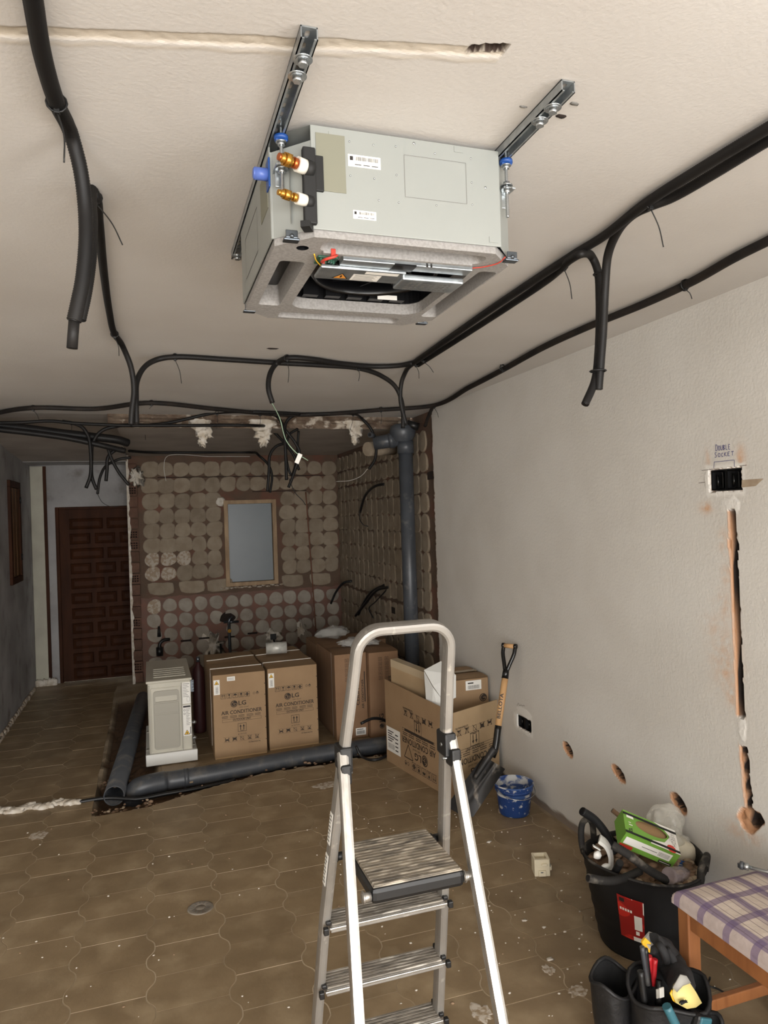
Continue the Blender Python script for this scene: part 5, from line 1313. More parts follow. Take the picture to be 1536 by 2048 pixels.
mb = MB(); mb.tube(catmull([(.17,7.93,.43),(.11,7.91,.43),(.07,7.90,.40),(.065,7.90,.33)], .02), .018, 10); obj('drain_elbow', mb, 'black_plastic', t); mb = MB(); mb.cyl((.065,7.90,.36), (.065,7.90,.27), .035, 14); obj('drain_socket', mb, 'black_plastic', t); mb = MB(); mb.cyl((.065,7.91,.47),(.065,7.91,.58), .02, 12, None, .010); obj('pipe_stub', mb, 'black_plastic', t)
for i, (x, z) in enumerate(((.34,.40),(.53,.41),(.80,.40),(1.05,.42))):
    mb = MB(); mb.bbox((x-.055,BY-.012,z-.010), (x+.055,BY+.002,z+.010), .004)
    obj('wall_bracket_slot', mb, 'gap_dark', WB)
t = thing('wall_socket_box', 'black socket box in a white plaster patch on the kitchen back wall', 'socket', (1.278,7.93,.33))
mb = MB(); mb.blob((1.278,BY-.004,.375), (.09,.010,.085), 5, 3, 1.0, 8); obj('plaster_patch', mb, 'white_plaster', t)
mb = MB(); mb.bbox((1.245,BY-.022,.33), (1.312,BY-.010,.395), .004); mb.tube(catmull([(1.28,7.925,.33),(1.30,7.90,.25),(1.285,7.90,.12)], .03), .010, 6); obj('socket_box', mb, 'black_plastic', t)
mb = MB(); mb.blob((1.60,BY-.004,.42), (.06,.010,.10), 9, 3, 1.2, 8); obj('plaster_splash', mb, 'white_plaster', WB)
mb = MB(); mb.blob((.60,BY-.004,.30), (.10,.008,.15), 12, 3, 1.4, 8); obj('plaster_splash', mb, 'white_plaster', WB)
mb = MB(); mb.blob((-.11,BY-.075,2.17), (.055,.012,.08), 15, 3, 1.3, 9); obj('plaster_splash', mb, 'white_plaster', WB)
mb = MB(); mb.box((.10,BY-.006,2.155),(2.0,BY-.001,2.163)); obj('saw_cut', mb, 'gap_dark', WB)
mb = MB(); mb.box((1.10,BY-.006,1.985),(1.71,BY-.001,1.993)); obj('saw_cut', mb, 'gap_dark', WB)
t = thing('cable_loop', 'pair of black cables poking from the kitchen side wall behind the waste pipe', 'cable', (2.06,6.4,.9))
mb = MB(); mb.tube(catmull([(2.08,6.32,1.03),(2.02,6.55,.95),(2.0,6.8,.80),(1.99,6.95,.68)], .03), .014, 8); obj('cable', mb, 'black_plastic', t)
mb = MB(); mb.tube(catmull([(2.08,6.20,1.02),(2.03,6.40,.98),(2.0,6.75,.80),(1.98,7.02,.66)], .03), .014, 8); obj('cable', mb, 'black_plastic', t)
mb = MB(); mb.tube(catmull([(2.08,6.25,1.0),(2.02,6.45,.86),(2.0,6.6,.78),(2.01,6.5,.70)], .03), .007, 6); obj('cable', mb, 'black_plastic', t)
mb = MB(); mb.tube(catmull([(2.08,7.45,.975),(2.0,7.5,.96),(1.93,7.60,.85),(1.88,7.65,.72)], .03), .013, 8); obj('cable_end', mb, 'black_plastic', label='single black cable poking from the far end of the kitchen side wall', cat='cable')
t = thing('cable_arc', 'black cable arcing out of the kitchen side wall high up', 'cable', (2.06,6.4,1.8))
mb = MB(); mb.tube(catmull([(2.08,6.22,1.97),(2.03,6.35,1.96),(2.0,6.60,1.88),(2.0,6.80,1.72)], .03), .013, 8); obj('cable_sleeve', mb, 'black_plastic', t)
mb = MB(); mb.tube(catmull([(2.0,6.80,1.73),(2.0,6.82,1.66),(2.0,6.72,1.60),(2.0,6.55,1.58)], .03), .005, 6); obj('cable_core', mb, 'black_plastic', t)
for i, (y, z) in enumerate(((5.10,1.98),(6.08,.82))):
    mb = MB(); mb.bbox((KX-.016,y-.05,z-.03), (KX-.003,y+.05,z+.03), .003); obj('wall_pocket', mb, 'gap_dark', WK)
# plaster lumps clinging under the scar
def splat(label, px, py, w_, h_, seed):
    c = at(px, py, y=5.46); mb = MB()
    mb.blob((c.x, 5.475, c.z+.06), (w_, .02, .075), seed, 3, .6, 5); mb.blob((c.x+.02, 5.478, c.z-.02), (w_*.65, .016, .055), seed+1, 3, .9, 6); mb.blob((c.x+.01, 5.48, c.z-.085), (w_*.35, .012, .045), seed+2, 3, 1.0, 6)
    return obj('plaster_lump', mb, 'white_plaster', label=label, cat='plaster')
splat('left lump of white plaster dripping from the kitchen ceiling edge', 402, 858, .085, 1, 4); splat('middle lump of white plaster dripping from the kitchen ceiling edge', 524, 858, .100, 1, 11); splat('right lump of white plaster dripping from the kitchen ceiling edge by the soil stack', 708, 856, .080, 1, 21)
# ================================================================== SHOVEL
mat('shaft_wood', (206,164,116), .5, c2=(190,146,98), scale=14, stretch=(1,1,.2))
mat('shovel_steel', (58,56,55), .5, .4, c2=(42,41,41), scale=14, stretch=(1,1,.4), c3=(128,120,110), scale3=20, lo3=.60, hi3=.74)
mat('gloss_black', (14,14,14), .25)
SH = thing('shovel', 'shovel with wooden shaft and black D grip leaning on the right wall', 'shovel', (1.64,3.60,0))
G = at(1019,1292,x=1.995); S_ = at(990,1498,x=1.82); Bt = at(940,1630,z=.012)
dv = (S_-G).normalized()
m1 = G+(S_-G)*.60; g0 = G+(S_-G)*.03
w0 = G+(S_-G)*.30; w1 = G+(S_-G)*.78
mb = MB(); mb.tube([w0, w0.lerp(w1,.5), w1], [.0185,.0195,.0185], 16); sf = obj('shaft', mb, 'shaft_wood', SH, label='pale wooden shaft')
mb = MB(); mb.tube(catmull([w1, S_, S_+(Bt-S_)*.12], .02), [.0195+.004*0]*len(catmull([w1, S_, S_+(Bt-S_)*.12], .02)), 14); obj('socket', mb, 'gloss_black', SH)
side = Vector((.62,-.70,.30)); side -= dv*side.dot(dv); side.normalize()
y0_ = G+(S_-G)*.235
mb = MB(); mb.tube([G+(S_-G)*.325, G+(S_-G)*.27, y0_], [.0200,.0190,.018], 14)
for s in (-1, 1):
    mb.tube(catmull([y0_+dv*.01+side*s*.006, y0_-dv*.035+side*s*.019, G+dv*.045+side*s*.036, G+side*s*.038], .008), .0115, 10)
obj('yoke', mb, 'gloss_black', SH)
mb = MB(); mb.cyl(G-side*.036, G+side*.036, .0135, 14, 'shaft_wood'); mb.cyl(G-side*.046, G-side*.032, .0160, 14, 'gloss_black'); mb.cyl(G+side*.032, G+side*.046, .0160, 14, 'gloss_black'); obj('grip', mb, None, SH)
view = (S_-Vector((0,0,CAM_H))).normalized()
e1 = side.cross(Vector((0,0,1)))*0+dv.cross(-view).normalized()
pr = Print(w0.lerp(w1,.62)-view*.019, dv*-1, e1.cross(Vector((0,0,0)))+(-e1 if False else e1), MATS['ink'], .0012)
pr.text('BELLOTA', 0, .003, .019, bold=.08, wid=.14); obj('lettering', pr.mb, None, sf)
# blade: dished sheet between shoulder and edge
ax = (Bt-S_).normalized(); bl = (Bt-S_).length+.02
wd = (at(1010,1537,x=1.86)-at(966,1515,x=1.74)); wd -= ax*wd.dot(ax); wd.normalize(); bn = wd.cross(ax).normalized()
if bn.dot(view) > 0: bn = -bn
mb = MB(); us = axis(-1, 1, .1); ts = axis(0, 1, .1)
bTL, bTR = at(967,1512,x=1.765), at(1010,1538,x=1.845); bBR = at(946,1634,z=.006); bBL = bBR+Vector((-.16,.0,.085))
bn = (bTR-bTL).cross(bBR-bTR).normalized()
if bn.dot(view) > 0: bn = -bn
ax = ((bBR+bBL)/2-(bTL+bTR)/2).normalized()
def blade(u, t):
    q = (u+1)/2; p_ = bTL.lerp(bTR, q).lerp(bBL.lerp(bBR, q), t)
    return p_-bn*(.030*(1-u*u)*(1-.4*t)-.014*math.exp(-((u/.14)**2))*(1-t))+ax*.014*(1-abs(u))*sstep(.8,1,t)
vs, fs = grid(us, ts, blade); mb.add(vs, fs, None, True); k = len(vs); mb.add([v-bn*.003 for v in vs], [f[::-1] for f in fs], None, True)
obj('blade', mb, 'shovel_steel', SH, label='worn dusty steel blade')
mb = MB(); mb.tube(catmull([S_+bn*.016, S_+ax*.06+bn*.014, S_+ax*.13+bn*.004, S_+ax*.20-bn*.010], .01), [.022-.012*i/24 for i in range(25)][:len(catmull([S_+bn*.016, S_+ax*.06+bn*.014, S_+ax*.13+bn*.004, S_+ax*.20-bn*.010], .01))], 10); obj('blade_strap', mb, 'shovel_steel', SH)
# ================================================================== BLUE BUCKET
mat('bucket_blue', (34,68,130), .5, c2=(28,58,114), scale=8, c3=(196,198,200), scale3=34, lo3=.58, hi3=.66)
mat('bucket_in', (60,92,150), .6, c2=(40,70,130), scale=8, c3=(200,200,198), scale3=16, lo3=.47, hi3=.56)
BK = thing('bucket', 'small blue plastic bucket splashed with white plaster beside the shovel', 'bucket', (1.893,3.565,0))
c = Vector((1.893,3.565,0))
mb = MB(); mb.lathe([(0,.004),(.080,.003),(.084,.010),(.098,.125),(.1015,.133),(.104,.142),(.108,.170)], 40, c); obj('bucket_shell', mb, 'bucket_blue', BK)
mb = MB(); mb.lathe([(.105,.170),(.101,.140),(.080,.012),(0,.010)], 40, c); obj('bucket_inside', mb, 'bucket_in', BK)
mb = MB(); mb.tube([c+Vector((.108*math.cos(i*.1571),.108*math.sin(i*.1571),.170)) for i in range(40)], .004, 8, closed=True); obj('bucket_rim', mb, 'bucket_in', BK)
mb = MB(); mb.lathe([(.102,.138),(.1065,.137),(.1065,.143),(.1045,.145)], 40, c); obj('bucket_band', mb, 'bucket_blue', BK)
mb = MB(); mb.tube(catmull([c+Vector((-.112,-.01,.155)), c+Vector((-.085,-.085,.128)), c+Vector((0,-.125,.118)), c+Vector((.085,-.085,.128)), c+Vector((.112,-.01,.155))], .01), .0022, 6); obj('wire_handle', mb, 'steel', BK)
mb = MB(); mb.blob(c+Vector((-.02,.02,.018)), (.06,.055,.025), 4, 2, .5, 4); obj('dried_plaster', mb, 'dab_white', BK)
# ================================================================== RUBBLE TUB
mat('tub_black', (20,20,22), .6, c2=(27,27,28), scale=10, spec=.3)
mat('tub_dusty', (50,48,46), .75, spec=.25, c2=(36,35,35), scale=12, c3=(110,104,96), scale3=18, lo3=.56, hi3=.7)
TC = Vector((1.800,2.345,0)); TR, TB, THH = .228, .172, .325
TB_ = thing('rubble_tub', 'black rubber builders tub heaped with rubble beside the checked stool', 'tub', TC)
def rimz(a): return THH+.012*math.sin(2*a+1.0)
def tubwall(rt, rb, zb_, flip, m, nm, rings=0, lip=0):
    mb = MB(); n = 48; hs = axis(0, 1, 1/14)
    vs = []
    for i in range(n):
        a = 2*math.pi*i/n
        for h in hs:
            r = rb+(rt-rb)*h**.9+(.0018*(1 if int(h*14) % 2 else -1) if rings else 0)+lip*sstep(.93, 1, h); vs.append(TC+Vector((r*math.cos(a)*1.0, r*math.sin(a), zb_+(rimz(a)-zb_)*h)))
    k = len(hs); fs = [(i*k+j, ((i+1)%n)*k+j, ((i+1)%n)*k+j+1, i*k+j+1) for i in range(n) for j in range(k-1)]
    mb.add(vs, fs, None, True); mb.add([TC+Vector((rb*math.cos(2*math.pi*i/n), rb*math.sin(2*math.pi*i/n), zb_)) for i in range(n)], [list(range(n))[::-1]])
    return obj(nm, mb, m, TB_)
tubwall(TR, TB, .002, False, 'tub_black', 'tub_wall', 1, .004); tubwall(TR-.008, TB-.008, .01, True, 'tub_dusty', 'tub_inside')
mb = MB(); mb.tube([TC+Vector(((TR-.002)*math.cos(2*math.pi*i/48), (TR-.002)*math.sin(2*math.pi*i/48), rimz(2*math.pi*i/48))) for i in range(48)], .006, 8, closed=True); obj('tub_rim', mb, 'tub_dusty', TB_)
ha = R_(112)
def tp(a, r, z): return TC+Vector((r*math.cos(a), r*math.sin(a), z))
mb = MB(); mb.tube(catmull([tp(R_(140),TR-.004,.30), tp(R_(140),TR+.004,.345), tp(R_(137),TR+.005,.392), tp(R_(130),TR+.004,.408), tp(R_(118),TR,.404), tp(R_(112),TR-.002,.38), tp(R_(110),TR-.004,.30)], .012), .0125, 10); obj('tub_handle', mb, 'tub_dusty', TB_)
mb = MB(); mb.tube(catmull([tp(R_(-40),TR-.004,.30), tp(R_(-40),TR+.004,.35), tp(R_(-48),TR+.004,.372), tp(R_(-58),TR+.004,.372), tp(R_(-65),TR,.35), tp(R_(-65),TR-.004,.30)], .012), .0125, 10); obj('tub_handle', mb, 'tub_dusty', TB_)
# label wrapped on the tub wall
mat('label_red', (196,44,36), .4, c2=(150,30,28), scale=18, lo=.48, hi=.52, detail=0)
mat('label_darkred', (120,26,28), .4)
def tub_r(z): return TB+(TR-TB)*(z/THH)**.9+.0035
def tub_uv(a, z, k=0): return tp(a, tub_r(z)+.0003*k, z)
A_L, A_R = R_(207), R_(232)
mb = MB(); vs, fs = grid(axis(0,1,.1), axis(0,1,.1), lambda u, v: tub_uv(A_L+(A_R-A_L)*u, .10+.165*v-.012*u)); mb.add(vs, fs, None, True); lb = obj('tub_label', mb, 'label_red', TB_, label='red and white product label')
def lq(u0, v0, u1, v1, m, k=1):
    mb = MB(); vs, fs = grid(axis(u0,u1,(u1-u0)/3), axis(v0,v1,(v1-v0)/3), lambda u, v: tub_uv(A_L+(A_R-A_L)*u, .10+.165*v-.012*u, k)); mb.add(vs, fs); return mb
obj('label_panel', lq(.62,.28,.92,.62,None), 'paper_white', lb); obj('label_panel', lq(.55,.0,.98,.10,None), 'paper_white', lb)
mb = MB(); mb.add([tub_uv(A_L+(A_R-A_L)*u, .10+.165*v-.012*u, 1) for u, v in ((.55,1),(1,.98),(1,.68))], [(0,1,2)]); obj('label_corner', mb, 'paper_white', lb)
mb = MB(); mb.add([tub_uv(A_L+(A_R-A_L)*u, .10+.165*v-.012*u, 1) for u, v in ((.0,.36),(.0,.2),(.52,.62),(.52,.75))], [(0,1,2,3)]); mb.add([tub_uv(A_L+(A_R-A_L)*u, .10+.165*v-.012*u, 1) for u, v in ((.25,.05),(.5,.05),(.95,.5),(.8,.65))], [(0,1,2,3)]); obj('label_stripe', mb, 'label_darkred', lb)
mb = MB()
for k in range(5): mb.v += []; q = lq(.08+.10*k,.66,.15+.10*k,.72,None,3); mb.add(q.v, q.f)
for k in range(6): q = lq(.66+.04*k,.33,.68+.04*k,.47,None,3); mb.add(q.v, q.f, None)
obj('label_print', mb, 'paper_white', lb)
q = lq(.08,.86,.28,.95,None,2); obj('label_logo', q, 'ink', lb)
q = lq(.66,.16,.80,.25,None,2); obj('label_panel', q, 'paper_white', lb)
# heap of rubble
mat('rubble', (140,116,94), .95, c2=(104,80,62), scale=18, rand=.2)
mat('rubble_pale', (176,160,138), .95, c2=(140,118,96), scale=18)
rr = random.Random(4); mb = MB(); n = 26
hp_ = MB(); vs, fs = grid(axis(-1,1,.125), axis(-1,1,.125), lambda u, v: TC+Vector((u*math.sqrt(1-v*v/2)*.212, v*math.sqrt(1-u*u/2)*.212, .276+.05*max(0,1-math.hypot(u,v))+.02*nz(u,v,0,4)))); mb.add(vs, fs, 'rubble')
for i in range(150):
    a = rr.uniform(0, 6.283); d = .205*math.sqrt(rr.random()); q = rr.uniform(.007, .024)
    mb.blob(TC+Vector((d*math.cos(a), d*math.sin(a), .286+.05*max(0,1-d/.21)+rr.uniform(0,.015))), (q, q*rr.uniform(.6,1.2), q*rr.uniform(.3,.7)), i, 1, .7, 5, 'rubble' if rr.random() < .6 else 'rubble_pale')
obj('rubble_heap', mb, None, label='heap of broken brick and plaster rubble filling the black tub', cat='rubble', kind='stuff')
IN = 'scraps on top of the rubble tub'
def scrap_tube(label, spec, r, m='tub_dusty'):
    pts = [at(a, b, y=y) for a, b, y in spec]; t = thing('conduit_offcut', label, 'conduit', pts[0], None, IN)
    mb = MB(); p = catmull(pts, .004); mb.tube(p, [r*(1 if i % 2 else .93) for i in range(len(p))], 12); obj('tube', mb, m, t)
    d = (p[0]-p[1]).normalized(); mb = MB(); mb.tube([p[0], p[0]+d*.001], [r*.75]*2, 12); obj('tube_end', mb, 'fan_black', t)
scrap_tube('black conduit offcut sticking up at the left of the rubble tub', [(1164,1622,2.42),(1190,1640,2.42),(1212,1668,2.41),(1228,1705,2.40)], .017, 'tub_black')
scrap_tube('grey conduit offcut poking over the front rim of the rubble tub', [(1176,1756,2.19),(1215,1762,2.19),(1245,1757,2.21),(1280,1742,2.24)], .0150)
scrap_tube('long dusty conduit offcut lying across the rubble under the green box', [(1225,1690,2.26),(1255,1708,2.22),(1290,1735,2.19),(1335,1762,2.17)], .0160)
scrap_tube('brown twig-like offcut behind the green box', [(1224,1620,2.52),(1240,1633,2.50),(1262,1655,2.48)], .010, 'rubble')
scrap_tube('short black pipe offcut facing the camera in the rubble tub', [(1240,1725,2.22),(1230,1745,2.27),(1222,1760,2.32)], .014, 'tub_black')
# green glove box
mat('box_green', (116,164,66), .45, c2=(108,154,60), scale=6); mat('box_brown', (150,120,84), .8); mat('box_red', (206,60,48), .5)
GB = at(1293,1676,y=2.285)
E1 = (right*.93+down*.37-fwd*.05).normalized(); n0 = Vector((0,0,1))*.93-fwd*.36; E3 = (n0-E1*n0.dot(E1)).normalized(); E2 = E3.cross(E1).normalized()
L_, W_, H_ = .215, .120, .070
GBX = thing('glove_box', 'green and white disposable glove box with oval opening on top of the rubble', 'box', GB, None, IN)
def gb(u, v, q): return GB+E1*u+E2*v+E3*q
MG = Matrix(((E1.x,E2.x,E3.x,GB.x),(E1.y,E2.y,E3.y,GB.y),(E1.z,E2.z,E3.z,GB.z),(0,0,0,1)))
oval = [(.004+.064*math.cos(2*math.pi*i/28), .012+.030*math.sin(2*math.pi*i/28)) for i in range(28)]
mb = MB(); mb.plate([(-L_/2,-W_/2),(L_/2,-W_/2),(L_/2,W_/2),(-L_/2,W_/2)], [oval[::-1]], gb(0,0,H_/2), E1, E2, .0008, 'box_green')
for a, b_ in (((-L_/2,-W_/2),(L_/2,-W_/2)), ((L_/2,-W_/2),(L_/2,W_/2)), ((L_/2,W_/2),(-L_/2,W_/2)), ((-L_/2,W_/2),(-L_/2,-W_/2))):
    mb.add([gb(a[0],a[1],-H_/2), gb(b_[0],b_[1],-H_/2), gb(b_[0],b_[1],H_/2), gb(a[0],a[1],H_/2)], [(0,1,2,3)], 'box_green')
mb.add([gb(-L_/2,-W_/2,-H_/2), gb(L_/2,-W_/2,-H_/2), gb(L_/2,W_/2,-H_/2), gb(-L_/2,W_/2,-H_/2)], [(0,1,2,3)], 'box_brown')
body = obj('box_body', mb, None, GBX)
mb = MB(); mb.box((-L_/2+.002,-W_/2+.002,-H_/2+.002), (L_/2-.002,W_/2-.002,H_/2-.010), None, MG); obj('box_inside', mb, 'box_brown', GBX)
p = Print(gb(0,0,H_/2), E1, E2, MATS['paper_white'], .0010)
p.poly([(-.01,-W_/2),(L_/2,-W_/2),(L_/2,W_/2),(.02,W_/2),(.055,.045),(.078,.012),(.05,-.028),(.0,-.040)], None); p.text('FREEZH', .089, .005, .017, rot=R_(-90), wid=.068, m=MATS['ink']); p.text('FINITY', .074, .005, .008, rot=R_(-90), wid=.03, m=MATS['ink_grey']); p.disc(.075, -.046, .018, MATS['box_red'], 20, 2)
p.poly([(-.095,.026),(-.067,.026),(-.067,.050),(-.095,.050)], None); p.text('ZL', -.085, -.035, .014, bold=.06, m=MATS['ink'], rot=R_(90)); p.rect(-.09,-.01,-.075,-.006); p.rect(-.09,.002,-.08,.005)
obj('box_print', p.mb, None, body)
p = Print(gb(0,-W_/2,0), E1, E3, MATS['paper_white'], .0010); p.rect(-.098, -.012, .085, .022); p.rect(-L_/2, -.032, -.055, -.016, MATS['box_red']); p.barcode(.035,-.006,.078,.014, 3, MATS['ink']); p.rect(-.03,.003,.03,.006, MATS['ink_grey'], 2); p.rect(.05,-.033,.1,-.020, MATS['ink']); p.rect(.054,-.028,.095,-.025, MATS['paper_white'], 2)
obj('box_print', p.mb, None, body)
mb = MB()
for v in (-W_/2+.006, W_/2-.022):
    mb.box((-L_/2-.0006,v,H_/2+.0012), (L_/2+.0006,v+.010,H_/2+.0026), None, MG)
obj('black_band', mb, 'black_matt', GBX)
# white plastic cover plate scrap
mat('white_plastic', (232,232,228), .35)
t = thing('trunking_scrap', 'curved white plastic scrap standing in the left of the rubble tub', 'plastic', at(1207,1740,y=2.35), None, IN)
mb = MB(); pts = [at(1198,1678,y=2.37), at(1212,1690,y=2.355), at(1220,1712,y=2.345), at(1220,1738,y=2.335)]
mb.tube(catmull(pts, .008), 1.0, 8, None, prof=[(.030,.002),(.018,.008),(0,.010),(-.018,.008),(-.030,.002),(-.018,-.002),(0,-.003),(.018,-.002)], up=(.8,.5,0)); obj('scrap_shell', mb, 'white_plastic', t)
mb = MB(); mb.blob(at(1195,1710,y=2.34), (.018,.012,.016), 3, 2, .3, 3); mb.blob(at(1212,1733,y=2.32), (.022,.012,.012), 5, 2, .3, 3); obj('scrap_lug', mb, 'white_plastic', t)
mb = MB(); mb.beam(at(1186,1691,y=2.36), at(1200,1699,y=2.35), .014, .004); obj('scrap_tab', mb, 'white_plastic', t)
# plastic sack with white powder
mat('sack_film', (214,210,198), .2, c2=(226,224,216), scale=12, alpha=.35, bump=.006, bscale=18)
mat('sack_powder', (204,196,176), .8, c2=(186,178,158), scale=12, bump=.004, bscale=25)
mat('label_blue', (40,88,160), .4)
t = thing('plastic_sack', 'clear plastic sack of pale powder slumped at the back of the rubble tub', 'bag', at(1350,1720,y=2.40), None, IN)
cA = at(1350,1712,y=2.36)
mb = MB(); mb.blob(cA, (.080,.075,.085), 5, 3, .25, 2.2); obj('sack_contents', mb, 'sack_powder', t)
mb = MB(); mb.blob(at(1326,1655,y=2.39), (.085,.06,.085), 8, 4, .35, 3.5); mb.blob(at(1344,1690,y=2.36), (.070,.06,.065), 15, 4, .35, 3.5); obj('sack_film', mb, 'sack_film', t)
lbp = at(1366,1733,y=2.27)
mb = MB(); mb.bbox((-.030,-.002,-.020),(.030,.002,.020), .002, None, Matrix.Translation(lbp)@Matrix.Rotation(R_(24), 4, 'Y')@Matrix.Rotation(R_(-25), 4, 'X')); lbo = obj('sack_label', mb, 'label_blue', t)
mb = MB(); mb.bbox((.0,-.0035,-.014),(.022,-.002,-.004), .001, 'box_red', Matrix.Translation(lbp)@Matrix.Rotation(R_(24), 4, 'Y')@Matrix.Rotation(R_(-25), 4, 'X')); mb.bbox((-.022,-.0035,.002),(.02,-.002,.005), .001, 'paper_white', Matrix.Translation(lbp)@Matrix.Rotation(R_(24), 4, 'Y')@Matrix.Rotation(R_(-25), 4, 'X')); obj('sack_label_print', mb, None, lbo)
# clear bottle
mat('bottle_clear', (172,160,164), .12, alpha=.5)
b0 = at(1337,1752,y=2.16); b1 = at(1392,1748,y=2.24); dd = (b1-b0).normalized()
mb = MB(); mb.lathe([(0,.006),(.020,.004),(.028,.0),(.031,.008),(.031,.10),(.026,.13),(.012,.15)], 24, b0, M=dd.to_track_quat('Z','Y').to_matrix().to_4x4()); obj('bottle', mb, 'bottle_clear', label='clear plastic bottle lying base first in the front of the rubble tub', cat='bottle')
# ================================================================== CHECKED STOOL
mat('stool_wood', (158,102,60), .5, c2=(136,86,50), scale=10, stretch=(2,2,.4), c3=(130,78,42), scale3=20, lo3=.6, hi3=.75)
def plaid():
    m = bpy.data.materials.new('plaid_cloth'); m.use_nodes = True; MATS['plaid'] = m; nt = m.node_tree; N = nt.nodes; Lk = nt.links; b = N['Principled BSDF']; b.inputs['Roughness'].default_value = .9
    tc = N.new('ShaderNodeTexCoord'); sp_ = N.new('ShaderNodeSeparateXYZ'); Lk.new(tc.outputs['Object'], sp_.inputs[0])
    def stripe(out, pitch, off, wd):
        a = N.new('ShaderNodeMath'); a.operation = 'MULTIPLY_ADD'; Lk.new(out, a.inputs[0]); a.inputs[1].default_value = 1/pitch; a.inputs[2].default_value = off
        f = N.new('ShaderNodeMath'); f.operation = 'FRACT'; Lk.new(a.outputs[0], f.inputs[0])
        c = N.new('ShaderNodeMath'); c.operation = 'LESS_THAN'; Lk.new(f.outputs[0], c.inputs[0]); c.inputs[1].default_value = wd; return c.outputs[0]
    def mx(fac, k, a, bcol):
        mm = N.new('ShaderNodeMath'); mm.operation = 'MULTIPLY'; Lk.new(fac, mm.inputs[0]); mm.inputs[1].default_value = k
        x = N.new('ShaderNodeMix'); x.data_type = 'RGBA'; Lk.new(mm.outputs[0], x.inputs['Factor'])
        if isinstance(a, tuple): x.inputs['A'].default_value = a
        else: Lk.new(a, x.inputs['A'])
        x.inputs['B'].default_value = bcol; return x.outputs['Result']
    X, Y = sp_.outputs['X'], sp_.outputs['Y']
    col = mx(stripe(X, .100, .15, .42), .45, rgb((200,186,174)), rgb((146,130,136)))
    col = mx(stripe(Y, .100, .25, .25), .75, col, rgb((112,94,124)))
    col = mx(stripe(X, .100, .0, .24), .70, col, rgb((104,88,122)))
    col = mx(stripe(X, .026, .4, .10), .65, col, rgb((96,80,92)))
    n = N.new('ShaderNodeTexNoise'); n.inputs['Scale'].default_value = 60; n.inputs['Detail'].default_value = 6; Lk.new(tc.outputs['Object'], n.inputs['Vector'])
    bp = N.new('ShaderNodeBump'); bp.inputs['Distance'].default_value = .002; Lk.new(n.outputs['Fac'], bp.inputs['Height']); Lk.new(bp.outputs['Normal'], b.inputs['Normal']); Lk.new(col, b.inputs['Base Color'])
plaid()
sx0, sx1, sy0, sy1, sz = 1.532, 1.960, 1.440, 1.862, .492
ST = thing('stool', 'wooden stool with a purple checked padded seat at the right edge', 'stool', ((sx0+sx1)/2, (sy0+sy1)/2, 0))
mb = MB(); bm = bmesh.new(); bmesh.ops.create_grid(bm, x_segments=28, y_segments=28, size=1)
vs = []; hx_, hy_ = (sx1-sx0)/2, (sy1-sy0)/2
def cush(u, v, top):
    e = max(abs(u), abs(v)); k = 1-max(0, e-.9)*.0; zz = (.030*(1-u**4)*(1-v**4)+.006*nz(u,v,1,3))*1 if top else 0
    ed = sstep(1.0, .86, e)
    return Vector(((sx0+sx1)/2+u*hx_*(1+(0.02 if top else .015)*(1-ed)*0), (sy0+sy1)/2+v*hy_, sz-.036+.026*math.sqrt(max(0, 1-max(0,(e-.86)/.14)**2))+zz*.5 if top else sz-.050))
us = axis(-1, 1, .05); us = sorted(set([round(q,4) for q in us]+[-.99,-.975,-.93,.93,.975,.99]))
vs, fs = grid(us, us, lambda a, b_: cush(a, b_, True)); mb.add(vs, fs, None, True)
k = len(us); edge = [i for i in range(k)]+[j*k+k-1 for j in range(1,k)]+[(k-1)*k+i for i in range(k-2,-1,-1)]+[j*k for j in range(k-2,0,-1)]
base = len(mb.v); mb.v += [Vector((mb.v[i].x, mb.v[i].y, sz-.052)) for i in edge]; ne = len(edge)
mb.add([], []); 
for i in range(ne): mb.f.append([edge[i], edge[(i+1)%ne], base+(i+1)%ne, base+i][::-1]); mb.m.append(0); mb.smooth.append(True)
mb.f.append([base+i for i in range(ne)]); mb.m.append(0); mb.smooth.append(False); bm.free()
cu = obj('seat_cushion', mb, 'plaid', ST)
lw = .046
LX = (sx0+.012, sx1-.012-lw); LY = (sy0+.012, sy1-.012-lw)
for x in LX:
    for y in LY:
        mb = MB(); mb.bbox((x, y, 0), (x+lw, y+lw, sz-.052), .004); obj('leg', mb, 'stool_wood', ST)
for (a, b_) in (((LX[0]+.008, LY[0]+lw), (LX[0]+.030, LY[1])), ((LX[1]+.016, LY[0]+lw), (LX[1]+.038, LY[1])), ((LX[0]+lw, LY[0]+.008), (LX[1], LY[0]+.030)), ((LX[0]+lw, LY[1]+.016), (LX[1], LY[1]+.038))):
    mb = MB(); mb.bbox((a[0], a[1], sz-.115), (b_[0], b_[1], sz-.053), .003); obj('apron', mb, 'stool_wood', ST)
mb = MB(); mb.bbox((LX[0]+lw, LY[1]+.012, .095), (LX[1], LY[1]+.034, .132), .003); obj('stretcher', mb, 'stool_wood', ST)
mb = MB(); mb.bbox((LX[0]+lw, LY[0]+.012, .095), (LX[1], LY[0]+.034, .132), .003); obj('stretcher', mb, 'stool_wood', ST)
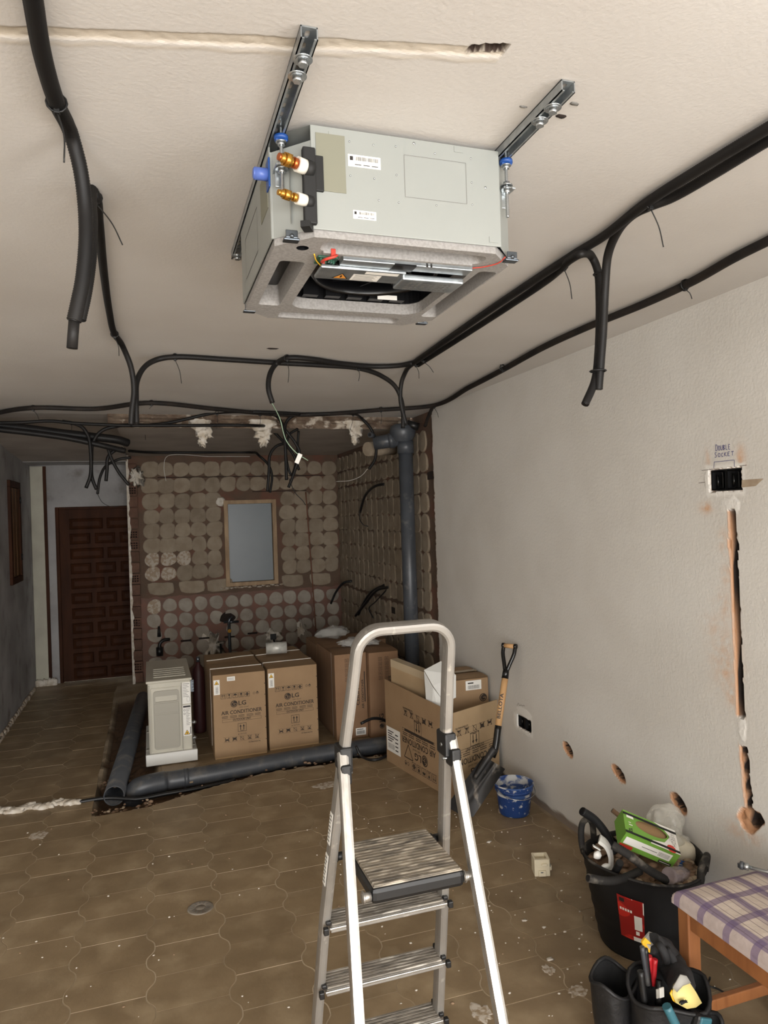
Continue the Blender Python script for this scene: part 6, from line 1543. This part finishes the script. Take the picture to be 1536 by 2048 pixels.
# threaded anchor lying on the stool
t = thing('anchor_bolt', 'steel anchor bolt with a dark blue end lying on the checked stool', 'bolt', at(1490,1728,z=.505), None)
b0 = at(1488,1732,z=.512); b1 = at(1560,1750,z=.507); d = (b1-b0).normalized()
mb = MB(); mb.cyl(b0, b1+d*.05, .0060, 12); obj('bolt_shank', mb, 'steel', t)
mb = MB(); mb.tube([b0-d*.002, b0+d*.014], .012, 6); obj('bolt_nut', mb, 'steel', t)
mb = MB(); mb.cyl(b0-d*.012, b0-d*.002, .013, 14); mb.bbox((-.006,-.008,-.010),(.006,.008,.006), .002, None, Matrix.Translation(b0-d*.010)); obj('bolt_cap', mb, 'pvc_dark', t)
# ================================================================== TOOL POUCH
mat('leather_black', (18,18,19), .55, c2=(28,27,28), scale=14, bump=.0016, bscale=70, c3=(96,94,92), scale3=30, lo3=.66, hi3=.76)
mat('leather_inside', (14,14,15), .8)
mat('glove_black', (26,26,28), .8, c2=(38,38,40), scale=30, bump=.002, bscale=120)
mat('glove_yellow', (216,200,128), .6, c2=(200,186,120), scale=14); mat('glove_grey', (150,148,142), .7); mat('yellow_plastic', (226,176,40), .45); mat('red_grip', (186,36,44), .35); mat('teal_plastic', (52,100,112), .4)
TP = thing('tool_pouch', 'black leather tool pouch full of hand tools in front of the stool leg', 'tool pouch', (1.40,1.76,0))
def pouch(nm, c, rx, ry, h, taper, seed, yaw, dip=.03):
    mb = MB(); n = 28; hs = axis(0,1,.1); vs = []
    cy_, sy_ = math.cos(R_(yaw)), math.sin(R_(yaw))
    def P(a, hh, s):
        k = (taper+(1-taper)*hh**.6)*s; cc, ss = math.cos(a), math.sin(a); q = (abs(cc)**2.6+abs(ss)**2.6)**(-1/2.6)
        x, y = rx*k*cc*q, ry*k*ss*q; nn = 1+.09*nz(cc*1.5, ss*1.5, hh*2+seed, 1.3)
        top = h-dip*(1-ss)*.5+.012*math.sin(3*a+seed)
        return Vector((c[0]+(x*cy_-y*sy_)*nn, c[1]+(x*sy_+y*cy_)*nn, c[2]+top*hh))
    for i in range(n):
        for hh in hs: vs.append(P(2*math.pi*i/n, hh, 1))
    k = len(hs); fs = [(i*k+j, ((i+1)%n)*k+j, ((i+1)%n)*k+j+1, i*k+j+1) for i in range(n) for j in range(k-1)]; mb.add(vs, fs, None, True)
    mb.add([P(2*math.pi*i/n, 0, 1) for i in range(n)], [list(range(n))[::-1]])
    o = obj(nm, mb, 'leather_black', TP)
    mi = MB(); vs = [P(2*math.pi*i/n, hh, .93) for i in range(n) for hh in (1.0, .75, .35)]; mi.add(vs, [(i*3+j, i*3+j+1, ((i+1)%n)*3+j+1, ((i+1)%n)*3+j) for i in range(n) for j in range(2)], None, True); mi.add([P(2*math.pi*i/n, .35, .93) for i in range(n)], [list(range(n))]); obj('pouch_lining', mi, 'leather_inside', o)
    ri = MB(); ri.tube([P(2*math.pi*i/n, 1.0, .965) for i in range(n)], .0065, 6, closed=True); obj('pouch_rim', ri, 'leather_black', o)
    return o
pc_ = pouch('main_pocket', (1.405,1.735,0), .118, .078, .305, .72, 1.0, -18, .05)
pouch('side_pocket', (1.295,1.84,0), .072, .058, .285, .72, 4.0, 20, .03)
pouch('front_pocket', (1.42,1.655,0), .085, .040, .235, .75, 7.0, -18, .03)
def tool(nm, a, b_, r, m, lab=None, r2=None): mb = MB(); mb.tube(catmull([a, (a+b_)/2, b_], .012), [r+( (r2 or r)-r)*i/max(1,len(catmull([a,(a+b_)/2,b_],.012))-1) for i in range(len(catmull([a,(a+b_)/2,b_],.012)))], 10); return obj(nm, mb, m, TP, label=lab)
pt = lambda x, y, Y: at(x, y, y=Y)
tool('screwdriver', pt(1298,1912,1.77), pt(1303,1962,1.77), .009, 'red_grip', 'red gripped tool'); tool('screwdriver', pt(1310,1918,1.76), pt(1306,1970,1.76), .008, 'red_grip', 'red gripped tool')
tool('pliers_handle', pt(1284,1893,1.76), pt(1296,1970,1.75), .007, 'pvc_dark'); tool('pliers_handle', pt(1291,1897,1.77), pt(1300,1975,1.76), .007, 'black_plastic')
tool('tool_shaft', pt(1281,1942,1.74), pt(1290,2010,1.73), .010, 'black_plastic'); tool('tool_shaft', pt(1318,1960,1.74), pt(1316,2010,1.73), .009, 'black_plastic')
mb = MB(); a = pt(1323,1985,1.70); mb.bbox((-.008,-.002,-.014),(.008,.002,.014), .001, 'paper_white', Matrix.Translation(a)); mb.bbox((-.018,-.002,-.013),(-.010,.002,.013), .001, 'galv_roll', Matrix.Translation(a)); obj('reflective_strip', mb, None, TP)
# work glove draped over the pouch
GL = thing('work_glove', 'black work glove with yellow and grey cuff draped over the tool pouch', 'glove', pt(1350,1960,1.78))
spine = [pt(1302,1885,1.80), pt(1322,1900,1.80), pt(1340,1925,1.79), pt(1358,1955,1.73), pt(1366,1978,1.66)]
p = catmull(spine, .008); mb = MB(); mb.tube(p, [.030+.012*math.sin(math.pi*i/(len(p)-1)) for i in range(len(p))], 14)
mb.v = [v+Vector((nz(v.x,v.y,v.z,40)*.006, 0, nz(v.z,v.x,v.y,40)*.006)) for v in mb.v]; obj('glove_palm', mb, 'glove_black', GL)
for i, (x, y) in enumerate(((1317,1888),(1333,1899),(1346,1918))):
    mb = MB(); mb.tube(catmull([pt(x,y,1.77), pt(x+10,y+14,1.75), pt(x+16,y+36,1.75)], .01), .012, 10); obj('glove_finger', mb, 'glove_black', GL)
mb = MB(); mb.add([pt(1284,1884,1.80), pt(1300,1866,1.82), pt(1311,1869,1.83), pt(1306,1874,1.82), pt(1318,1884,1.80), pt(1302,1892,1.78), pt(1299,1900,1.78)], [(0,1,2,3,4,5,6)]); mb.v += [v+Vector((.002,.008,0)) for v in mb.v]; mb.f.append([7+i for i in range(7)][::-1]); mb.m.append(0); mb.smooth.append(False)
for i in range(7): mb.f.append([i,7+i,7+(i+1)%7,(i+1)%7]); mb.m.append(0); mb.smooth.append(False)
obj('cuff_tip', mb, 'glove_grey', GL)
mb = MB(); q = [pt(1284,1885,1.795), pt(1291,1876,1.80), pt(1302,1886,1.79), pt(1300,1906,1.775), pt(1290,1900,1.78)]; mb.add(q+[v+Vector((0,.006,0)) for v in q], [(0,1,2,3,4),(9,8,7,6,5)]+[(i,5+i,5+(i+1)%5,(i+1)%5) for i in range(5)]); obj('yellow_tab', mb, 'yellow_plastic', GL)
def sheet(nm, pts2, Y0, Y1, m, th=.006, bulge=.012):
    q = [pt(x, y, Y0+(Y1-Y0)*(y-pts2[0][1])/80) for x, y in pts2]; n = len(q); cc = sum(q, Vector())/n-fwd*bulge
    mb = MB(); mb.add(q+[cc]+[v+fwd*th for v in q], [(i,(i+1)%n,n) for i in range(n)]+[(i,n+1+i,n+1+(i+1)%n,(i+1)%n) for i in range(n)]+[[n+1+i for i in range(n)][::-1]], None, True); return obj(nm, mb, m, GL)
sheet('glove_cuff', [(1348,1972),(1362,1956),(1376,1960),(1392,1984),(1404,2006),(1392,2015),(1374,2018),(1352,2006),(1345,1990)], 1.62, 1.59, 'glove_yellow', .006, .004)
sheet('glove_cuff_grey', [(1346,1976),(1361,1950),(1374,1953),(1382,1966),(1366,1972),(1354,1985)], 1.612, 1.60, 'glove_grey', .004, .003)
sheet('yellow_piping', [(1340,1988),(1344,1980),(1348,1988),(1352,2006),(1346,2002)], 1.618, 1.60, 'yellow_plastic', .004, .001)
mb = MB(); mb.blob(pt(1366,2004,1.596), (.012,.004,.0035), 3, 3, 1.2, 6); obj('torn_hole', mb, 'leather_inside', GL)
t = thing('tape_measure', 'teal and black tape measure clipped at the right of the tool pouch', 'tape measure', (1.50,1.66,0))
mb = MB(); tcn = pt(1398,2045,1.655); mb.bbox((-.030,-.022,-.075),(.030,.022,.030), .012, None, Matrix.Translation(tcn)@Matrix.Rotation(R_(20),4,'Y')); obj('tape_case', mb, 'black_plastic', t)
mb = MB(); mb.bbox((-.021,-.0245,-.012),(.021,.012,.026), .005, None, Matrix.Translation(tcn)@Matrix.Rotation(R_(20),4,'Y')); obj('tape_face', mb, 'teal_plastic', t)
mb = MB(); mb.bbox((-.022,-.0245,-.070),(.022,.012,-.022), .005, None, Matrix.Translation(tcn)@Matrix.Rotation(R_(20),4,'Y')); obj('tape_face', mb, 'pvc_dark', t)
t2 = tool('cutter_handle', pt(1333,2012,1.63), pt(1356,2060,1.62), .013, 'teal_plastic', 'teal blue ribbed tool handle')
# ================================================================== SMALL THINGS ON THE FLOOR
mat('ivory_plastic', (232,222,196), .4)
JB = thing('junction_box', 'small ivory plastic mechanism box lying alone on the tiled floor', 'socket', (1.685,2.935,0), (0,0,R_(-18)))
mb = MB(); w_ = .036
mb.plate(rrect(-w_,-w_,w_,w_,.004,2), [rrect(-w_+.007,-w_+.012,w_-.012,w_-.007,.003,2)[::-1]], (0,0,.078), (1,0,0), (0,1,0), .030)
mb.bbox((-w_,-w_,.0),(w_,w_,.050), .003); obj('box_shell', mb, 'ivory_plastic', JB, local=True)
for a_, b_ in (((-.020,-w_-.010,.004),(.016,-w_,.030)), ((w_-.002,-.018,.018),(w_+.012,.018,.040)), ((-.004,-w_-.012,.052),(.022,-w_+.002,.062))):
    mb = MB(); mb.bbox(a_, b_, .003); obj('box_clip', mb, 'ivory_plastic', JB, local=True)
mb = MB(); mb.bbox((w_-.004,-.030,.040),(w_+.004,-.012,.056), .002); mb.bbox((-.010,-w_-.0115,.022),(.002,-w_-.0095,.026), .001); obj('box_contact', mb, 'steel_dark', JB, local=True)
mat('drain_metal', (156,148,136), .5, .3, c2=(128,118,106), scale=20)
dc = at(401,1816,z=0); t = thing('drain_cover', 'round grey floor drain cover set in the tiles', 'drain cover', (dc.x,dc.y,0))
mb = MB(); mb.lathe([(0,.0035),(.020,.0035),(.0205,.0025),(.022,.0025),(.0225,.0035),(.050,.0035),(.055,.0025),(.056,-.001)], 36, (dc.x,dc.y,0)); obj('cover_disc', mb, 'drain_metal', t)
mb = MB()
for i in range(12):
    a = i*.5236; mb.beam((dc.x+.027*math.cos(a),dc.y+.027*math.sin(a),.0036), (dc.x+.046*math.cos(a),dc.y+.046*math.sin(a),.0036), .003, .0012)
obj('cover_rays', mb, 'ink_grey', t)
rr = random.Random(11); mb = MB(); mat('chip_white', (214,206,194), .9); mat('chip_brown', (150,124,98), .9)
for i in range(300):
    if rr.random() < .5: x, y = rr.uniform(.7, 1.95), rr.uniform(1.95, 3.9)
    else: x, y = rr.uniform(-.8, 1.9), rr.uniform(2.0, 4.4)
    if math.hypot(x-TC.x, y-TC.y) < .19: continue
    q = rr.uniform(.002, .0048)*(1.6 if rr.random() < .08 else 1)
    mb.blob((x, y, q*.5), (q*rr.uniform(.8,1.6), q, q*.6), i, 1, .7, 4, 'chip_white' if rr.random() < .75 else 'chip_brown')
for x, y, q in ((1.60,3.30,.009),(1.42,2.62,.007),(1.38,2.36,.010),(1.47,2.55,.006)): mb.blob((x,y,q*.3), (q*1.5,q,q*.4), int(x*100), 2, 1.2, 5, 'chip_white')
obj('plaster_debris', mb, None, label='scattered chips of plaster and grit on the tiled floor', cat='debris', kind='stuff')
# plaster spills on the tiles
mat('spill', (196,186,172), .9, c2=(150,130,104), scale=50, lo=.45, hi=.6)
def spill(label, px, py, rx, ry, seed):
    c = at(px, py, z=0); mb = MB(); n = 28; pts = []
    for i in range(n):
        a = 2*math.pi*i/n; k = 1+.5*nz(math.cos(a), math.sin(a), seed, 2.0)+.25*nz(math.cos(a), math.sin(a), seed, 6.0); pts.append((c.x+rx*k*math.cos(a), c.y+ry*k*math.sin(a)))
    mb.add([(p_[0],p_[1],.0006) for p_ in pts]+[(c.x+(p_[0]-c.x)*.8, c.y+(p_[1]-c.y)*.8, .0022) for p_ in pts]+[(c.x,c.y,.0026)], [(i,(i+1)%n,n+(i+1)%n,n+i) for i in range(n)]+[(n+i,n+(i+1)%n,2*n) for i in range(n)]); obj('plaster_spill', mb, 'spill', label=label, cat='plaster')
spill('pale dried plaster spill on the tiles near the left edge', 76, 1671, .045, .06, 2); spill('pale dried plaster spill in front of the open carton behind the ladder', 655, 1570, .10, .05, 5)
spill('white plaster spill on the tiles right of the ladder foot', 962, 2025, .035, .05, 8); spill('white plaster spill by the joint in front of the rubble tub', 1098, 1940, .022, .03, 12); spill('grey plaster smear in front of the tool pouch', 1153, 1982, .035, .03, 15); spill('chalky plaster spill under the lower ladder treads', 787, 1928, .030, .04, 18)
t = thing('plaster_ridge', 'ridge of white plaster on the floor where a wall once stood, left edge', 'plaster', (-.7,4.76,0))
mb = MB()
for i in range(22):
    px = -40+9*i; c = at(px, 1626-.145*(px+0)*1.0+3*math.sin(i), z=0); mb.blob((c.x,c.y,.004), (.045,.03,.020+.012*abs(nz(i,1))), i, 2, .7, 4)
obj('plaster_lumps', mb, 'white_plaster', t)
mb = MB(); rr = random.Random(3)
for i in range(260):
    x = rr.uniform(-.36, 1.6); y = front_edge(x)+rr.uniform(.0,.10) if i < 100 else 4.9+rr.uniform(.06,.16)
    if i > 200: x, y = rr.uniform(-.40,-.02), rr.uniform(4.45,4.62)
    q = rr.uniform(.004,.013); mb.blob((x,y,-.05+rr.uniform(0,.045)), (q*1.3,q,q*.8), i, 1, .7, 4, 'rubble' if rr.random() < .8 else 'rubble_pale')
obj('trench_rubble', mb, None, label='soil and broken mortar lying in the floor trench around the pipes', cat='rubble', kind='stuff')
# ================================================================== RIGHT WALL: SOCKETS, WRITING
def socket(label, y0, y1, z0, z1, n):
    t = thing('socket_box', label, 'socket', (XR+.02, (y0+y1)/2, z0), None, 'black socket boxes sunk in the right wall'); q = (y1-y0)/n
    for i in range(n):
        a = y0+q*i; mb = MB(); mb.plate([(a+.003,z0+.004),(a+q-.003,z0+.004),(a+q-.003,z1-.003),(a+.003,z1-.003)], [[(a+.008,z0+.009),(a+.008,z1-.009),(a+q-.008,z1-.009),(a+q-.008,z0+.009)]], (XR+.006,0,0), (0,1,0), (0,0,1), 0, 'black_plastic')
        for (ya, za), (yb, zb2) in (((a+.005,z0+.006),(a+.008,z1-.006)), ((a+q-.008,z0+.006),(a+q-.005,z1-.006)), ((a+.005,z0+.006),(a+q-.005,z0+.009)), ((a+.005,z1-.009),(a+q-.005,z1-.006))): mb.box((XR+.006,ya,za), (XR+.044,yb,zb2), 'black_plastic')
        mb.box((XR+.040,a+.005,z0+.006), (XR+.044,a+q-.005,z1-.006), 'gloss_black'); obj('socket_module', mb, None, t)
        mb = MB(); mb.bbox((XR+.018,a+q*.35,z0+.012), (XR+.040,a+q*.42,z1-.012), .002); mb.cyl((XR+.02,a+q*.7,z0+.015), (XR+.02,a+q*.7,z1-.02), .004, 8); obj('screw_post', mb, 'gloss_black', t)
socket('black double socket box sunk in the right wall under the handwriting', *SOCK[0], 2)
socket('black double socket box sunk low in the right wall beside the shovel', *SOCK[1], 2)
mat('pen_blue', (70,70,130), .6); mat('pencil', (110,98,92), .7)
STROKES = {'D': [[(0,0),(0,1),(.5,.9),(.7,.5),(.5,.1),(0,0)]], 'O': [[(.3,1),(.05,.6),(.2,.05),(.55,.1),(.6,.7),(.3,1)]], 'U': [[(0,1),(.05,.2),(.3,0),(.55,.2),(.6,1)]], 'B': [[(0,0),(.05,1),(.5,.85),(.1,.5),(.55,.25),(0,0)]], 'L': [[(.05,1),(0,.05),(.5,0)]],
           'E': [[(.5,1),(0,.95),(0,.05),(.5,0)], [(0,.5),(.4,.5)]], 'S': [[(.5,.95),(.1,.85),(.15,.55),(.5,.35),(.4,.05),(0,.05)]], 'C': [[(.55,.9),(.15,.8),(.05,.3),(.25,0),(.55,.1)]], 'K': [[(.05,1),(0,0)], [(.5,1),(.05,.5),(.55,0)]], 'T': [[(0,.95),(.7,1)], [(.35,.97),(.3,0)]]}
p = Print((XR,0,0), (0,-1,0), (0,0,1), MATS['pen_blue'], .0014)
def hand(t_, px, py, px1, h):
    a = at(px, py, x=XR); b_ = at(px1, py, x=XR); du = (a.y-b_.y)/len(t_)
    for i, ch in enumerate(t_):
        u = -a.y+du*i
        for s in STROKES[ch]: p.path([(u+q[0]*du*1.15, a.z+h*q[1]*(1.1 if i == 0 else .85)) for q in s], .0022)
hand('DOUBLE', 1432, 902, 1463, .022); hand('SOCKET', 1430, 915, 1470, .018)
a = at(1428,936,x=XR); p.path([(-at(x,y,x=XR).y, at(x,y,x=XR).z) for x, y in ((1428,936),(1429,924),(1469,920),(1469,934))], .0018)
pn = MATS['pencil']
for q in (((1404,941),(1430,938)), ((1480,932),(1494,930)), ((1398,966),(1412,964))): p.path([(-at(x,y,x=XR).y, at(x,y,x=XR).z) for x, y in q], .0020, pn)
hw_o = obj('handwriting', p.mb, None, WR)
p = Print((XR,0,0), (0,-1,0), (0,0,1), MATS['pencil'], .0014)
rr = random.Random(2)
for r_ in range(2):
    pts = []
    for i in range(14): x = 1034+1.25*i; y = 1408+9*r_+rr.uniform(-2.5,2.5)+.35*i; w_p = at(x,y,x=XR); pts.append((-w_p.y, w_p.z))
    p.path(pts, .0022)
obj('handwriting', p.mb, None, WR)
# exposed mortar beside the double socket
mb = MB(); vs = [at(1484,960,x=XR), at(1484,975,x=XR), at(1512,972,x=XR), at(1528,957,x=XR)]; mb.add([v+Vector((-.0012,0,0)) for v in vs], [(0,3,2,1)]); obj('bare_mortar_patch', mb, 'rubble_pale', WR)
# broken pencil-marks and plug holes on the ceiling
for x, y, q in ((545,697,.022),(1149,207,.007),(1123,232,.009),(1046,213,.006)):
    c = at(x, y, z=CEIL); mb = MB(); mb.blob((c.x,c.y,CEIL-.0005), (q*1.3,q*.7,.0022), int(x), 2, .6, 4); obj('plug_hole', mb, 'gap_dark' if q > .01 or x == 1123 else 'ink_grey', CEILING)
# black wire scrap on the floor under the stool
mb = MB(); mb.tube(catmull([at(1420,1955,z=.06), at(1418,1972,z=.012), at(1436,1978,z=.010), at(1455,1990,z=.006)], .01), .0035, 6); obj('wire_scrap', mb, 'tie_black', label='bent scrap of black wire on the floor under the stool', cat='wire')

# half-hidden things by the cartons
mat('dark_red', (58,24,24), .55)
t = thing('gas_bottle', 'dark red bottle half hidden between the bare outdoor unit and the left printed carton', 'bottle', (.338,5.88,0))
mb = MB(); mb.lathe([(0,0),(.045,0),(.048,.01),(.048,.47),(.040,.51),(.018,.54),(.016,.56),(0,.56)], 24, (.338,5.88,0)); obj('bottle_body', mb, 'dark_red', t)
mb = MB(); mb.cyl((.338,5.88,.56), (.338,5.88,.60), .014, 12); obj('bottle_valve', mb, 'steel_dark', t)
t = thing('cable_coil', 'loose black hose loops on the floor between the waste pipe and the open carton', 'hose', (1.45,4.85,0))
mb = MB(); mb.tube(catmull([at(722,1447,y=4.90), at(745,1437,y=4.92), at(768,1440,y=4.95), at(800,1462,y=5.0)], .02), .011, 8); obj('hose_loop', mb, 'black_plastic', t)
mb = MB(); mb.tube(catmull([at(712,1492,y=4.80), at(722,1512,z=.01), at(748,1520,z=.010), at(772,1512,z=.012), at(790,1490,y=4.86)], .02), .010, 8); obj('hose_loop', mb, 'black_plastic', t)
